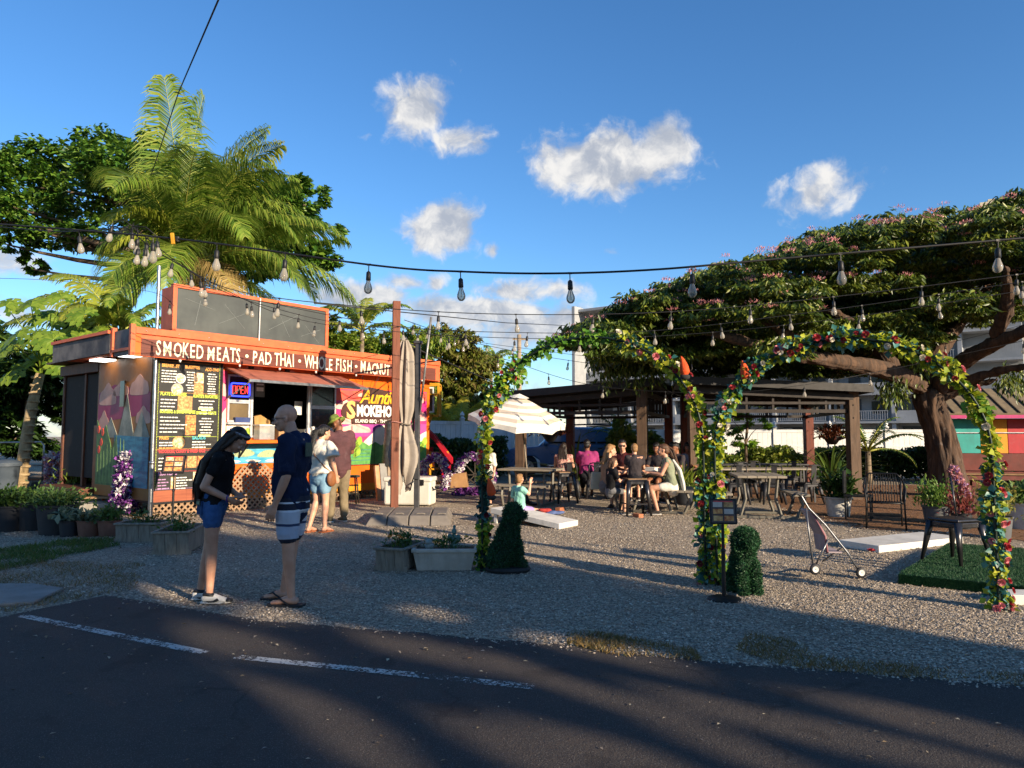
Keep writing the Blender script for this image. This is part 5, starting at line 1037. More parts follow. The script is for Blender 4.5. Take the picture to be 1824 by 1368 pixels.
# ------------------------------------------------------------------ play area and cottage
def playhouse():
    b = G(1690, 862); b.y = 22.0; b.x = P(1688, 780, 22).x
    t = thing('play_cottage', 'colourful cottage with teal, amber and red panels under a tin roof', 'playhouse', b, R(-10))
    def pbx(n, m, x0, x1, y0, y1, z0, z1, bevel=0): mb = MB(); mb.box(((x0+x1)/2, (y0+y1)/2, (z0+z1)/2), (x1-x0, y1-y0, z1-z0)); return mb.build(n, m, t, bevel=bevel)
    RED = mat('cottage_red', 'b03038', 'a02830', 2, .6); TE = mat('cottage_teal', '2f9c94', '2a8c86', 2, .6); AM = mat('cottage_amber', 'd89414', 'c88410', 2, .6); BRN = mat('cottage_brown', '6a3028', '582820', 3, .7)
    pbx('panel', TE, .15, .90, -.03, .0, .95, 1.98); pbx('panel', AM, .92, 1.66, -.03, 0, .95, 1.98); pbx('panel', RED, 1.68, 3.4, -.03, 0, .95, 1.98); pbx('panel', TE, 3.42, 4.6, -.03, 0, .95, 1.98)
    pbx('corner_post', AM, .0, .13, -.05, .06, .3, 2.05); pbx('wall', BRN, 0, 4.7, .01, 1.0, .3, 2.0); pbx('lower_wall', BRN, 0, 4.7, -.05, .0, .42, .94); pbx('deck', BRN, -.3, 4.9, -.9, 1.1, .18, .32); pbx('rail', ALU, .0, 4.7, -.08, -.05, 1.56, 1.585); pbx('bench_board', mat('deck_tan', '8a6a4a', '745838', 4, .7), -.3, 4.9, -.95, -.5, .33, .37)
    pbx('eave_trim', mat('cottage_pink', 'b83474', 'a82c68', 3, .6), -.4, 5.0, -.62, -.58, 2.0, 2.14); RF = mat('tin_roof', '84765e', '6e6250', 5, .6)
    mb = MB(); mb.add([(-.45, -.64, 2.14), (5.05, -.64, 2.14), (5.05, .9, 2.98), (-.2, .9, 2.98), (-.45, -.62, 2.10), (5.05, -.62, 2.10), (5.05, .9, 2.93), (-.2, .9, 2.93)], [(0, 1, 2, 3), (7, 6, 5, 4), (0, 4, 5, 1), (1, 5, 6, 2), (2, 6, 7, 3), (3, 7, 4, 0)]); rf = mb.build('roof', RF, t)
    mb = MB(); mb.add([(-.2, 1.5, 2.5), (5.05, 1.5, 2.5), (5.05, .91, 2.98), (-.2, .91, 2.98)], [(0, 1, 2, 3)]); mb.build('roof_back', RF, t)
    for i in range(16): x = -.4+i*.36; mb = MB(); mb.bar((x, -.63, 2.165), (max(x, -.18), .9, 3.0), .03, .04); mb.build('roof_seam', mat('seam', '4e463a', '423a30', 5, .6), rf)
    for x in (.3, 2.0, 3.8): pbx('skid', BRN, x, x+.2, -.8, 1.0, 0, .18)
playhouse()
def playset():
    b = Vector((-1.95, 19.9, 0)); t = thing('play_tower', 'yellow framed play tower with window behind the truck end', 'play tower', b)
    YL = mat('play_yellow', 'c8921c', 'b88014', 4, .5); T = lambda px, py, Y=19.9: P(px, py, Y)-b
    def e(a, c, w=.06, n='frame_bar', m=YL): mb = MB(); mb.bar(a, c, w, w); mb.build(n, m, t, bevel=.004)
    x0, x1 = T(748, 690).x, T(781, 690).x; zt, zb = T(760, 684).z, T(760, 740).z
    for y in (0, .6):
        for x in (x0, x1): e((x, y, zb), (x, y, zt))
        for z in (zb, zt, (zb+zt)*.5+.15): e((x0, y, z), (x1, y, z), .05)
    for x in (x0, x1):
        for z in (zb, zt): e((x, 0, z), (x, .6, z), .05)
    w = MB(); cx = (x0+x1)/2-.02; w.box((cx-.13, .1, (zb+zt)/2), (.045, .05, .72)); w.box((cx+.13, .1, (zb+zt)/2), (.045, .05, .72)); w.box((cx, .1, (zb+zt)/2+.34), (.22, .05, .045)); w.box((cx, .1, (zb+zt)/2-.34), (.22, .05, .045)); wf = w.build('window_frame', WHITEP, t); MB().box((cx, .11, (zb+zt)/2), (.21, .02, .63)).build('pane', mat('bronze_pane', '5a4a36', '4a3c2c', 8, .3), wf)
    e((x0, 0, zb), (x0-.05, 0, 0)); e((x1-.15, .0, zb+.02), (x0+.1, .0, zb-.6), .05, 'brace'); e((x0+.2, .5, zb), (x0+.2, .5, 0)); e((x0-.2, .8, 0), (x0-.2, .8, zb))
    for z in (.15, .55, 1.0): mb = MB(); mb.box((x0+.35, .3, z), (.9, .5, .04)); mb.build('shelf', YL, t)
    for x in (x0-.08, x0+.3, x0+.78): e((x, .06, 0), (x, .06, 1.05), .05)
    for i, (x, z, m) in enumerate(((.15, .6, 'cottage_red'), (.35, .6, 'cottage_amber'), (.6, .6, 'white_plastic'), (.3, 1.03, 'cottage_red'), (.55, .2, 'white_plastic'))): mb = MB(); mb.box((x0+x, .15, z+.07), (.14, .1, .13)); mb.build('toy_box', MATS[m], t)
    s = thing('slide', 'red plastic slide beside the play tower', 'slide', b+Vector((0, -.25, 0))); RS = mat('slide_red', 'a81828', '981422', 3, .35)
    A, B, C_ = T(752, 764), T(775, 785), T(806, 826); A.y = B.y = C_.y = 0
    for nm, y0, y1, dz in (('bed', 0, .42, 0), ('side_wall', -.04, 0, .13), ('side_wall', .42, .46, .13)):
        mb = MB()
        for p, q in ((A, B), (B, C_)):
            mb.add([(p.x, y0, p.z), (q.x, y0, q.z), (q.x, y0, q.z+dz+.03), (p.x, y0, p.z+dz+.03), (p.x, y1, p.z), (q.x, y1, q.z), (q.x, y1, q.z+dz+.03), (p.x, y1, p.z+dz+.03)], [(0, 1, 2, 3), (7, 6, 5, 4), (0, 4, 5, 1), (1, 5, 6, 2), (2, 6, 7, 3), (3, 7, 4, 0)])
        mb.build(nm, RS, s)
    mb = MB(); mb.prism([(B.x+.12, B.z-.12), (B.x+.25, 0), (C_.x-.1, 0), (C_.x-.05, C_.z-.05)], .1, .36); mb.build('support', RS, s)
playset()

# ------------------------------------------------------------------ post, closed umbrella, pads
REDW = mat('redwood', '7c4630', '643826', 4, .7, .25, stretch=(4, 4, .5))
b = G(702, 915); t = thing('timber_post', 'tall reddish square timber post beside the closed umbrella', 'post', b); ztop = P(697, 537, b.y).z
MB().box((0, 0, ztop/2), (.145, .145, ztop), R(15)).build('shaft', REDW, t, bevel=.008); MB().box((0, 0, .02), (.24, .24, .04), R(15)).build('base_plate', BLACKM, t)
MB().tube([Vector((.0, 0, 1.75))+Vector((.12*math.cos(q), .12*math.sin(q), .01*math.sin(3*q))) for q in [2*PI*i/16 for i in range(16)]], .006, 5, closed=True).build('rope_tie', mat('pink_cord', 'c08a80', 'b07a70', 9, .8), t, True)
def umbrella_closed():
    b = G(742, 912); t = thing('closed_umbrella', 'closed beige cantilever umbrella tied to its dark pole', 'umbrella', b)
    DK = mat('umb_metal', '4a4a4c', '3c3c3e', 7, .45, metal=.4); zt = P(742, 612, b.y).z
    MB().box((0, 0, zt/2), (.10, .13, zt)).build('pole', DK, t, bevel=.01); MB().box((0, 0, zt+.02), (.16, .18, .06)).build('pole_cap', DK, t, bevel=.01)
    MB().tube([(.05, -.05, 1.9), P(800, 560, b.y-.3)-b+Vector((-.35, 0, -.05))], .022, 8).build('arm', mat('umb_arm', '8a8a88', '767674', 7, .4, metal=.4), t, True); MB().tube([(-.02, -.08, .62), (-.02, -.18, .62), (-.10, -.2, .55)], .014, 6).build('crank', DK, t, True); MB().box((0, -.06, .75), (.12, .1, .22)).build('crank_box', DK, t, bevel=.01)
    MB().tube([(-.08, 0, zt-.1), (-.09, 0, 1.5)], .03, 8).build('track', DK, t, True)
    # folded canopy: star-shaped folds, tied at the waist
    cx = (P(721, 700, b.y)-b).x; z = lambda py: (P(716, py, b.y)-b).z
    prof = [(606, .05, .02), (625, .15, .05), (660, .20, .06), (700, .235, .055), (735, .17, .045), (750, .11, .03), (758, .115, .035), (785, .24, .09), (810, .29, .10), (835, .24, .10), (850, .17, .09), (862, .12, .08)]
    n = 64; V = []; Fc = []
    for i, (py, r, amp) in enumerate(prof):
        for j in range(n):
            q = 2*PI*j/n; f = math.sin(q*9+i*.12)+.5*math.sin(q*14+i*.3+1); rr_ = r*.95+amp*(1.0 if i < 6 else .8)*f; zz = z(py)+(.16*math.sin(q*4+.6)+.08*math.sin(q*7) if i > 8 else 0)*(i-8)/3
            V.append((cx+rr_*math.cos(q)*.95+.012*math.sin(i*1.7), -.05+rr_*math.sin(q)*.8, zz))
    for i in range(len(prof)-1):
        for j in range(n): Fc.append((i*n+j, i*n+(j+1) % n, (i+1)*n+(j+1) % n, (i+1)*n+j))
    o = fast('canopy', V, Fc, mat('umb_cloth', 'a0968a', '8c8276', 3, .85, .15, bscale=30), t, True); sd = o.modifiers.new('s', 'SUBSURF'); sd.levels = sd.render_levels = 1
    MB().tube([(cx+.16*math.cos(q), -.05+.15*math.sin(q), z(755)+.02*math.sin(q*2)) for q in [2*PI*i/20 for i in range(20)]], .014, 6, closed=True).build('tie_strap', mat('strap', '6a6256', '5a5248', 9, .8), t, True)
    MB().ell((cx, -.05, z(606)+.02), (.05, .05, .05), 10).build('finial', DK, t, True); MB().bar((cx, -.05, z(612)), (0, 0, zt-.05), .03, .03).build('hanger', DK, t)
umbrella_closed()
PADM = mat('pad_grey', '7e766c', '6c655c', 3, .8, .2)
for i in range(4):
    x0 = -2.5+i*.36
    t = thing('ballast_slab', ['grey ballast slab at the left end under the timber post', 'grey ballast slab second from left at the foot of the umbrella', 'grey ballast slab third from left at the foot of the umbrella', 'grey ballast slab at the right end of the umbrella base'][i], 'ballast', (x0+.18, 12.75, 0), R(4), 'umbrella ballast slabs')
    MB().add([(-.172, -.85, 0), (.172, -.85, 0), (.172, .85, 0), (-.172, .85, 0), (-.17+(.08 if i == 0 else 0), -.68, .15), (.17-(.08 if i == 3 else 0), -.68, .15), (.17-(.08 if i == 3 else 0), .7, .15), (-.17+(.08 if i == 0 else 0), .7, .15)], [(3, 2, 1, 0), (4, 5, 6, 7), (0, 1, 5, 4), (1, 2, 6, 5), (2, 3, 7, 6), (3, 0, 4, 7)]).build('slab', PADM, t, bevel=.015)
    MB().tube([(-.08, -.5, .15), (-.05, -.5, .165), (.05, -.5, .165), (.08, -.5, .15)], .012, 6).build('grip', PADM, t, True)

# ------------------------------------------------------------------ cooler, stool, wrapped heater, cart by the truck
b = G(727, 902); t = thing('cooler', 'large white cooler chest on the gravel behind the umbrella', 'cooler', (b.x, b.y+.3, 0), R(-8)); CW = mat('cooler_white', 'd2cfc4', 'bfbbae', 2, .5)
MB().box((0, 0, .27), (1.02, .5, .50)).build('body', CW, t, bevel=.04); MB().box((0, 0, .56), (1.06, .54, .10)).build('lid', CW, t, bevel=.03)
for x in (-.32, .32): MB().box((x, -.275, .5), (.1, .03, .12)).build('latch', BLACKM, t, bevel=.006)
for s in (-1, 1): MB().tube([(s*.51, -.12, .4), (s*.55, -.12, .34), (s*.55, .12, .34), (s*.51, .12, .4)], .015, 6).build('handle', BLACKM, t, True)
def round_stool(label, b, h=.62, rz=0):
    t = thing('bar_stool', label, 'stool', b, rz); m = mat('stool_dark', '3a3830', '2c2a26', 6, .5, metal=.3)
    MB().lathe([(.02, h-.05), (.17, h-.05), (.18, h-.025), (.17, h), (.02, h)], n=24).build('seat', mat('stool_seat', '4e4a3a', '3c3a30', 5, .5), t, 'a')
    for i in range(4): q = PI/4+PI/2*i; MB().tube([(.12*math.cos(q), .12*math.sin(q), h-.05), (.19*math.cos(q), .19*math.sin(q), 0)], .017, 8).build('leg', m, t, True)
    for z, r in ((.2, .17), (.4, .15)): MB().tube([(r*math.cos(q), r*math.sin(q), z) for q in [2*PI*i/20 for i in range(20)]], .009, 6, closed=True).build('ring', m, t, True)
round_stool('round dark bar stool standing in front of the truck', G(626, 897))
b = Vector(tloc(5.25, -.55, 0)); t = thing('wrapped_column', 'tall column wrapped in black plastic leaning by the truck', 'wrapped column', b, TR_RZ)
MB().box((0, 0, .42), (.30, .20, .84)).build('stand', mat('tan_board', '9a8670', '7c6c5a', 4, .7), t, bevel=.01)
mb = MB(); mb.tube([(0, 0, .75), (.02, 0, 1.0), (.05, 0, 1.5), (.06, .02, 1.82), (.05, .02, 1.88)], [(.21, .17), (.23, .19), (.2, .16), (.19, .15), (.1, .1)], 22); o = remesh(mb, 'plastic_wrap', mat('black_plastic', '2c2d2c', '3c3d3c', 9, .25, 1., bscale=9, rvar=.06), t, .02, 2)
t = thing('leaning_board', 'grey and orange board leaning against the wrapped column', 'board', tloc(5.0, -.62, 0), TR_RZ); MB().box((0, 0, .42), (.2, .05, .84), M=Matrix.Rotation(R(-8), 3, 'X')).build('panel', mat('grey_tile', '8c8a86', '7a7874', 4, .6), t, bevel=.004); MB().box((-.16, .03, .40), (.12, .05, .8), M=Matrix.Rotation(R(-8), 3, 'X')).build('side_strip', mat('fade_orange', 'c47a3a', 'a89078', 1.5, .6), t)

# ------------------------------------------------------------------ artificial flowers
def flowermat(n, cols): return leafmat(n, cols, .2, .6, .2)
WHITEF, PURPF, VIOF, PINKF = flowermat('petal_white', ['e6e0e0', 'd8d0d8', 'f0ece4']), flowermat('petal_purple', ['7a3a8a', '8e50a0', '5a2a70']), flowermat('petal_violet', ['3c2450', '55306c', '2a1c3a']), flowermat('petal_pink', ['c85a8a', 'd880a0', 'b04888'])
def bloom_mass(path, r, parent, mats, n=220, s=.07):
    """garland of small blossoms along a path, one part for each colour"""
    path = [np.array(p, float) for p in path]; k = len(path)
    for mi, m in enumerate(mats):
        C = []; D = []
        for i in range(n):
            q = random.random()*(k-1); j = min(int(q), k-2); c = path[j]+(path[j+1]-path[j])*(q-j)
            if (int(q*2.3+mi) % len(mats)) != mi and random.random() < .6: continue
            d = nrm(rng.normal(0, 1, 3)); cc = c+d*r*random.uniform(.6, 1)
            for p in range(5): C.append(cc+rng.normal(0, s*.25, 3)); D.append(d+rng.normal(0, .6, 3))
        o = leafmesh('blossoms', np.array(C), s*rng.uniform(.7, 1.2, len(C)), m, parent, D=np.array(D), aspect=.7, jit=.2); o['kind'] = 'stuff'
b = G(820, 882); t = thing('flower_cart', 'small wooden cart between two wheels wreathed in purple and white flowers', 'cart', b); Yc = b.y
MB().prism([(-.02, .38), (.34, .42), (.40, .06), (-.04, .04)], -.2, .2, o=(.0-.2, 0, .15)).build('box', mat('cart_wood', 'a07a50', '886442', 4, .8, .2), t, bevel=.008)
for cx, rx, rz_, n in ((-.62, .3, .45, 1), (.36, .44, .47, 0)):
    c = Vector((cx, .1-.3*n, .5)); w = MB(); w.tube([c+Vector((rx*math.cos(q), .08*math.sin(q)*n, rz_*math.sin(q))) for q in [2*PI*i/28 for i in range(28)]], .025, 6, closed=True); [w.bar(c, c+Vector((rx*math.cos(q), 0, rz_*math.sin(q))), .02, .02) for q in [2*PI*i/8 for i in range(8)]]; wo = w.build('wheel', mat('cart_iron', '4a4238', '3a342c', 6, .7), t)
    bloom_mass([c+Vector((rx*math.cos(q), -.03, rz_*math.sin(q))) for q in [PI*(-.2+1.4*i/20) for i in range(21)]], .10, t, [WHITEF, PURPF], 330, .085)
bloom_mass([(-.1, -.1, .1), (.3, -.1, .08), (.7, 0, .1)], .12, t, [PURPF, VIOF], 160, .08)
MB().tube([(.2, 0, .4), (.7, -.3, .1)], .02, 6).build('shaft', MATS['cart_iron'], t)
def flower_column(label, base, h, r, mats, lean=0):
    t = thing('flower_column', label, 'flower column', base); MB().tube([(0, 0, 0), (lean, 0, h)], .03, 8).build('stake', BLACKM, t); MB().lathe([(.12, 0), (.1, .06), (.03, .08)], n=14).build('base', BLACKM, t)
    bloom_mass([(lean*i/8, 0, .1+(h-.1)*i/8) for i in range(9)], r, t, mats, 620, .085); return t
flower_column('column of white, lilac and coral flowers near the papaya', G(93, 885), .95, .19, [WHITEF, flowermat('petal_lilac', ['a878b0', 'c0a0c8']), flowermat('petal_coral', ['d88070', 'e0a090'])])
flower_column('column of white and dark purple flowers beside the menu board', G(222, 916), 1.05, .27, [WHITEF, VIOF, PURPF], .1)

# ------------------------------------------------------------------ planters and pots
def wood_planter(label, b, L, W, h, rz, n_fl=(.9, .6, .1)):
    t = thing('wood_planter', label, 'planter', b, rz); m = mat('weathered_wood', '8a8274', '6e675b', 5, .85, .3, stretch=(5, 5, .7))
    for s in (-1, 1):
        k = max(3, int(L/.13))
        for i in range(k): x = -L/2+L*(i+.5)/k; mb = MB(); mb.add([(x-L/k*.48, s*W/2*.9, 0.02), (x+L/k*.48, s*W/2*.9, 0.02), (x+L/k*.48, s*W/2, h), (x-L/k*.48, s*W/2, h), (x-L/k*.48, s*W/2*.9-s*.02, 0.02), (x+L/k*.48, s*W/2*.9-s*.02, 0.02), (x+L/k*.48, s*W/2-s*.02, h), (x-L/k*.48, s*W/2-s*.02, h)], [(0, 1, 2, 3), (7, 6, 5, 4), (0, 4, 5, 1), (1, 5, 6, 2), (2, 6, 7, 3), (3, 7, 4, 0)]); mb.build('board', m, t)
        k = max(2, int(W/.13))
        for i in range(k): y = -W*.45+W*.9*(i+.5)/k; mb = MB(); mb.box((s*(L/2-.012), y, h/2+.01), (.022, W*.9/k-.006, h-.02)); mb.build('board', m, t)
        MB().box((0, s*W/2, h+.012), (L+.04, .05, .024)).build('rim', m, t, bevel=.004); MB().box((s*L/2, 0, h+.0125), (.05, W-.051, .022)).build('rim', m, t, bevel=.004)
        MB().box((0, s*(W*.45-.02), .03), (L+.05, .04, .06)).build('foot', m, t)
    MB().box((0, 0, h-.05), (L-.06, W-.06, .03)).build('soil', MATS['soil'], t)
    plant_tuft(t, (0, 0, h-.03), L*.45, W*.4, .2, 260, MATS['leaf_small'], .06)
    flowers(t, [(random.uniform(-L*.42, L*.42), random.uniform(-W*.3, W*.3), h+random.uniform(.06, .16)) for i in range(int(4+L*6))], 'd87a1c')
    return t
leafmat('leaf_small', ['2e4a1e', '44622a', '587438', '384f28'], .3)
def plant_tuft(t, c, rx, ry, h, n, m, s=.08, name='foliage', asp=.4, up=.8):
    C = np.array(c)+np.stack([rng.normal(0, rx*.5, n), rng.normal(0, ry*.5, n), np.abs(rng.normal(.5, .28, n))*h], 1); D = np.stack([C[:, 0]-c[0], C[:, 1]-c[1], np.full(n, h*up)], 1)
    o = leafmesh(name, C, s*rng.uniform(.6, 1.3, n), m, t, D=nrm(D), aspect=asp, jit=.5); o['kind'] = 'stuff'; return o
def flowers(t, pts, col):
    for p in pts: o = MB(); [o.ell(Vector(p)+Vector((.014*math.cos(q), .014*math.sin(q), 0)), (.013, .013, .008), 6) for q in [2*PI*i/5 for i in range(5)]]; o.ell(Vector(p)+Vector((0, 0, .006)), (.01, .01, .008), 6); o.build('flower', mat('fl_'+col, col), t, True)
wood_planter('long weathered timber planter beside the clay pots', G(240, 968)+Vector((0, .25, 0)), .62, .40, .25, R(4)); wood_planter('weathered timber planter with orange marigolds set end-on', G(287, 990)+Vector((.02, .45, 0)), .42, .85, .27, R(10))
wood_planter('weathered timber planter left of the white trough', G(690, 1020)+Vector((.1, .32, 0)), .34, .62, .24, R(-16))
b = G(790, 1018)+Vector((0, .17, 0)); t = thing('white_trough', 'white ribbed trough planter in front of the flower arch', 'planter', b, R(1)); WT = mat('trough_white', 'b9b3a6', 'a39d90', 5, .6)
mb = MB(); mb.add([(-.30, -.13, 0), (.30, -.13, 0), (.30, .13, 0), (-.30, .13, 0), (-.345, -.165, .215), (.345, -.165, .215), (.345, .165, .215), (-.345, .165, .215)], [(3, 2, 1, 0), (0, 1, 5, 4), (1, 2, 6, 5), (2, 3, 7, 6), (3, 0, 4, 7), (4, 5, 6, 7)]); mb.build('trough', WT, t, bevel=.008)
for s in (-1, 1): MB().box((0, s*.165, .225), (.72, .035, .04)).build('rim', WT, t, bevel=.006); MB().box((s*.345, 0, .225), (.035, .29, .039)).build('rim', WT, t, bevel=.006)
for i in range(9): mb = MB(); x = -.28+.07*i; mb.bar((x*.93, -.134, .01), (x, -.164, .2), .012, .008); mb.build('rib', WT, t)
MB().box((0, 0, .218), (.64, .29, .012)).build('soil', MATS['soil'], t); plant_tuft(t, (0, 0, .22), .28, .1, .14, 320, MATS['leaf_small'], .05); flowers(t, [(.24, 0, .36), (.29, .04, .33), (-.1, .02, .3)], 'd8a01c')
g = thing('garden_statue', 'small mossy stone cherub figure standing in the white trough', 'statue', b+Vector((.10, .02, .215))); mb = MB()
for c, r in (((0, 0, .04), (.05, .045, .05)), ((0, 0, .11), (.04, .035, .06)), ((0, -.01, .2), (.032, .032, .036)), ((-.05, 0, .13), (.03, .02, .05)), ((.05, 0, .12), (.03, .02, .05)), ((.0, .02, .245), (.02, .02, .025))): mb.ell(c, r, 10)
remesh(mb, 'figure', mat('verdigris', '6a8a80', '4e6a62', 14, .8, .3), g, .008, 3)
g = thing('garden_statue', 'pale stone frog ornament in the white trough', 'statue', b+Vector((-.17, -.02, .215))); mb = MB()
for c, r in (((0, 0, .04), (.06, .05, .045)), ((-.01, -.02, .09), (.045, .04, .035)), ((-.04, -.02, .12), (.018, .018, .02)), ((.03, -.02, .12), (.018, .018, .02))): mb.ell(c, r, 10)
remesh(mb, 'figure', mat('pale_stone', '8f9a98', '76807e', 14, .8, .3), g, .008, 3)
def pot(name, label, b, r, h, m, leaf, n, ph, ls, asp=.4, kind='plant', pattern=False, rim=.02):
    t = thing(name, label, kind, b); MB().lathe([(r*.78, 0), (r*.95, h*.9), (r*1.0, h*.92), (r*1.03, h), (r*.95, h), (r*.9, h*.9)], n=28).build('pot', m, t, 'a'); MB().lathe([(r*.9, h*.86), (r*.5, h*.9), (.01, h*.9)], n=20).build('soil', MATS['soil'], t)
    plant_tuft(t, (0, 0, h*.9), r*1.3, r*1.3, ph, n, leaf, ls, 'foliage', asp)
    st = MB(); [st.tube([(random.uniform(-r*.4, r*.4), random.uniform(-r*.4, r*.4), h*.85), (random.uniform(-r, r), random.uniform(-r, r), h+ph*.7)], [.008, .004], 5) for i in range(7)]; st.build('stems', mat('stem_green', '4a5a2a', '5a6a34', 6, .7), t); return t
BLKP = mat('pot_black', '2a2d32', '22252a', 4, .55, wear=.1); CLAY = mat('pot_clay', '7a5648', '664638', 5, .8, .15); WPOT = mat('pot_white', 'c8c6be', 'b0aea6', 12, .6, .3); GPOT = mat('pot_grey', '5c5e60', '4e5052', 5, .6); HERB = leafmat('leaf_herb', ['3e5a28', '56743a', '4a6430', '6a8444'], .3); SAGE = leafmat('leaf_sage', ['6a7c66', '7e8e78', '566a54'], .25)
pot('potted_plant', 'big black nursery pot of herbs in the row at left', G(78, 956)+Vector((0, .3, 0)), .30, .45, BLKP, HERB, 900, .26, .08); pot('potted_plant', 'black nursery pot behind the biggest one at left', G(35, 948)+Vector((0, .3, 0)), .26, .44, BLKP, HERB, 600, .24, .08); pot('potted_plant', 'black nursery pot cut by the left edge of the picture', G(-12, 950)+Vector((0, .3, 0)), .28, .40, BLKP, LEAF_D, 600, .3, .1)
pot('potted_plant', 'small black pot with pale succulent leaves', G(114, 957)+Vector((0, .12, 0)), .15, .24, BLKP, SAGE, 140, .16, .15, .55); pot('potted_plant', 'left clay pot with grey-green leaves', G(149, 957)+Vector((0, .12, 0)), .17, .24, CLAY, SAGE, 180, .15, .11, .5); pot('potted_plant', 'right clay pot with leafy herb beside the timber planter', G(186, 957)+Vector((0, .12, 0)), .17, .24, CLAY, HERB, 420, .22, .08)
pot('potted_plant', 'white textured pot with dark broad leaves by the right pavilion', G(1503, 922)+Vector((0, .2, 0)), .24, .36, WPOT, LEAF_D, 260, .42, .18, .5); pot('potted_plant', 'grey pot with bushy green plant at the tree trunk', G(1681, 935)+Vector((0, .2, 0)), .22, .30, GPOT, leafmat('leaf_bushy', ['4a6a28', '64843a', '7c9444'], .35), 600, .42, .09); pot('potted_plant', 'grey pot with tall leggy plant at the right edge', G(1795, 962)+Vector((0, .2, 0)), .2, .32, GPOT, leafmat('leaf_yellowing', ['6a7a34', '8a8a3c', '9a8a44'], .35), 380, .5, .09); pot('potted_plant', 'white pot cut by the right edge of the picture', G(1845, 945)+Vector((0, .2, 0)), .28, .42, WPOT, HERB, 420, .35, .12); pot('potted_plant', 'dark pot with red-leaved plant behind the platform chair', G(1728, 945)+Vector((0, .2, 0)), .16, .26, BLKP, leafmat('leaf_red', ['7a3a34', '94504a', '6a3a30'], .35), 260, .4, .1)
pot('potted_plant', 'black pot with arching strap leaves beside the seated women', G(1215, 905)+Vector((.25, .8, 0)), .26, .3, BLKP, LEAF_H, 120, .5, .3, .14)
pg = thing('flower_garland', 'pink and lilac flower garland draped beside the tree trunk', 'garland', G(1715, 915)); MB().tube([(0, 0, 0), (-.1, 0, .5), (-.15, 0, .85)], .02, 6).build('stake', BLACKM, pg); bloom_mass([(.1, 0, .05), (.08, 0, .3), (-.02, 0, .6), (-.16, 0, .85)], .1, pg, [flowermat('petal_dusty', ['b8808c', 'c89aa0']), MATS['petal_lilac'], flowermat('petal_rose', ['c07a78', 'd09a90'])], 200, .05)
# left yard: step, bench seat, drum, fern, bin, trolley
t = thing('concrete_step', 'low pale concrete step beside the truck end', 'step', G(150, 912), R(10)); MB().box((0, .3, .08), (1.3, .7, .16)).build('slab', mat('pale_concrete', 'a8a294', '948e80', 4, .85, .2), t, bevel=.01); MB().box((0, .05, .27), (1.9, .06, .04)).build('handrail', mat('rail_tan', '9a7a58', '846646', 5, .7), t); [MB().box((x, .05, .2), (.05, .05, .12)).build('rail_post', MATS['rail_tan'], t) for x in (-.7, .7)]
t = thing('orange_chair', 'orange wooden chair against the truck end wall', 'chair', G(190, 892), R(-30)); OC = mat('chair_orange', 'b8541c', 'a04818', 5, .6)
MB().box((0, 0, .40), (.62, .55, .05)).build('seat', OC, t, bevel=.01); MB().box((0, .27, .70), (.62, .05, .55), M=Matrix.Rotation(R(-12), 3, 'X')).build('backrest', OC, t, bevel=.01); [MB().box((sx*.28, sy*.24, .19), (.05, .05, .38)).build('leg', OC, t) for sx in (-1, 1) for sy in (-1, 1)]; [MB().box((sx*.32, 0, .60), (.07, .55, .04)).build('armrest', OC, t, bevel=.01) for sx in (-1, 1)]
t = pot('potted_plant', 'feathery fern in a dark drum beside the orange chair', G(140, 893), .26, .42, BLKP, leafmat('leaf_fern', ['5a7a2c', '7a9438', '96a848'], .4), 900, .55, .14, .22)
t = thing('waste_bin', 'grey-blue waste bin at the left edge behind the pots', 'bin', G(5, 905), R(10)); MB().lathe([(.2, 0), (.27, .85), (.28, .86)], n=20).build('body', mat('bin_blue', '4a545e', '3e4852', 5, .6), t, 'a'); MB().lathe([(.30, .86), (.30, .93), (.22, .98), (.02, 1.0)], n=20).build('lid', MATS['bin_blue'], t, 'a')
t = thing('hand_trolley', 'grey metal cart frame standing behind the papaya trunk', 'cart', P(50, 800, 19)*1-Vector((0, 0, P(50, 800, 19).z))); [MB().tube(p, .025, 8).build('rail', STEEL, t, True) for p in ([(-.8, 0, 1.3), (.35, 0, 1.32), (.42, 0, 1.22), (.42, 0, .3)], [(-.8, 0, .7), (.42, 0, .7)], [(-.1, 0, 1.3), (-.1, 0, .2)])]; MB().box((-.2, .3, .32), (1.3, .6, .05)).build('deck', WOODB, t); [MB().lathe([(.13, -.03), (.13, .03)], (x, 0, .13), 16, Matrix.Rotation(PI/2, 3, 'X')).build('wheel', MATS['rubber'], t) for x in (-.6, .25)]

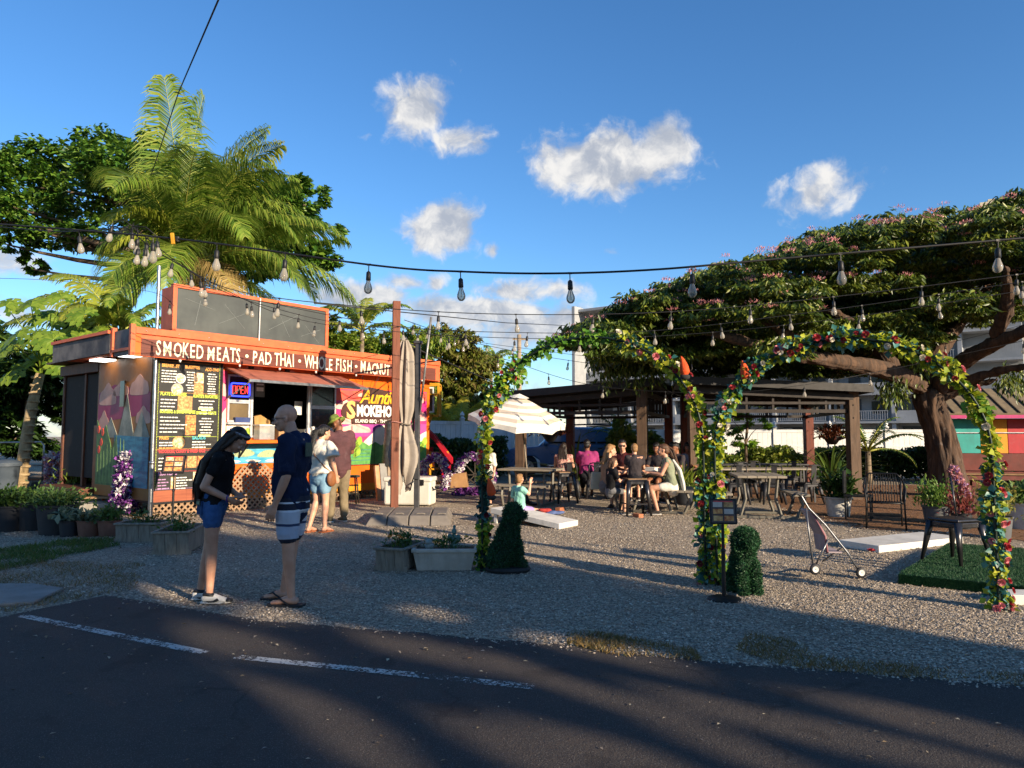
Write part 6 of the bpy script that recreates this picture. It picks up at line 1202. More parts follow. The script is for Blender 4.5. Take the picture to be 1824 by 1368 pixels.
# ------------------------------------------------------------------ sign stands
def sign_stand(label, b, zc, w, h, tilt, rz, base=True, lead='dark'):
    t = thing('sign_stand', label, 'menu stand', b, rz); MB().tube([(0, 0, .02), (0, 0, zc*.55)], .019, 10).build('lower_pole', BLACKM, t, 'a'); MB().tube([(0, 0, zc*.55), (0, 0, zc)], .014, 10).build('upper_pole', BLACKM, t, 'a'); MB().lathe([(.022, zc*.54), (.026, zc*.55), (.022, zc*.57)], n=10).build('collar', BLACKM, t, True)
    MB().lathe([(.15, 0), (.15, .012), (.12, .025), (.02, .035)], n=28).build('base', BLACKM, t, 'a')
    M = Matrix.Rotation(tilt, 3, 'X'); c = Vector((0, -.03, zc)); f = MB().box(c, (w, .02, h), M=M).build('frame', BLACKM if lead == 'dark' else ALU, t, bevel=.005); sh_ = MB().box(c+M @ Vector((0, -.0115, 0)), (w*.86, .003, h*.86), M=M).build('menu_sheet', mat('sheet_paper', 'cdbfb0', 'b09a8a', 6, .6) if lead != 'dark' else mat('sheet_dark', '5a4a44', '3a302e', 6, .5), f)
    for i in range(2):
        for j in range(3):
            p = c+M @ Vector((-w*.2+i*w*.4, -.0145, -h*.27+j*h*.27)); MB().box(p, (w*.34, .003, h*.2), M=M).build('picture', [FP[1], FP[2], MATS['sheet_paper'] if 'sheet_paper' in MATS else FP[0]][(i+j) % 3], f)
    MB().box(c+M @ Vector((0, -.0145, h*.39)), (w*.7, .002, h*.05), M=M).build('heading_strip', RD, f)
sign_stand('slanted menu sheet on a black pole left of the long-haired girl', G(307, 932), 1.0, .36, .36, R(-32), R(14)); sign_stand('pale upright menu sheet on a pole beside the flower column', G(250, 912), .62, .36, .42, R(-6), R(8), lead='pale'); sign_stand('menu sheet on a black pole in front of the middle arch leg', G(1290, 1068), .80, .245, .23, R(-10), R(-6))

# ------------------------------------------------------------------ tables, benches, chairs
TTOP = mat('table_grey', '8f8574', '7a7162', 4, .7, .15); TFR = mat('table_frame', '6e6a60', '5c5950', 5, .6); DTAB = mat('table_black', '26262a', '1e1e22', 5, .5)
def picnic(label, b, rz, benches=(1, 1), L=1.25, top=TTOP, frame=TFR, hole=False):
    t = thing('picnic_table', label, 'picnic table', b, rz)
    for i in range(5): y = -.34+.17*i; MB().box((0, y, .755), (L, .163, .04)).build('plank', top, t, bevel=.004)
    for s in (-1, 1):
        x = s*L*.32
        for q in (-1, 1): MB().tube([(x, q*.30, .73), (x, q*.26, .35), (x, q*.36, .03)], .028, 4).build('leg', frame, t)
        MB().bar((x, -.62, .03), (x, .62, .03), .06, .04).build('floor_bar', frame, t)
        for q, on in ((-1, benches[0]), (1, benches[1])):
            if on: MB().tube([(x, q*.62, .03), (x, q*.72, .25), (x, q*.66, .42)], .028, 4).build('bench_leg', frame, t)
    MB().bar((-L*.32, 0, .70), (L*.32, 0, .70), .05, .05).build('rail', frame, t)
    for q, on in ((-1, benches[0]), (1, benches[1])):
        if on:
            for i in range(2): MB().box((0, q*(.58+.15*i), .44), (L, .143, .04)).build('bench_plank', top, t, bevel=.004)
    return t
picnic('grey picnic table under the open striped umbrella', (.42, 15.6, 0), R(-22)); picnic('grey picnic table where the women and children sit', (2.85, 14.2, 0), R(68)); picnic('empty grey picnic table in front of the right pavilion', (4.55, 13.3, 0), R(80))
def long_table(label, b, rz, L, m=DTAB):
    t = thing('cafe_table', label, 'table', b, rz); MB().box((0, 0, .74), (L, .75, .035)).build('top', m, t, bevel=.006)
    for sx in (-1, 1):
        for sy in (-1, 1): MB().bar((sx*L*.45, sy*.3, .72), (sx*L*.45, sy*.33, 0), .04, .04).build('leg', DTAB, t)
        MB().bar((sx*L*.45, -.3, .4), (sx*L*.45, .3, .4), .03, .03).build('stretcher', DTAB, t)
long_table('long dark table under the left pavilion with seated guests', (2.0, 17.6, 0), R(3), 2.2, mat('slate_top', '4a4c58', '3e404a', 4, .4)); long_table('pale-topped long table under the right pavilion', (5.6, 16.2, 0), R(4), 2.5, TTOP); long_table('second dark table at the back of the right pavilion', (6.4, 18.6, 0), R(4), 2.4, DTAB)
def metal_chair(label, b, rz, m=DTAB, back=True, h=.45, group=None):
    """pressed-metal cafe chair with splayed legs"""
    t = thing('metal_chair', label, 'chair', b, rz, group); w = .19
    MB().box((0, 0, h), (.38, .38, .03)).build('seat', m, t, bevel=.012); MB().box((0, 0, h-.05), (.36, .36, .06)).build('apron', m, t, bevel=.01)
    for sx in (-1, 1):
        for sy in (-1, 1): MB().tube([(sx*.165, sy*.165, h-.02), (sx*.19, sy*.19, h*.6), (sx*.235, sy*.235, 0)], [(.055, .034), (.042, .026), (.02, .016)], 8).build('leg', m, t, True)
        if back: MB().tube([(sx*.175, .175, h), (sx*.18, .22, h+.22), (sx*.15, .25, h+.38)], .013, 6).build('back_post', m, t, True)
    if back:
        MB().tube([(-.15, .25, h+.38), (-.08, .265, h+.40), (.08, .265, h+.40), (.15, .25, h+.38)], .014, 6).build('top_rail', m, t, True); MB().box((0, .225, h+.2), (.12, .012, .38), M=Matrix.Rotation(R(-8), 3, 'X')).build('splat', m, t)
    return t
CHP = ['dark metal chair tucked under the left end of the right pavilion table', 'dark metal chair beside the middle of the right pavilion table', 'dark metal chair at the right end of the right pavilion table', 'dark metal chair on the far side of the right pavilion table', 'dark metal chair beside the right pavilion back table', 'dark metal chair at the far right pavilion table end']
base_chair = metal_chair(CHP[0], (4.9, 15.65, 0), R(180), group='dark metal chairs under the pavilions')
for lab, p, rz in ((CHP[1], (5.7, 15.65, 0), 170), (CHP[2], (6.5, 15.7, 0), 190), (CHP[3], (5.5, 16.9, 0), 0), (CHP[4], (6.0, 18.0, 0), 180), (CHP[5], (7.0, 18.0, 0), 185), ('dark metal chair behind the woman in the floral top', (1.35, 17.0, 0), 180), ('dark metal chair under the man in pink', (2.0, 17.0, 0), 175), ('dark metal chair at the right end of the left pavilion table', (2.75, 17.0, 0), 185), ('dark metal chair between the two pavilions', (4.0, 18.2, 0), 90)): dup(base_chair, p, R(rz), lab)
GUN = mat('gunmetal', '4a4a4c', '36363a', 5, .3, metal=.8); platform_chair_loc = None
def stool_tall(label, b, rz): 
    t = metal_chair(label, b, rz, GUN, False, .66); t['category'] = 'stool'; t.name = 'metal_stool'; [MB().bar((sx*.2, -.2, .22), (sx*.2, .2, .22), .02, .02).build('footrest', GUN, t) for sx in (-1, 1)]; [MB().bar((-.2, sy*.2, .22), (.2, sy*.2, .22), .02, .02).build('footrest', GUN, t) for sy in (-1, 1)]; MB().box((0, 0, .68), (.37, .37, .02)).build('seat_pad', mat('seat_wood', '8a6a48', '76583a', 5, .6), t, bevel=.005)
stool_tall('tall gunmetal stool under the boy in a grey shirt', (2.32, 13.5, 0), R(8)); stool_tall('small dark stool behind the end of the picnic bench', (1.15, 15.9, 0), R(20))
# wire armchair beneath the tree
def wire_chair():
    b = G(1592, 944)+Vector((0, .25, 0)); t = thing('wire_armchair', 'black metal rod armchair on the mulch near the tree', 'chair', b, R(-25)); m = BLACKM
    for sx in (-1, 1):
        MB().tube([(sx*.28, -.26, 0), (sx*.27, -.25, .42), (sx*.29, -.24, .62), (sx*.30, 0, .66), (sx*.27, .24, .78)], .014, 6).build('arm', m, t, True); MB().tube([(sx*.26, .28, 0), (sx*.25, .24, .42), (sx*.26, .30, .80)], .014, 6).build('back_post', m, t, True)
    MB().tube([(-.26, .30, .80), (-.2, .33, .86), (.2, .33, .86), (.26, .30, .80)], .014, 6).build('top_rail', m, t, True)
    for z in ((-.25, .42), (.24, .40)): MB().tube([(-.27, z[0], z[1]), (.27, z[0], z[1])], .012, 6).build('seat_rail', m, t, True)
    for i in range(13): x = -.24+.04*i; MB().tube([(x, -.25, .42), (x, .22, .40), (x, .28, .62), (x*.9, .32, .85)], .008, 5).build('rod', m, t, True)
    for i in range(7): q = .05+i*.05; [MB().tube([(s*.27, -.2+i*.07, .42), (s*.295, -.2+i*.07, .64+.01*i)], .007, 5).build('rod', m, t, True) for s in (-1, 1)]
    MB().box((0, .12, .2), (.5, .3, .03)).build('shelf', m, t)
wire_chair(); c2_ = thing('wire_armchair', 'second black chair half hidden behind the rod armchair', 'chair', G(1572, 935)+Vector((0, .8, 0)), R(60)); [MB().box(c, d).build(n, BLACKM, c2_, bevel=.005) for n, c, d in (('seat', (0, 0, .42), (.45, .45, .03)), ('backrest', (0, .22, .66), (.42, .03, .4)), ('leg', (-.2, -.2, .2), (.03, .03, .41)), ('leg', (.2, -.2, .2), (.03, .03, .41)), ('leg', (-.2, .2, .2), (.03, .03, .41)), ('leg', (.2, .2, .2), (.03, .03, .41)))]
# ------------------------------------------------------------------ striped umbrella
def striped_umbrella():
    b = Vector((.42, 15.45, 0)); t = thing('striped_umbrella', 'open beige and white striped umbrella tilted over the picnic table', 'umbrella', b); top = P(925, 706, 15.3)-b
    foot = P(938, 832, 15.45)-b; POL = mat('umb_pole', '7a6e5e', '686052', 5, .5); MB().tube([(foot.x, foot.y, .02), tuple(foot), tuple(foot.lerp(top, .55))], .019, 10).build('pole', POL, t, True); MB().tube([tuple(foot.lerp(top, .5)), tuple(top)], .014, 8).build('upper_pole', STEEL, t, True); MB().ell(foot.lerp(top, .52), (.035, .035, .07), 10).build('tilt_joint', POL, t, True); MB().lathe([(.24, 0), (.24, .04), (.06, .09), (.03, .2)], (foot.x, foot.y, 0), 24).build('base', BLACKM, t, 'a')
    ax = Vector((.10, -.18, .97)).normalized(); X = Vector((1, 0, -.1)).normalized(); X = (X-ax*X.dot(ax)).normalized(); Yv = ax.cross(X); Rr = 1.06
    S1 = mat('stripe_tan', 'c4b6a4', 'b6a896', 3, .85); S2 = mat('stripe_white', 'e6e0d2', 'd8d2c4', 3, .85); n = 8
    def pt(q, f): rr_ = Rr*f; k = (q*n/(2*PI)) % 1; sag = 1-.10*math.sin(PI*k)*f; return top+ax*(-.50*f**1.25)+(X*math.cos(q)+Yv*math.sin(q))*rr_*sag
    for i in range(n):
        mb = MB(); q0, q1 = 2*PI*i/n, 2*PI*(i+1)/n; K = 9; J = 6
        for a in range(K):
            f0, f1 = .06+.94*a/K, .06+.94*(a+1)/K; mb.cur = a % 2
            for j in range(J): u0, u1 = q0+(q1-q0)*j/J, q0+(q1-q0)*(j+.999)/J; mb.add([pt(u0, f0), pt(u1, f0), pt(u1, f1), pt(u0, f1)], [(0, 1, 2, 3)])
        o = mb.build('canopy_panel', [S2, S1], t, True); vb = MB(); sc = []
        for j in range(J): u0, u1 = q0+(q1-q0)*j/J, q0+(q1-q0)*(j+1)/J; d0 = .13-.03*abs(math.sin(u0*n/2)); d1 = .13-.03*abs(math.sin(u1*n/2)); p, q = pt(u0, 1), pt(u1, 1); vb.add([p, q, q-ax*d1, p-ax*d0], [(0, 1, 2, 3)])
        vb.build('valance', S2, o)
        MB().tube([top-ax*.03, pt(q0, 1)-ax*.02], .008, 5).build('rib', STEEL, t)
    mb = MB()
    for j in range(24): u0, u1 = 2*PI*j/24, 2*PI*(j+1)/24; mb.add([top+ax*.06, pt(u0, .2)+ax*.05, pt(u1, .2)+ax*.05], [(0, 1, 2)])
    mb.build('vent_cap', S2, t, True)
striped_umbrella()
# ------------------------------------------------------------------ white game boards, turf platform, stroller
BOARDW = mat('board_white', 'd8d4ca', 'c4c0b6', 4, .6, .1); BOARDG = mat('board_grey_top', '8a9098', '7a8088', 3, .6)
def game_board(label, a, c, w, zr, zl=0):
    a, c = Vector(a), Vector(c); d = (c-a); L = d.length; t = thing('game_board', label, 'game board', a, math.atan2(d.y, d.x)); th = .09
    mb = MB(); mb.add([(0, 0, zl), (L, 0, zr-th if zr > th else 0), (L, w, zr-th if zr > th else 0), (0, w, zl), (0, 0, th+zl), (L, 0, max(zr, th)), (L, w, max(zr, th)), (0, w, th+zl)], [(3, 2, 1, 0), (4, 5, 6, 7), (0, 1, 5, 4), (1, 2, 6, 5), (2, 3, 7, 6), (3, 0, 4, 7)]); mb.build('deck', BOARDW, t, bevel=.005)
    if zl: [MB().box((.08, y, zl/2), (.06, .05, zl)).build('leg', BOARDW, t) for y in (.05, w-.05)]
    if zr > .12: [MB().box((L-.08, y, (zr-th)/2), (.06, .05, zr-th)).build('leg', BOARDW, t) for y in (.05, w-.05)]
    return t
game_board('white sloping game board with a child sitting on it', G(874, 932), G(996, 943), .6, .09, .17); game_board('white game board lying beside the turf platform', G(1566, 985), G(1716, 968), .6, .09); game_board('white board corner at the right edge in front of the platform', G(1800, 1078), G(1880, 1080), .25, .05)
TURF = leafmat('turf', ['18401f', '204c28', '1c4524', '2a5830'], .1, .6)
pc = [G(1600, 1040), G(1690, 982), Vector((6.9, 8.5, 0)), Vector((5.9, 5.9, 0))]; t = thing('turf_platform', 'low platform covered with green artificial turf under the chair', 'platform', pc[0]); poly = [(p.x-pc[0].x, p.y-pc[0].y) for p in pc]; PH = .10
MB().prism(poly, .0, PH, (1, 0, 0), (0, 1, 0), (0, 0, 1)).build('deck', mat('turf_base', '18401f', '1e4a26', 30, .9, .6, bscale=120), t, bevel=.01)
def turf_fill():
    n = 42000; u = rng.random((n, 2)); q = np.array(poly); a = q[0]+(q[1]-q[0])*u[:, :1]; c = q[3]+(q[2]-q[3])*u[:, :1]; xy = a+(c-a)*u[:, 1:]; n2 = 14000
    e = rng.random((n2, 1)); ed = q[0]+(q[3]-q[0])*e; C = np.concatenate([np.c_[xy, np.full(n, PH+.008)], np.c_[ed, rng.random(n2)*PH]]); D = np.concatenate([np.tile([0, 0, 1.], (n, 1)), np.tile([-.5, -.8, .1], (n2, 1))])
    o = leafmesh('turf', C, .026, TURF, t, D=D, N=rng.normal(0, 1, (len(C), 3)), aspect=.18, jit=.35); o['kind'] = 'stuff'
turf_fill()
pchair = metal_chair('gunmetal chair standing on the turf platform', G(1704, 1002, PH)+Vector((0, .0, 0)), R(20), GUN, True, .46); pchair.location.z = PH+.012
for o in [c for c in pchair.children if c.name.startswith(('back_post', 'top_rail', 'splat'))]: bpy.data.objects.remove(o)
MB().tube([(.16, .1, .46), (.24, .2, .75), (.3, .27, .9)], .011, 6).build('back_post', GUN, pchair, True)
def stroller():
    L_, R_ = G(1447, 1022), G(1535, 1030); b = (L_+R_)/2; t = thing('stroller', 'small pink umbrella stroller with grey wheels on the gravel', 'stroller', b); T = lambda px, py, dy=0: P(px, py, b.y+dy)-b; S = mat('stroller_tube', '7a7c80', '66686c', 6, .35, metal=.7); PK = mat('stroller_cloth', '9c8e92', '857a7e', 6, .8); BK = mat('stroller_black', '26262a', '1c1c20', 6, .6)
    for dy in (-.14, .2):
        MB().tube([T(1412, 884, dy), T(1418, 879, dy), T(1428, 884, dy), T(1440, 905, dy), T(1470, 935, dy), T(1510, 985, dy), T(1533, 1022, dy)], .011, 8).build('main_tube', S, t, True); MB().tube([T(1411, 898, dy), T(1413, 882, dy), T(1420, 878, dy), T(1427, 884, dy)], .015, 8).build('handle', BK, t, True)
        MB().tube([T(1436, 905, dy), T(1442, 960, dy), T(1450, 1018, dy)], .010, 8).build('rear_leg', S, t, True); MB().tube([T(1452, 1008, dy), T(1476, 960, dy)], .009, 8).build('brace', S, t, True)
        for px, py in ((1452, 1014), (1534, 1020)):
            for k in (-.03, .03): w = MB().lathe([(.028, -.012), (.052, -.014), (.058, 0), (.052, .014), (.028, .012)], T(px, py, dy+k), 20, Matrix.Rotation(PI/2, 3, 'X')).build('wheel', BK, t, True); MB().lathe([(.005, -.012), (.032, -.016), (.032, .016), (.005, .012)], T(px, py, dy+k), 16, Matrix.Rotation(PI/2, 3, 'X')).build('hub', WHITEP, w, 'a')
    MB().tube([T(1476, 985, -.14), T(1476, 985, .2)], .009, 6).build('crossbar', S, t, True); MB().tube([T(1452, 1008, -.14), T(1452, 1008, .2)], .009, 6).build('crossbar', S, t, True); MB().tube([T(1500, 975, -.14), T(1465, 1000, .2)], .009, 6).build('crossbar', S, t, True)
    def cloth(q, m):
        vs = []; [vs.append(T(px, py, dy)) for px, py, dy in q]; MB().add(vs, [(0, 1, 2, 3)]).build('cloth', m, t)
    K = MB(); A, B_, C_, D_ = T(1446, 912, -.12), T(1470, 955, -.12), T(1474, 985, -.12), T(1500, 985, -.12); o = Vector((0, .30, 0))
    for p, q in ((A, B_), (B_, C_), (C_, D_)): K.add([p, q, q+o, p+o, p+Vector((.012, 0, .012)), q+Vector((.012, 0, .012)), q+o+Vector((.012, 0, .012)), p+o+Vector((.012, 0, .012))], [(3, 2, 1, 0), (4, 5, 6, 7), (0, 1, 5, 4), (1, 2, 6, 5), (2, 3, 7, 6), (3, 0, 4, 7)])
    K.build('seat', PK, t); MB().tube([A, B_, C_], .012, 6).build('piping', mat('pipe_red', '9a6a70', '8a5c62', 5, .7), t, True)
stroller()
rose_loc = G(1548, 982)

# ------------------------------------------------------------------ flower arches
A1, A2, A3 = G(862, 1015), G(1268, 1040), G(1778, 1085)
IVY = leafmat('ivy_yellow', ['9aa824', 'b4b832', '7e9420', 'c8c444', '6a8a22'], .4); IVYG = leafmat('ivy_green', ['3f6a20', '5a8a2a', '78a034', '4c7824'], .4); TEALF = leafmat('leaf_teal', ['1e4a44', '2c6058', '3c7468', '5a9088'], .2); DTEAL = leafmat('leaf_dkteal', ['12302a', '1c4038', '28524a'], .15)
TUBEM = mat('arch_tube', '16241e', '1c2c26', 8, .45, metal=.4)
def rose_mesh():
    mb = MB()
    for k, (r, h, n, tilt) in enumerate(((.012, .03, 3, .1), (.022, .03, 4, .35), (.034, .028, 5, .7), (.044, .02, 5, 1.05))):
        for i in range(n):
            q = 2*PI*i/n+k*.6; d = Vector((math.cos(q), math.sin(q), 0)); s = Vector((-d.y, d.x, 0)); b0 = d*r*.35; m1 = d*r*.8+Vector((0, 0, h*.5*math.cos(tilt)+.004)); t1 = d*r*(1+.25*math.sin(tilt))+Vector((0, 0, h*math.cos(tilt*.8)+.004)); w = r*.95
            o = len(mb.v); mb.v += [tuple(b0), tuple(m1-s*w*.8), tuple(t1-s*w*.55), tuple(t1+Vector((0, 0, .004))), tuple(t1+s*w*.55), tuple(m1+s*w*.8), tuple(m1+d*.006)]; mb.f += [(o, o+1, o+6), (o+1, o+2, o+6), (o+2, o+3, o+6), (o+3, o+4, o+6), (o+4, o+5, o+6), (o+5, o, o+6)]; mb.mi += [0]*6
    return mb.me('rose', True)
ROSE = {}
for nm, c1, c2 in (('red', 'b03a40', '94282f'), ('pink', 'd88a8c', 'c46a72'), ('white', 'e2dccc', 'd0c6b0'), ('deep', '7a1426', '5c0e1c')):
    me = rose_mesh(); me.materials.append(mat('rose_'+nm, c1, c2, 30, .6)); ROSE[nm] = me
def arch(label, a, b, zc, ztop, segs, feet=(True, True)):
    """segs: list of (f0, f1, [(leaf material, density)], rose colours, roses)"""
    base = (a+b)/2; t = thing('flower_arch', label, 'garden arch', base); d = (b-a); L = d.length; u = d.normalized(); nv = Vector((-u.y, u.x, 0)); r = L/2
    leg = zc; arc = PI*(r+(ztop-zc))/2; tot = 2*leg+arc
    def pt(f, off=0.):
        s = f*tot
        if s < leg: q = Vector((-r, s))
        elif s < leg+arc: w = PI*(s-leg)/arc; q = Vector((-r*math.cos(w), zc+(ztop-zc)*math.sin(w)))
        else: q = Vector((r, leg-(s-leg-arc)))
        return u*q.x+nv*off+Vector((0, 0, max(0, q.y)))
    for off in (-.06, .06):
        MB().tube([pt(i/60, off) for i in range(61)], .0125, 7).build('tube', TUBEM, t, True)
    for i in range(1, 24): MB().tube([pt(i/24, -.06), pt(i/24, .06)], .007, 5).build('rung', TUBEM, t, True)
    for f, on in ((0, feet[0]), (1, feet[1])):
        if on: MB().tube([pt(f, -.10)+Vector((0, 0, .012)), pt(f, .10)+Vector((0, 0, .012))], .014, 6).build('foot', TUBEM, t, True)
    for f0, f1, lf, cols, nr, rad in segs:
        for m, dens in lf:
            n = int(dens*1.9*(f1-f0)*tot); C = []; D = []
            for i in range(n):
                f = f0+(f1-f0)*random.random(); p = np.array(pt(f)); dr = nrm(rng.normal(0, 1, 3)+np.array([0, -.25, 0])); C.append(p+dr*rad*.9*random.random()**.5*(1+.35*math.sin(f*90))); D.append(dr+np.array([0, 0, -.35]))
            if n: o = leafmesh('ivy_leaves', np.array(C), .064*rng.uniform(.6, 1.35, n), m, t, D=np.array(D), N=np.array(D)*.4+np.array([0, -.8, .5]), aspect=.85, fold=.18, jit=.35); o['kind'] = 'stuff'
        for i in range(int(nr*1.5)):
            f = f0+(f1-f0)*(i+random.random())/nr; p = pt(f); q = Vector((random.uniform(-1, 1), -random.uniform(.5, 1), random.uniform(-.5, .7))).normalized()
            o = link('rose', ROSE[random.choice(cols)], None, t, p+q*rad*random.uniform(.8, 1.1), q.to_track_quat('Z', 'Y').to_euler()); s = random.uniform(.42, .72); o.scale = (s, s, s)
    return t, base, pt
Y_ = [(IVY, 230), (IVYG, 60)]
t1, b1, f1_ = arch('left flower arch with yellow ivy and a bare green top beside the topiary dog', A1, A2+Vector((-.05, .03, 0)), 1.42, 2.56,
     [(0, .08, [(IVY, 120), (IVYG, 190), (DTEAL, 60)], ['deep'], 1, .10), (.08, .16, [(DTEAL, 200), (TEALF, 50)], ['deep', 'red'], 3, .08), (.16, .31, [(IVY, 230), (TEALF, 80)], ['red', 'red', 'white', 'pink'], 10, .10), (.31, .36, [(IVYG, 330), (IVY, 90)], ['red'], 1, .2), (.36, .47, [(IVYG, 150), (IVY, 20)], ['white'], 0, .11), (.47, .54, [(IVYG, 190)], ['white'], 0, .09),
      (.54, .64, [(IVY, 200), (TEALF, 110)], ['red', 'pink', 'red', 'white'], 7, .11), (.64, .84, [(IVY, 220), (IVYG, 40)], ['red', 'deep', 'pink'], 9, .09), (.84, 1, [(IVY, 110), (TEALF, 190), (IVYG, 70)], ['red', 'deep', 'pink'], 8, .11)])
t2, b2, f2_ = arch('right flower arch thick with roses and yellow ivy ending by the platform', A2+Vector((.06, -.02, 0)), A3, 1.36, 2.42,
     [(.0, .12, [(TEALF, 90), (IVYG, 150), (IVY, 90)], ['red'], 2, .10), (.12, .26, [(IVY, 190), (TEALF, 60)], ['white', 'pink'], 3, .09), (.26, .40, [(IVY, 110), (TEALF, 160), (IVYG, 60)], ['white', 'red', 'white', 'pink'], 13, .11), (.40, .56, [(IVY, 220), (TEALF, 140)], ['red', 'pink', 'red', 'white'], 12, .11), (.56, .66, [(IVY, 260), (TEALF, 70)], ['pink', 'red'], 4, .11), (.66, .80, [(IVY, 240), (IVYG, 50)], ['white'], 1, .09), (.80, 1, [(IVY, 130), (TEALF, 170)], ['red', 'pink', 'red', 'pink'], 18, .11)])
def goblin(label, p):
    t = thing('orange_hood', label, 'decoration', p); mb = MB(); mb.tube([(0, 0, -.10), (.01, 0, -.06), (0, 0, .0), (-.015, 0, .07), (-.03, 0, .105)], [.03, .052, .046, .022, .004], 12); remesh(mb, 'hood', mat('orange_cloth', 'd8501c', 'c04416', 12, .8, .4), t, .007, 2)
    MB().ell((.01, .0, -.11), (.055, .045, .035), 10).build('collar', mat('dark_felt', '2a2a2a', '202020', 9, .9), t, True); MB().tube([(.05, 0, -.07), (.085, 0, -.03), (.08, 0, .02)], .006, 5).build('stem', BLACKM, t, True)
goblin('orange pointed cloth hood hanging on the left arch right shoulder', P(1218, 652, 7.25)); goblin('orange pointed cloth hood on the right arch near the middle', P(1327, 660, 7.1)); goblin('orange pointed cloth hood low on the left arch leg', P(874, 868, 7.9))
r_ = link('fallen_rose', ROSE['red'], None, None, G(1552, 982, .03)); tag(r_, 'single red artificial rose lying on the gravel', 'flower')

# ------------------------------------------------------------------ topiary dogs
TOP = leafmat('topiary', ['1a3c20', '264e2c', '34603a', '1e4426'], .1, .5)
def topiary(label, b, rz, parts, base=False):
    t = thing('topiary_dog', label, 'topiary', b, rz); mb = MB()
    for c, r in parts: mb.ell(c, r, 14)
    o = remesh(mb, 'body', mat('topiary_core', '0e2414', '14301a', 20, .9), t, .02, 3); me = o.data; nv = len(me.vertices); co = np.empty(nv*3); me.vertices.foreach_get('co', co); co = co.reshape(-1, 3); no = np.empty(nv*3); me.vertices.foreach_get('normal', no); no = no.reshape(-1, 3)
    idx = rng.integers(0, nv, 15000); l = leafmesh('leaf_cover', co[idx]+no[idx]*rng.uniform(-.004, .014, (len(idx), 1))+rng.normal(0, .008, (len(idx), 3)), .026*rng.uniform(.7, 1.3, len(idx)), TOP, t, D=no[idx], N=rng.normal(0, 1, (len(idx), 3)), aspect=.35, jit=.5); l['kind'] = 'stuff'
    if base: MB().lathe([(.24, 0), (.26, .03), (.24, .055), (.05, .06)], n=28, sy=.8).build('base', MATS['rubber'], t, 'a')
# local +x forward
topiary('sitting topiary dog in profile on a black base beside the left arch', G(904, 1022)+Vector((0, .15, 0)), 0, [((-.04, 0, .2), (.17, .14, .16)), ((.0, 0, .34), (.14, .12, .18)), ((.03, 0, .47), (.11, .10, .14)), ((.06, .0, .64), (.105, .09, .11)), ((.15, 0, .61), (.07, .055, .05)), ((.05, .09, .63), (.04, .03, .08)), ((.05, -.09, .63), (.04, .03, .08)), ((.12, .06, .18), (.05, .045, .17)), ((.12, -.06, .18), (.05, .045, .17)), ((.16, .06, .08), (.06, .04, .04)), ((.16, -.06, .08), (.06, .04, .04)), ((-.1, .1, .12), (.12, .06, .1)), ((-.1, -.1, .12), (.12, .06, .1)), ((-.22, 0, .1), (.07, .04, .05))], True)
topiary('sitting topiary dog facing forward beside the pole menu sign', G(1332, 1060)+Vector((0, .12, 0)), R(-80), [((-.04, 0, .13), (.14, .13, .13)), ((.0, 0, .28), (.12, .115, .17)), ((.03, 0, .40), (.10, .10, .12)), ((.05, 0, .52), (.11, .11, .10)), ((.13, 0, .49), (.06, .06, .05)), ((.05, .105, .49), (.04, .035, .085)), ((.05, -.105, .49), (.04, .035, .085)), ((.1, .07, .16), (.05, .05, .16)), ((.1, -.07, .16), (.05, .05, .16)), ((-.06, .11, .08), (.1, .05, .08)), ((-.06, -.11, .08), (.1, .05, .08)), ((.13, .07, .04), (.05, .045, .04)), ((.13, -.07, .04), (.05, .045, .04))])

# ------------------------------------------------------------------ string lights
CABLE = mat('cable_black', '121212', '1a1a1a', 9, .6); SOCK = mat('socket_black', '141414', '1c1c1c', 9, .5); 
def bulbmat():
    m = bpy.data.materials.new('bulb_glass'); m.use_nodes = True; t = NT(m.node_tree); gl = t.n('ShaderNodeBsdfGlossy', i_Color=(1, .98, .94, 1), i_Roughness=.05); tr = t.n('ShaderNodeBsdfTransparent', i_0=(.80, .78, .72, 1)); lw = t.n('ShaderNodeLayerWeight', i_0=.35); df = t.n('ShaderNodeBsdfDiffuse', i_0=(.75, .7, .6, 1)); mx = t.n('ShaderNodeMixShader', i_0=lw.outputs[0], i_1=tr.outputs[0], i_2=gl.outputs[0]); m2 = t.n('ShaderNodeMixShader', i_0=.28, i_1=mx.outputs[0], i_2=df.outputs[0]); t.n('ShaderNodeOutputMaterial', i_0=m2.outputs[0]); return m
BULB = bulbmat(); FIL = mat('filament', 'a07a3a', '8a6a30', 9, .5)
sk = MB(); sk.tube([(0, 0, 0), (0, 0, -.05)], .004, 6).lathe([(.008, -.05), (.017, -.06), (.019, -.115), (.016, -.12)], n=12); SOCKME = sk.me('socket', 'a'); SOCKME.materials.append(SOCK)
bl = MB(); bl.lathe([(.013, -.118), (.017, -.135), (.029, -.168), (.031, -.183), (.027, -.203), (.015, -.216), (.002, -.219)], n=14); BULBME = bl.me('bulb', True); BULBME.materials.append(BULB)
fl = MB(); fl.tube([(0, 0, -.125), (.005, 0, -.19), (-.005, 0, -.19), (0, .003, -.13)], .002, 4); FILME = fl.me('filament'); FILME.materials.append(FIL)
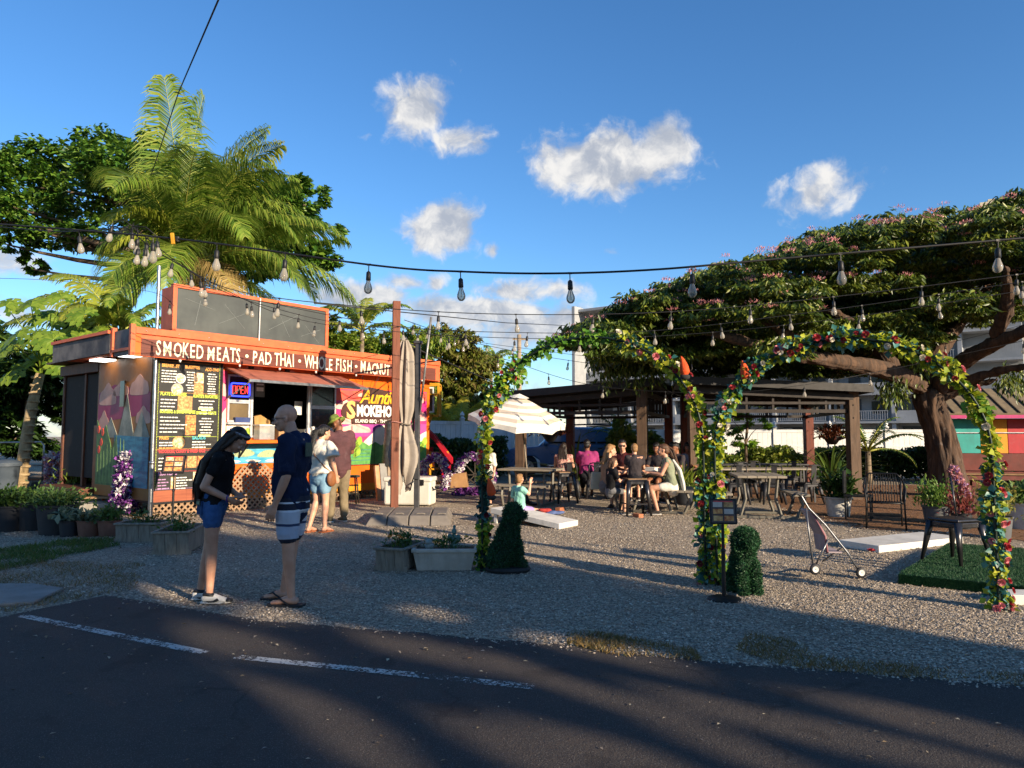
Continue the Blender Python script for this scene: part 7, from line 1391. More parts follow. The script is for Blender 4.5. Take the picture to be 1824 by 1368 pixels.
def strand(label, pts, bulbs, r=.005, s=1.15, sway=.12):
    """pts: (px, py, depth) along the cable; bulbs: fractions, or a spacing in metres"""
    K = [P(*p) for p in pts]; o = K[0].copy(); t = thing('string_light', label, 'string lights', o, 0, 'string light strands over the yard'); n = len(K); C = []
    for i in range(n-1):
        p0, p1, p2, p3_ = K[max(0, i-1)], K[i], K[i+1], K[min(n-1, i+2)]
        for k in range(10): q = k/10; C.append(.5*((2*p1)+(p2-p0)*q+(2*p0-5*p1+4*p2-p3_)*q*q+(3*p1-p0-3*p2+p3_)*q**3)-o)
    C.append(K[-1]-o); MB().tube(C, r, 5).build('cable', CABLE, t, True)
    cum = [0.]
    for i in range(1, len(C)): cum.append(cum[-1]+(C[i]-C[i-1]).length)
    if not isinstance(bulbs, (list, tuple)): k = int(cum[-1]/bulbs); bulbs = [(i+.5)/k*cum[-1] for i in range(k)]
    else: bulbs = [f*cum[-1] for f in bulbs]
    for d in bulbs:
        i = max(j for j in range(len(cum)) if cum[j] <= d+1e-6); i = min(i, len(C)-2); p = C[i].lerp(C[i+1], (d-cum[i])/max(1e-6, cum[i+1]-cum[i]))
        so = link('socket', SOCKME, None, t, p, (random.uniform(-sway, sway), random.uniform(-sway, sway), random.uniform(0, 6)), (s, s, s)); link('bulb', BULBME, None, so); link('filament', FILME, None, so)
        MB().box(p, (.03*s, .012*s, .014*s)).build('clip', SOCK, t)
    return t
fr_b = lambda xs, x0, x1: [(x-x0)/(x1-x0) for x in xs]
strand('front thick strand of bulbs crossing the whole sky', [(-60, 395, 6.6), (310, 425, 6.0), (670, 473, 5.6), (828, 484, 5.5), (988, 487, 5.4), (1170, 480, 5.3), (1400, 460, 5.2), (1824, 424, 5.0), (1960, 408, 4.9)], fr_b((395, 532, 670, 828, 988, 1170, 1365, 1592, 1822), -60, 1960), .0085, 1.08, .05)
strand('strand from the cluster over the roof sign to the tree', [(225, 405, 7), (300, 460, 8), (430, 520, 9.), (670, 548, 9.5), (920, 560, 9.5), (1200, 555, 9.5), (1500, 527, 9.2), (1900, 478, 8.5)], 1.05, .006)
strand('strand passing the post and the left arch top', [(300, 505, 11), (480, 540, 11.5), (697, 580, 12), (900, 592, 12), (1150, 590, 11.8), (1400, 562, 11.2), (1600, 535, 10.8), (1900, 490, 10)], 1.0, .006)
strand('strand just below the second one towards the tree', [(280, 450, 10), (500, 560, 12), (697, 590, 12.8), (950, 603, 13), (1200, 597, 12.8), (1500, 567, 12), (1900, 505, 11)], 1.15, .006)
strand('strand in front of the roof sign', [(235, 402, 7.5), (320, 470, 9.5), (400, 520, 11), (500, 552, 12.3), (600, 575, 13), (700, 585, 13.4)], 1.15, .006)
strand('low strand across the striped umbrella and pavilions', [(750, 590, 17), (900, 640, 16.5), (1050, 685, 15.5), (1250, 700, 14.5), (1400, 690, 14), (1600, 655, 14), (1900, 590, 13)], 1.35, .006)
strand('strand sagging behind the left arch', [(700, 580, 13.5), (850, 612, 16), (1000, 640, 17.5), (1180, 662, 18.5), (1380, 662, 18.5), (1560, 640, 18), (1900, 560, 16)], 1.5, .006)
strand('far strand between the post and the white building', [(720, 570, 14), (830, 605, 20), (930, 620, 23), (1100, 640, 24), (1300, 650, 24)], 1.4, .007)
strand('thin strand at the left reaching from the frame edge to the cluster', [(-60, 398, 9), (100, 412, 8), (225, 405, 7)], [.7], .006)
strand('wire line with bulbs above the papaya', [(-40, 495, 11), (100, 500, 11.5), (270, 520, 12.5), (310, 545, 13)], [.95], .004)
cl_ = thing('string_light', 'tangled cluster of bulbs hanging from the wire tie at upper left', 'string lights', P(235, 403, 7.0), 0, 'string light strands over the yard')
for px, py in ((202, 398), (236, 408), (246, 420), (247, 438), (279, 424)): p = P(px, py, 7.0)-P(235, 403, 7.0); so = link('socket', SOCKME, None, cl_, p+Vector((0, 0, .02)), (random.uniform(-.15, .15), random.uniform(-.15, .15), 0)); link('bulb', BULBME, None, so); link('filament', FILME, None, so); MB().tube([(0, 0, 0), p*.5+Vector((0, .03, .06)), p+Vector((0, 0, .02))], .005, 5).build('cable', CABLE, cl_, True)
tie = thing('wire_clamp', 'yellow cable clamp on the front light strand', 'clamp', P(309, 426, 6.0)); MB().box((0, -.015, .0), (.03, .02, .10), M=Matrix.Rotation(R(-8), 3, 'Y')).build('body', mat('clamp_yellow', 'd09a1c', 'c08a14', 6, .5), tie, bevel=.004); MB().lathe([(.018, -.02), (.018, .02)], (.035, 0, 0), 12).build('knob', BLACKM, tie)
def wire(label, pts, r): K = [P(*p) for p in pts]; t = thing('overhead_cable', label, 'cable', K[0]); MB().tube([k-K[0] for k in K], r, 5).build('cable', CABLE, t, True)
wire('dark overhead cable rising from the palm out of the picture top', [(402, -30, 9), (318, 165, 16), (240, 400, 26)], .014); wire('thin cable behind the left arch', [(720, 612, 15), (900, 690, 30), (1010, 720, 40)], .02); wire('thin cable over the rear trees', [(560, 540, 20), (900, 575, 35), (1010, 580, 45)], .02)
up_ = P(925, 840, 48); t = thing('utility_pole', 'pale wooden utility pole far behind the striped umbrella', 'pole', (up_.x, 48, 0)); MB().tube([(0, 0, 0), (0, 0, P(925, 596, 48).z)], [.18, .14], 12).build('shaft', mat('pole_wood', '9a8a74', '847460', 4, .8), t, True); MB().box((0, 0, P(925, 604, 48).z), (.9, .1, .12)).build('crossarm', MATS['pole_wood'], t)
hp = thing('hanging_basket', 'dark red-leaved hanging basket under the left pavilion roof', 'hanging basket', P(980, 770, 19.0)); plant_tuft(hp, (0, 0, -.1), .42, .42, .35, 700, leafmat('leaf_basket', ['3a1c14', '55281a', '6a3a22', '4a2a18'], .25), .12); MB().lathe([(.1, -.25), (.24, -.05), (.25, -.03)], n=16).build('basket', BLACKM, hp, True); MB().tube([(0, 0, 0), (0, 0, 1.0)], .006, 5).build('chain', BLACKM, hp)
hp = thing('hanging_basket', 'dark hanging basket at the right pavilion post', 'hanging basket', P(1482, 775, 19.0)); plant_tuft(hp, (0, 0, -.1), .38, .38, .35, 600, MATS['leaf_basket'], .12); MB().lathe([(.1, -.25), (.24, -.05), (.25, -.03)], n=16).build('basket', BLACKM, hp, True); MB().tube([(0, 0, 0), (0, 0, 1.0)], .006, 5).build('chain', BLACKM, hp)

# ------------------------------------------------------------------ people
SKINS = dict(tan=('b98566', 'a67254'), fair=('d0a084', 'bd8c70'), brown=('8a5a3e', '784c34'), warm=('c4947a', 'b08066'))
def person(label, loc, yaw, h, J=None, skin='tan', top=None, bottom=None, hair=None, shoes=None, head_yaw=0, head_pitch=0, vox=.011, build=1., seat=None, hands='relaxed', bottom_len=.5, sleeve=.5, top_flare=1., top_low=None, extra=None, loose=1.):
    """J: joints in metres for a 1.75 m figure, facing +y, right hand +x. One continuous body; clothes and hair are parts."""
    k = h/1.75; t = thing('person', label, 'person', loc, yaw, None, k)
    j = dict(pel=(0, 0, .95), waist=(0, 0, 1.09), chest=(0, .0, 1.30), neck=(0, -.01, 1.48), head=(0, .03, 1.635), shr=(.185, 0, 1.42), shl=(-.185, 0, 1.42), elr=(.235, -.03, 1.13), ell=(-.235, -.03, 1.13), wrr=(.235, .05, .88), wrl=(-.235, .05, .88),
             hpr=(.09, 0, .92), hpl=(-.09, 0, .92), knr=(.10, .02, .50), knl=(-.10, .02, .50), anr=(.10, -.02, .09), anl=(-.10, -.02, .09))
    j.update(J or {}); V = {a: Vector(b) for a, b in j.items()}; B = build
    M = Matrix.Rotation(head_yaw, 3, 'Z') @ Matrix.Rotation(head_pitch, 3, 'X'); X = Vector((1, 0, 0))
    def chain(mb, pts, rs, n=14, side=None):
        # rounded ends keep the joints smooth when the volumes are merged
        mb.tube(pts, rs, n, True, side)
        for p, r in ((pts[0], rs[0]), (pts[-1], rs[-1])):
            r_ = r if isinstance(r, tuple) else (r, r); mb.ell(p, (min(r_),)*3, 10)
    def torso(mb, g, lo=None, hi=True, fl=1.):
        up = V['chest']-V['pel']; p0 = V['pel']-up.normalized()*.06 if lo is None else V['pel']-up.normalized()*lo
        pts = [p0, V['pel'], V['pel'].lerp(V['waist'], .6), V['waist'], V['waist'].lerp(V['chest'], .5), V['chest'], V['chest'].lerp(V['neck'], .45), V['chest'].lerp(V['neck'], .78)]
        rs = [(.155*B*g*fl, .118*B*g*fl), (.168*B*g*fl, .125*B*g*fl), (.158*B*g*(1+fl)/2, .118*B*g*(1+fl)/2), (.148*B*g, .112*B*g), (.16*B*g, .118*B*g), (.175*B*g, .125*B*g), (.175*g*(1+B)/2, .105*g*(1+B)/2), (.11*g, .075*g)]
        chain(mb, pts, rs, 20, X)
        for s in 'rl': chain(mb, [V['chest'].lerp(V['neck'], .55), V['sh'+s]], [.07*g, .062*g])
    def arm(mb, s, g, f0=0., f1=2.):
        a, b, c = V['sh'+s], V['el'+s], V['wr'+s]
        if f1 <= 1: chain(mb, [a, a.lerp(b, f1*.5), a.lerp(b, f1)], [.06*g*B, .056*g*B, .053*g*B])
        else: chain(mb, [a, a.lerp(b, .4), b], [.056*g*B, .049*g*B, .039*g]); chain(mb, [b, b.lerp(c, .3), c], [.039*g, .040*g*(1+B)/2, .026*g])
    def leg(mb, s, g, f=2.):
        a, b, c = V['hp'+s], V['kn'+s], V['an'+s]
        if f <= 1: chain(mb, [a, a.lerp(b, .5*f), a.lerp(b, f)], [.092*g*B, .088*g*B, .08*g*B])
        else: chain(mb, [a, a.lerp(b, .45), b], [.088*g*B, .077*g*B, .054*g]); chain(mb, [b, b.lerp(c, .3), b.lerp(c, .65), c], [.054*g, .056*g*(1+B)/2, .042*g, .034*g])
    def foot(mb, s, g=1., tall=0.):
        a, kn = V['an'+s], V['kn'+s]; d = Vector((0, 1, 0)) if seat is None else Vector((0, 1, 0)); z = a.z-.062
        chain(mb, [a+Vector((0, -.035, -.04)), a+Vector((0, .04, -.035-.0)), a+Vector((0, .12, -.055)), a+Vector((0, .17, -.064))], [(.034*g, .036*g), (.038*g, .036*g), (.044*g, .026*g), (.036*g, .018*g)], 12, X)
    mb = MB(); torso(mb, 1.); [arm(mb, s, 1.) for s in 'rl']; [leg(mb, s, 1.) for s in 'rl']; [foot(mb, s) for s in 'rl']
    for s in 'rl':
        if hands == 'none': continue
        w = V['wr'+s]; d = (w-V['el'+s]).normalized(); sx = 1 if s == 'r' else -1
        side = Vector((0, 1, 0))-d*d.y; side = (side if side.length > .2 else Vector((sx, 0, 0))-d*d.x).normalized(); nn = d.cross(side)*sx      # side: thumb side, nn: palm normal
        chain(mb, [w-d*.01, w+d*.045, w+d*.085], [(.026, .020), (.040, .017), (.040, .015)], 12, side)
        for i, (o_, L) in enumerate(((.033, .075), (.011, .085), (-.012, .08), (-.034, .062))):
            p = w+d*.085+side*o_; c1 = (d*.95-nn*(.18+.06*i)); c2 = d*.7-nn*(.55+.08*i); chain(mb, [p, p+c1.normalized()*L*.5, p+c1.normalized()*L*.5+c2.normalized()*L*.5], [.0092, .0085, .007], 8)
        p = w+d*.025+side*.034; chain(mb, [p, p+(d*.6+side*.7).normalized()*.038, p+(d*.6+side*.7).normalized()*.038+(d*.95+side*.1-nn*.3).normalized()*.032], [.012, .0105, .0085], 8)
    hc = V['head']; chain(mb, [V['chest'].lerp(V['neck'], .6), V['neck'], hc+M @ Vector((0, -.025, -.06))], [.062*(1+B)/2, .056*(1+B)/2, .055])
    H_ = lambda x, y, z: hc+M @ Vector((x, y, z))
    for c, r in (((0, -.012, .035), (.076, .094, .088)), ((0, .02, -.03), (.063, .072, .082)), ((0, .055, -.082), (.036, .033, .030)), ((0, .045, .02), (.062, .052, .05))): mb.ell(H_(*c), r, 16, M)
    chain(mb, [H_(0, .090, .012), H_(0, .104, -.012), H_(0, .112, -.032)], [.010, .0125, .0165]); mb.ell(H_(.013, .098, -.034), (.010,)*3, 8); mb.ell(H_(-.013, .098, -.034), (.010,)*3, 8)
    for s in (-1, 1): mb.ell(H_(s*.078, -.008, -.012), (.009, .02, .032), 10, M); mb.ell(H_(s*.034, .079, -.028), (.024, .016, .022), 10, M)
    mb.ell(H_(0, .093, -.062), (.022, .010, .006), 8, M); mb.ell(H_(0, .090, -.072), (.019, .010, .007), 8, M); chain(mb, [H_(-.05, .066, .026), H_(0, .087, .026), H_(.05, .066, .026)], [.012, .014, .012])
    sk_ = SKINS[skin]; remesh(mb, 'body', mat('skin_'+skin, sk_[0], sk_[1], 9, .5, .08, bscale=60), t, vox*.72, 3)
    for s in (-1, 1):
        e = MB(); e.ell(H_(s*.031, .0815, .0), (.0125, .0075, .0075), 10, M); eo = e.build('eye', mat('eye_white', 'd8d0c8', 'c8c0b8', 9, .3), t, True); MB().ell(H_(s*.031, .0875, .0), (.0055, .003, .0055), 8, M).build('iris', mat('iris', '2a1c14', '1c120c', 9, .2), eo, True)
    lp = MB(); lp.tube([H_(-.023, .091, -.066), H_(0, .101, -.067), H_(.023, .091, -.066)], [(.003, .003), (.005, .0055), (.003, .003)], 8); lp.build('mouth', mat('lip_'+skin, tuple(x*.62 for x in hx(sk_[0])), tuple(x*.5 for x in hx(sk_[0])), 9, .5), t, True)
    if bottom:
        mb = MB(); up = (V['waist']-V['pel']).normalized(); chain(mb, [V['pel']-up*.09, V['pel'], V['pel']+up*.10], [(.165*B*1.06, .128*B*1.06), (.176*B*1.05, .134*B*1.05), (.160*B*1.04, .122*B*1.04)], 20, X)
        for s in 'rl':
            if bottom_len <= 1: leg(mb, s, 1.12*loose, bottom_len)
            else:
                a, b, c = V['hp'+s], V['kn'+s], V['an'+s]; e = b.lerp(c, bottom_len-1); chain(mb, [a, a.lerp(b, .5), b, b.lerp(e, .5), e], [.096*B*loose, .09*B*loose, .075*loose, .07*loose, .064*loose])
        remesh(mb, 'trousers' if bottom_len > 1 else 'shorts', bottom, t, vox, 3, .022)
    if top:
        mb = MB(); torso(mb, 1.10*loose, top_low if top_low is not None else .0, True, top_flare); 
        if sleeve: [arm(mb, s, 1.24*loose, 0, sleeve) for s in 'rl']
        remesh(mb, 'shirt', top, t, vox, 3, .04)
    if shoes:
        for s in 'rl':
            mb = MB(); foot(mb, s, 1.22); o = remesh(mb, 'shoe', shoes, t, vox*.8, 2); a = V['an'+s]
            MB().tube([a+Vector((0, -.075, -.078)), a+Vector((0, .02, -.08)), a+Vector((0, .12, -.08)), a+Vector((0, .21, -.075))], [(.036, .012), (.042, .012), (.052, .012), (.03, .012)], 14, side=X).build('sole', mat('sole_'+shoes.name, 'c8c4bc', 'b8b4ac', 6, .7), o, True)
    if hair:
        hm, style = hair; mb = MB(); M_ = M
        if style != 'bald':
            mb.ell(H_(0, -.026, .048), (.086, .096, .092), 16, M); mb.ell(H_(0, .042, .088), (.062, .048, .038), 12, M); mb.ell(H_(0, -.06, -.01), (.078, .062, .085), 14, M)
        if style == 'long':
            for q in (-.07, -.035, 0, .035, .07): pa = H_(q, -.075, .0); chain(mb, [H_(q*.9, -.06, .06), pa, V['chest'].lerp(V['neck'], .5)+Vector((q*1.5, -.155*B, 0)), V['waist'].lerp(V['chest'], .35)+Vector((q*1.4, -.18*B, 0)), V['waist']+Vector((q*1.1, -.185*B, -.10))], [.035, .04, .043, .04, .014], 10)
            for s in (-1, 1): chain(mb, [H_(s*.07, -.01, .05), H_(s*.082, -.02, -.05), V['chest'].lerp(V['neck'], .6)+Vector((s*.10, -.10, .03))], [.02, .024, .03], 10)
        if style == 'tail': chain(mb, [H_(0, -.09, .06), H_(0, -.15, .02), H_(0, -.17, -.10), V['chest'].lerp(V['neck'], .4)+Vector((-.02, -.20, 0)), V['chest']+Vector((-.03, -.20, -.10))], [.03, .04, .043, .035, .01], 10)
        if style == 'bob':
            for s in (-1, 1): chain(mb, [H_(s*.06, 0, .07), H_(s*.084, -.02, -.02), H_(s*.075, -.025, -.11)], [.025, .034, .03], 10)
            chain(mb, [H_(0, -.08, .02), H_(0, -.085, -.12)], [.06, .055], 10)
        if style == 'shoulder':
            for q in (-.06, -.02, .02, .06): chain(mb, [H_(q, -.06, .04), H_(q*1.1, -.095, -.06), H_(q*1.4, -.10, -.17), V['chest'].lerp(V['neck'], .4)+Vector((q*1.6, -.13, 0))], [.035, .042, .042, .02], 10)
        if style in ('long', 'tail'):
            sb = MB()
            for i in range(170 if style == 'long' else 70):
                q = random.uniform(-.085, .085); o_ = Vector((random.gauss(0, .012), random.gauss(-.03, .014), 0)); e = V['waist']+Vector((q*1.1, -.185*B, -.10+random.uniform(-.09, .05))) if style == 'long' else V['chest']+Vector((-.03, -.20, -.12))+o_
                pth = [H_(q*.9, -.02, .125), H_(q*1.05, -.105, .04)+o_*.3, V['chest'].lerp(V['neck'], .5)+Vector((q*1.5, -.165*B, 0))+o_, V['waist'].lerp(V['chest'], .35)+Vector((q*1.5, -.19*B, 0))+o_, e+o_] if style == 'long' else [H_(q*.5, -.11, .06), H_(q*.4, -.17, .0)+o_, H_(q*.4, -.19, -.1)+o_, e]
                sb.tube(pth, [.004, .0045, .004, .0035, .0015][-len(pth):], 4, False)
            so_ = sb.build('hair_strands', hm, t, True); so_['kind'] = 'stuff'
        if mb.v: remesh(mb, 'hair', hm, t, vox*.8, 2, .014)
    if extra: extra(t, V, H_, M)
    return t
HAIR_DB = mat('hair_darkbrown', '1e1612', '2c2018', 8, .45, .5, stretch=(6, 6, .6), bscale=30); HAIR_BL = mat('hair_black', '100e0e', '1a1716', 8, .4, .5, stretch=(6, 6, .6), bscale=30); HAIR_LB = mat('hair_blond', '9a7448', '7c5a34', 8, .5, .5, stretch=(6, 6, .6), bscale=30); HAIR_BR = mat('hair_brown', '5a3c26', '442c1c', 8, .5, .5, stretch=(6, 6, .6), bscale=30)
def cloth(n, a, b=None, sc=5): return mat('cloth_'+n, a, b, sc, .9, .55, bscale=9, spec=.15)
def stripes(name, stops, scale, off=0.):
    m = bpy.data.materials.new(name); m.use_nodes = True; t = NT(m.node_tree); v = t.n('ShaderNodeTexCoord').outputs['Object']; z = t.n('ShaderNodeSeparateXYZ', i_0=v).outputs[2]
    f = t.m('FRACT', t.m('ADD', t.m('MULTIPLY', t.m('ADD', z, off), scale), t.m('MULTIPLY', t.noise(v, 8, 2), .04))); c = t.ramp(f, [(p, hx(h)) for p, h in stops], 'CONSTANT'); b = t.n('ShaderNodeBsdfPrincipled', i_Base_Color=c, i_Roughness=.9); t.n('ShaderNodeOutputMaterial', i_0=b.outputs[0]); return m
# -- girl in front, long hair, looking down at her hands
def girl_x(t, V, H_, M):
    p = V['pel']+Vector((.108, -.108, -.03)); MB().box(p, (.10, .012, .13), M=Matrix.Rotation(R(42), 3, 'Z')).build('back_pocket', cloth('denim_dark', '2e4a72', '263e62'), t, bevel=.004); MB().box(p+Vector((.006, -.009, .055)), (.07, .008, .06), M=Matrix.Rotation(R(42), 3, 'Z')).build('phone', BLACKM, t, bevel=.004); MB().box(p+Vector((.006, -.012, .05)), (.06, .012, .03), M=Matrix.Rotation(R(42), 3, 'Z')).build('banknote', mat('note', '8a9a84', '76866e', 20, .8), t)
    MB().tube([H_(.085*math.cos(q), -.02+.098*math.sin(q), .075+.03*math.sin(q)) for q in [2*PI*i/24 for i in range(24)]], [.012]*24, 6, closed=True).build('headband', mat('headband', '4a4a50', '9a9aa0', 40, .8), t, True)
    w = V['wrr']; MB().tube([w+Vector((.031*math.cos(q), 0, .031*math.sin(q))) for q in [2*PI*i/14 for i in range(14)]], .007, 6, closed=True).build('wristband', mat('purple_band', '5a3a8a', '4a2e78', 6, .6), t, True)
    for s in 'rl':
        a = V['an'+s]; MB().tube([a+Vector((.0, -.05, .005)), a+Vector((0, .0, .0)), a+Vector((0, .05, -.012))], [(.046, .02), (.048, .026), (.044, .016)], 12, side=Vector((1, 0, 0))).build('shoe_collar', mat('shoe_black', '1a1a1c', '242426', 9, .5), t, True)
        for sx in (-1, 1): MB().prism([(-.09, -.055), (-.02, -.055), (.02, -.03), (.04, -.052), (.0, -.068), (-.06, -.07)], -.002, .002, ax=(0, 1, 0), ay=(0, 0, 1), az=(1, 0, 0), o=a+Vector((sx*.052, .07, .0))).build('side_mark', mat('shoe_black', '1a1a1c'), t)
        MB().tube([a+Vector((0, .17, -.055)), a+Vector((0, .215, -.065))], [(.046, .022), (.036, .016)], 12, side=Vector((1, 0, 0))).build('toe_cap', mat('shoe_black', '1a1a1c'), t, True)
person('girl in black crop top and denim shorts with very long dark hair looking down', G(376, 1076)+Vector((0, .08, 0)), R(-84), 1.60, dict(head=(0, .165, 1.585), neck=(0, .065, 1.47), chest=(0, .03, 1.30), waist=(0, .0, 1.10), pel=(0, -.03, .96), shr=(.165, .04, 1.41), shl=(-.165, .04, 1.41), elr=(.215, -.07, 1.14), ell=(-.20, .0, 1.13), wrr=(.13, .13, 1.02), wrl=(-.08, .15, 1.05), hpr=(.085, -.03, .92), hpl=(-.085, -.03, .92), knr=(.085, -.02, .50), knl=(-.085, -.10, .50), anr=(.085, -.03, .095), anl=(-.085, -.17, .095)), 'warm', cloth('black', '141416', '1e1e20'), cloth('denim', '3c5f8e', '2f4e7a', 14), (HAIR_DB, 'long'), mat('shoe_white', 'c8c6c0', 'b4b2ac', 6, .6), 0, R(-42), .0085, .90, bottom_len=.34, sleeve=.42, extra=girl_x, loose=1.0)
# -- bald man in navy shirt
def man_x(t, V, H_, M):
    g = BLACKM; c = {}
    for s in (-1, 1): MB().tube([H_(s*.034+.021*math.cos(q), .107, .0+.017*math.sin(q)) for q in [2*PI*i/16 for i in range(16)]], .0028, 5, closed=True).build('glasses_rim', g, t, True); MB().tube([H_(s*.056, .105, .005), H_(s*.082, .05, .008), H_(s*.084, -.01, .0)], .0028, 5).build('glasses_arm', g, t, True)
    MB().tube([H_(-.013, .108, .004), H_(0, .112, .006), H_(.013, .108, .004)], .0028, 5).build('glasses_bridge', g, t, True); MB().box(H_(0, .083, -.05), (.05, .012, .006), M=M).build('moustache', mat('stubble', '5a4236', '4a362c', 9, .9), t)
    for s in 'rl':
        a = V['an'+s]; MB().prism([(-.045, -.11), (.04, -.12), (.055, -.02), (.06, .12), (.045, .2), (0, .22), (-.045, .2), (-.055, .1), (-.05, -.02)], -.09, -.068, (1, 0, 0), (0, 1, 0), (0, 0, 1), a).build('flip_flop', mat('flip_black', '18181a', '222224', 9, .7), t, bevel=.006)
        for sx in (-1, 1): MB().tube([a+Vector((0, .15, -.045)), a+Vector((sx*.03, .09, -.018)), a+Vector((sx*.052, .0, -.07))], [(.006, .012)]*3, 6).build('strap', MATS['flip_black'], t, True)
    MB().box(V['chest']+Vector((-.03, -.155, .05)), (.14, .01, .12)).build('back_print', mat('print_green', '4a5a4a', '38463a', 30, .8), t)
person('bald man in glasses, navy t-shirt, striped shorts and flip flops facing left', G(510, 1079)+Vector((0, .10, 0)), R(84), 1.79, dict(head=(0, .075, 1.615), neck=(0, .02, 1.475), chest=(0, .0, 1.29), waist=(0, .035, 1.10), shr=(.19, -.01, 1.41), shl=(-.19, -.02, 1.41), elr=(.24, .0, 1.13), ell=(-.245, -.05, 1.12), wrr=(.24, .05, .87), wrl=(-.245, .05, .87), knr=(.10, .03, .50), knl=(-.11, -.02, .50), anr=(.10, .10, .09), anl=(-.115, -.06, .09)), 'warm', cloth('navy', '1c2742', '161f36'), stripes('board_shorts', [(0, '1a2238'), (.06, '98a0b0'), (.34, '2a3654'), (.40, 'a8acb6'), (.66, 'c8ccd4'), (.70, '141a2c'), (.84, 'c8ccd4'), (.88, '141a2c')], 2.6, -.56), ('', 'bald'), None, R(14), R(-8), .0085, 1.06, bottom_len=.74, sleeve=.80, top_low=.13, top_flare=1.02, extra=man_x, loose=1.03)
# -- couple ordering at the hatch
def woman_x(t, V, H_, M):
    MB().tube([V['shl']+Vector((.02, -.06, .06)), V['chest']+Vector((.0, -.15, -.05)), V['waist']+Vector((.17, -.08, -.03)), V['pel']+Vector((.215, .0, .03))], .008, 6).build('bag_strap', mat('leather', '8a5630', '744626', 7, .6), t, True); mb = MB(); mb.ell(V['pel']+Vector((.225, .02, -.08)), (.05, .11, .13), 14); remesh(mb, 'shoulder_bag', MATS['leather'], t, .012, 2)
    for s in (-1, 1): mb = MB(); mb.tube([V['sh'+('r' if s > 0 else 'l')], V['sh'+('r' if s > 0 else 'l')]+Vector((s*.06, 0, -.08)), V['sh'+('r' if s > 0 else 'l')]+Vector((s*.085, -.01, -.19))], [.07, .085, .115], 20); remesh(mb, 'flutter_sleeve', MATS['cloth_white'], t, .012, 1)
    for s in 'rl': a = V['an'+s]; MB().prism([(-.045, -.10), (.04, -.10), (.055, .05), (.05, .17), (0, .2), (-.045, .17), (-.05, .04)], -.09, -.07, (1, 0, 0), (0, 1, 0), (0, 0, 1), a).build('sandal', mat('sandal', 'b86a3c', 'a05a30', 7, .7), t, bevel=.005); [MB().tube([a+Vector((-.05, y, -.07)), a+Vector((0, y, z)), a+Vector((.05, y, -.07))], [(.006, .014)]*3, 6).build('strap', MATS['sandal'], t, True) for y, z in ((.02, .0), (.12, -.025))]
person('woman with dark ponytail, white blouse, pale denim shorts and brown shoulder bag', G(566, 949)+Vector((0, .1, 0)), R(-28), 1.66, dict(head=(.02, .05, 1.62), elr=(.26, .0, 1.14), wrr=(.26, .09, .92), ell=(-.22, .06, 1.14), wrl=(-.14, .22, 1.02), knr=(.10, .02, .50), anr=(.11, .0, .09), anl=(-.11, -.12, .09)), 'fair', cloth('white', 'd8d2c4', 'c8c2b4'), cloth('pale_denim', '7fa0b4', '6e90a6', 12), (HAIR_BL, 'tail'), None, R(-12), R(-10), .014, 1.0, bottom_len=.55, sleeve=0, top_low=-.02, top_flare=1.15, extra=woman_x, loose=1.06)
def hat_x(t, V, H_, M):
    mb = MB(); mb.lathe([(.165, .045), (.15, .055), (.10, .075), (.088, .09), (.082, .15), (.06, .172), (.01, .178)], H_(0, -.01, .0)-Vector((0, 0, 0)), 28, M); mb.build('sun_hat', mat('camo_hat', '8a9a3e', '55642c', 18, .9, .4), t, True)
    mb = MB(); [mb.tube([H_(s*.05, .068, -.04), H_(s*.045, .075, -.085), H_(0, .092, -.105)], [.014, .016, .018], 8) for s in (-1, 1)]; remesh(mb, 'beard', HAIR_BL, t, .008, 1)
person('man in green patterned sun hat and maroon t-shirt with folded arms', G(594, 931)+Vector((.05, .1, 0)), R(38), 1.84, dict(head=(0, .10, 1.60), neck=(0, .03, 1.475), elr=(.26, .06, 1.14), wrr=(.06, .24, 1.16), ell=(-.26, .06, 1.14), wrl=(-.04, .25, 1.13), knl=(-.11, .02, .5), anl=(-.13, .02, .09)), 'brown', cloth('maroon', '5c3e40', '4c3436'), cloth('khaki', '80725a', '6e624c'), ('', 'bald'), mat('shoe_olive', '6a6048', '58503c', 7, .7), R(25), R(-34), .014, 1.14, bottom_len=1.9, sleeve=.62, top_low=.10, extra=hat_x, loose=1.06)
# -- seated figures and children
def sit(zs=.46, fwd=.42, lean=.06, kz=None, feet=.45, **kw):
    d = dict(pel=(0, 0, zs+.10), waist=(0, .01+lean*.2, zs+.25), chest=(0, lean*.7, zs+.46), neck=(0, lean*1.2, zs+.64), head=(0, lean*1.2+.05, zs+.80), shr=(.18, lean, zs+.58), shl=(-.18, lean, zs+.58), elr=(.23, .12+lean, zs+.33), ell=(-.23, .12+lean, zs+.33), wrr=(.12, .34+lean, zs+.36), wrl=(-.12, .34+lean, zs+.36), hpr=(.09, .03, zs+.09), hpl=(-.09, .03, zs+.09), knr=(.11, fwd, (zs+.06) if kz is None else kz), knl=(-.11, fwd, (zs+.06) if kz is None else kz), anr=(.11, feet, .09), anl=(-.11, feet, .09)); d.update(kw); return d
def at(px, Y): return Vector((wx(px, Y), Y, 0))
V_ = .018; MOK = mat('sandal_dark', '2a2422', '201c1a', 7, .7)
def tote_x(t, V, H_, M):
    MB().prism([(-.17, 0), (.17, 0), (.14, .36), (-.14, .36)], -.05, .05, o=V['pel']+Vector((-.24, -.1, -.12)), ax=(0, 1, 0), ay=(0, 0, 1), az=(1, 0, 0)).build('tote_bag', cloth('canvas', 'b8b09a', 'a49c86'), t, bevel=.02); MB().tube([V['pel']+Vector((-.24, -.2, .24)), V['shl']+Vector((-.02, -.03, .05)), V['pel']+Vector((-.24, 0, .24))], .01, 6).build('tote_strap', MATS['cloth_canvas'], t, True)
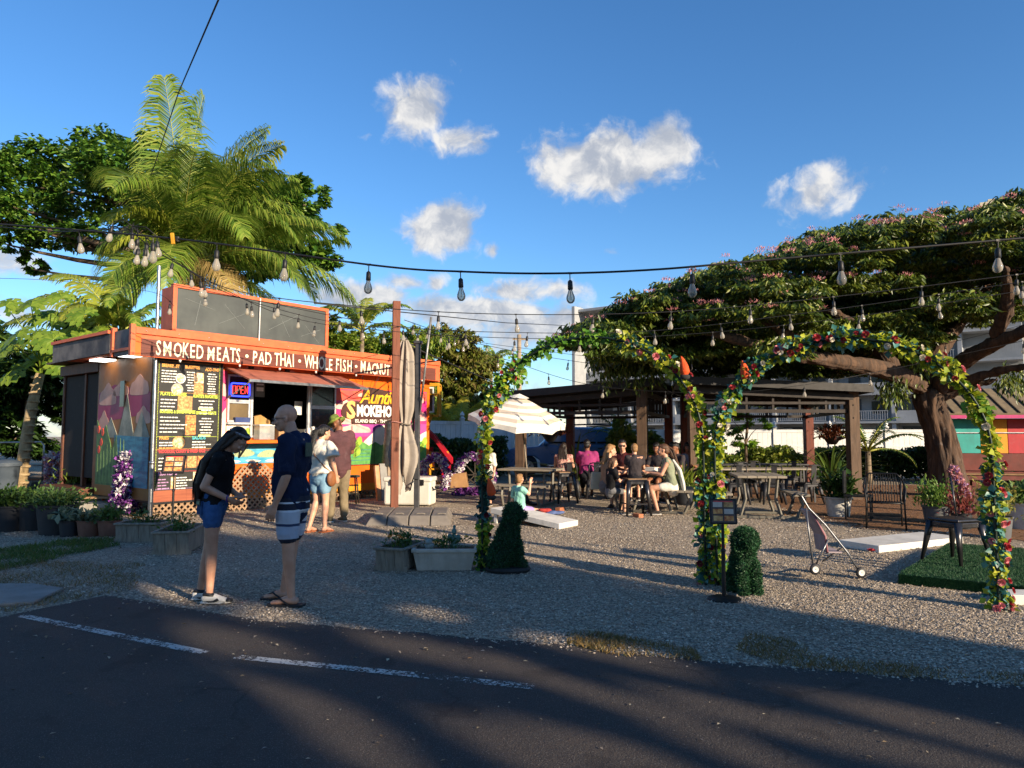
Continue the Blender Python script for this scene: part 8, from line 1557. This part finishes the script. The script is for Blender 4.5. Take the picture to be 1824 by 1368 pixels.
person('blond woman seated with canvas tote bag at the middle picnic table', at(1078, 14.1), R(-80), 1.66, sit(), 'fair', cloth('beige_top', '9a7a62', '866a54'), cloth('grey_short', '6a6a6c', '58585a'), (HAIR_LB, 'shoulder'), MOK, 0, R(-6), V_, .95, seat=1, bottom_len=.6, sleeve=0, extra=tote_x, hands='relaxed')
person('small dark-haired girl in black t-shirt seated before the blond woman', at(1086, 13.55), R(-72), 1.30, sit(.52, .36, .04, feet=.35), 'fair', cloth('black'  , '141416'), cloth('grey_short', '6a6a6c'), (HAIR_BR, 'bob'), MOK, R(-12), R(-8), V_, .9, seat=1, bottom_len=.7, sleeve=.6)
person('boy in dark grey t-shirt seen from behind on the tall stool', (2.32, 13.5, 0), R(-8), 1.34, sit(.82, .34, .03, feet=.26, anr=(.1, .24, .42), anl=(-.1, .24, .42)), 'fair', cloth('charcoal', '3c3638', '322e30'), cloth('dark_short', '26262a', '1e1e22'), (HAIR_LB, 'short'), MOK, R(10), 0, V_, .95, seat=1, bottom_len=.75, sleeve=.55)
def towel_x(t, V, H_, M): mb = MB(); mb.tube([V['neck']+Vector((.0, -.13, -.02)), V['chest']+Vector((0, -.21, -.05)), V['waist']+Vector((0, -.23, -.1)), V['pel']+Vector((0, -.22, -.10))], [(.09, .03), (.15, .05), (.17, .05), (.15, .04)], 16, side=(1, 0, 0)); remesh(mb, 'white_towel', cloth('towel', 'c8c6bc', 'b4b2a8'), t, .016, 2)
person('woman in green tank top and white shorts seated on the picnic bench', at(1196, 13.6), R(82), 1.68, sit(.46, .42, .10, feet=.30), 'warm', cloth('sage', '8a9078', '767c66'), cloth('white', 'd8d2c4'), (HAIR_BR, 'tail'), MOK, 0, R(-4), V_, .95, seat=1, bottom_len=.5, sleeve=0, extra=towel_x)
person('man in dark red shirt and sunglasses seated across the table', at(1112, 15.0), R(150), 1.78, sit(), 'warm', cloth('dark_red', '4a1e20', '3c181a'), cloth('dark_short', '26262a'), (HAIR_BL, 'short'), MOK, R(20), R(-6), V_, 1.05, seat=1, sleeve=.6, extra=lambda t, V, H_, M: MB().box(H_(0, .09, .003), (.13, .03, .035), M=M).build('sunglasses', BLACKM, t, bevel=.008))
person('woman in floral strapless top with long dark hair seen from behind', at(1003, 16.9), R(-12), 1.66, sit(), 'warm', mat('floral', 'c8a090', '7a4040', 26, .9), cloth('dark_short', '26262a'), (HAIR_DB, 'shoulder'), MOK, R(-10), R(-4), V_, .95, seat=1, sleeve=0)
person('man in bright pink shirt with dark cap seen from behind', at(1046, 17.0), R(-5), 1.76, sit(), 'brown', cloth('pink', '94386a', '802e5a'), cloth('dark_short', '26262a'), (HAIR_BL, 'short'), MOK, R(-10), 0, V_, 1.12, seat=1, bottom_len=1.6, sleeve=.7)
for i, (px, Y, yw, lab, hm) in enumerate(((1172, 16.0, 150, 'dark-haired diner behind the woman in the green tank top', 'short'), (1194, 17.0, 190, 'dark-haired diner farthest back beside the pavilion post', 'short'), (1209, 16.2, 120, 'dark-haired diner bending forward behind the white bag', 'short'), (1224, 16.8, 170, 'diner in pale grey shirt beside the pavilion post', 'bob'))):
    person(lab, at(px, Y), R(yw), 1.68, sit(), 'brown', cloth('grey_pale', '7a7c84', '686a72') if i == 3 else cloth('charcoal', '3c3638'), cloth('dark_short', '26262a'), (HAIR_BL, hm), MOK, 0, R(-20), V_+.004, 1, seat=1, sleeve=.6)
def child_x(t, V, H_, M):
    for i in range(3): MB().box(V['chest']+Vector((.03*(i-1), -.128, .0+.03*(i % 2))), (.05, .012, .10)).build('shirt_print', mat('print_teal', '5a8a80', '4a786e', 20, .9), t)
    mb = MB(); mb.ell(H_(.0, -.06, .10), (.05, .05, .04), 10); remesh(mb, 'hair_bun', MATS['hair_blond'], t, .012, 1)
cb = G(874, 932)+Vector((.50, .22, 0)); person('child in mint t-shirt and lilac shorts sitting on the white game board', (cb.x, cb.y, .0), R(-60), 1.28, sit(.20, .40, -.04, .25, .62, anr=(.13, .66, .17), anl=(-.10, .66, .17), elr=(.25, .10, .66), wrr=(.20, .17, .90), ell=(-.26, -.06, .45), wrl=(-.30, -.05, .20)), 'fair', cloth('mint', '8fc4b4', '7ab0a0'), cloth('lilac', 'a890c8', '9880b8'), (HAIR_LB, 'short'), MOK, R(25), R(10), .014, .95, seat=1, bottom_len=.6, sleeve=.6, extra=child_x)
for lab, off, c1, nm in (('red folded cloth lying on the white game board', (.42, .02, .165), 'b0403a', 'folded_cloth'), ('blue folded cloth on the white game board', (.62, -.02, .135), '5a6a94', 'folded_cloth')):
    mb = MB(); [mb.ell((random.uniform(-.1, .1), random.uniform(-.06, .06), random.uniform(.0, .04)), (random.uniform(.07, .11), random.uniform(.05, .08), .03), 10) for i in range(6)]; t = thing(nm, lab, 'cloth', (cb.x+off[0], cb.y+off[1], off[2])); remesh(mb, 'fabric', cloth('f'+c1, c1), t, .012, 2)
person('boy in loose white t-shirt half hidden by the left arch leg', at(868, 15.2), R(150), 1.32, dict(), 'fair', cloth('white', 'd8d2c4'), cloth('grey_short', '6a6a6c'), (HAIR_BR, 'short'), MOK, 0, R(-20), .016, 1.0, bottom_len=.85, sleeve=.9, top_low=.12, top_flare=1.2, loose=1.12)
# -- things on the tables
def on(name, label, cat, p, parts, rz=0):
    t = thing(name, label, cat, p, rz); [mb.build(n, m, t, 'a') for n, mb, m in parts]
FOAM = mat('foam_white', 'd4d0c6', 'c2beb4', 6, .7)
on('takeout_box', 'white takeout box on the near end of the middle picnic table', 'box', (3.0, 13.95, .777), [('tray', MB().box((0, 0, .03), (.22, .2, .06)), FOAM), ('lid', MB().box((0, 0, .07), (.225, .205, .02)), FOAM)], .4); on('takeout_box', 'second white takeout box behind the first on the picnic table', 'box', (2.8, 14.3, .777), [('tray', MB().box((0, 0, .03), (.22, .2, .06)), FOAM), ('lid', MB().box((0, 0, .07), (.225, .205, .02)), FOAM)], 1.)
on('water_bottle', 'tall teal water bottle on the middle picnic table', 'bottle', (3.08, 14.35, .777), [('flask', MB().lathe([(.04, 0), (.042, .02), (.042, .2), (.03, .235)], n=16), mat('bottle_teal', '4a8a84', '3c7870', 5, .4)), ('cap', MB().lathe([(.03, .236), (.03, .28)], n=14), BLACKM)])
for i, (x, y) in enumerate(((.55, 13.6), (.95, 14.2), (2.3, 13.1))): on('clay_block', ['terracotta block by the picnic bench end', 'terracotta block lying beyond the game board', 'small terracotta block under the tall stool'][i], 'block', (x, y, .0), [('block', MB().box((0, 0, .035), (.2, .1, .07)), mat('terracotta', 'a86a48', '94583a', 6, .8))], i)
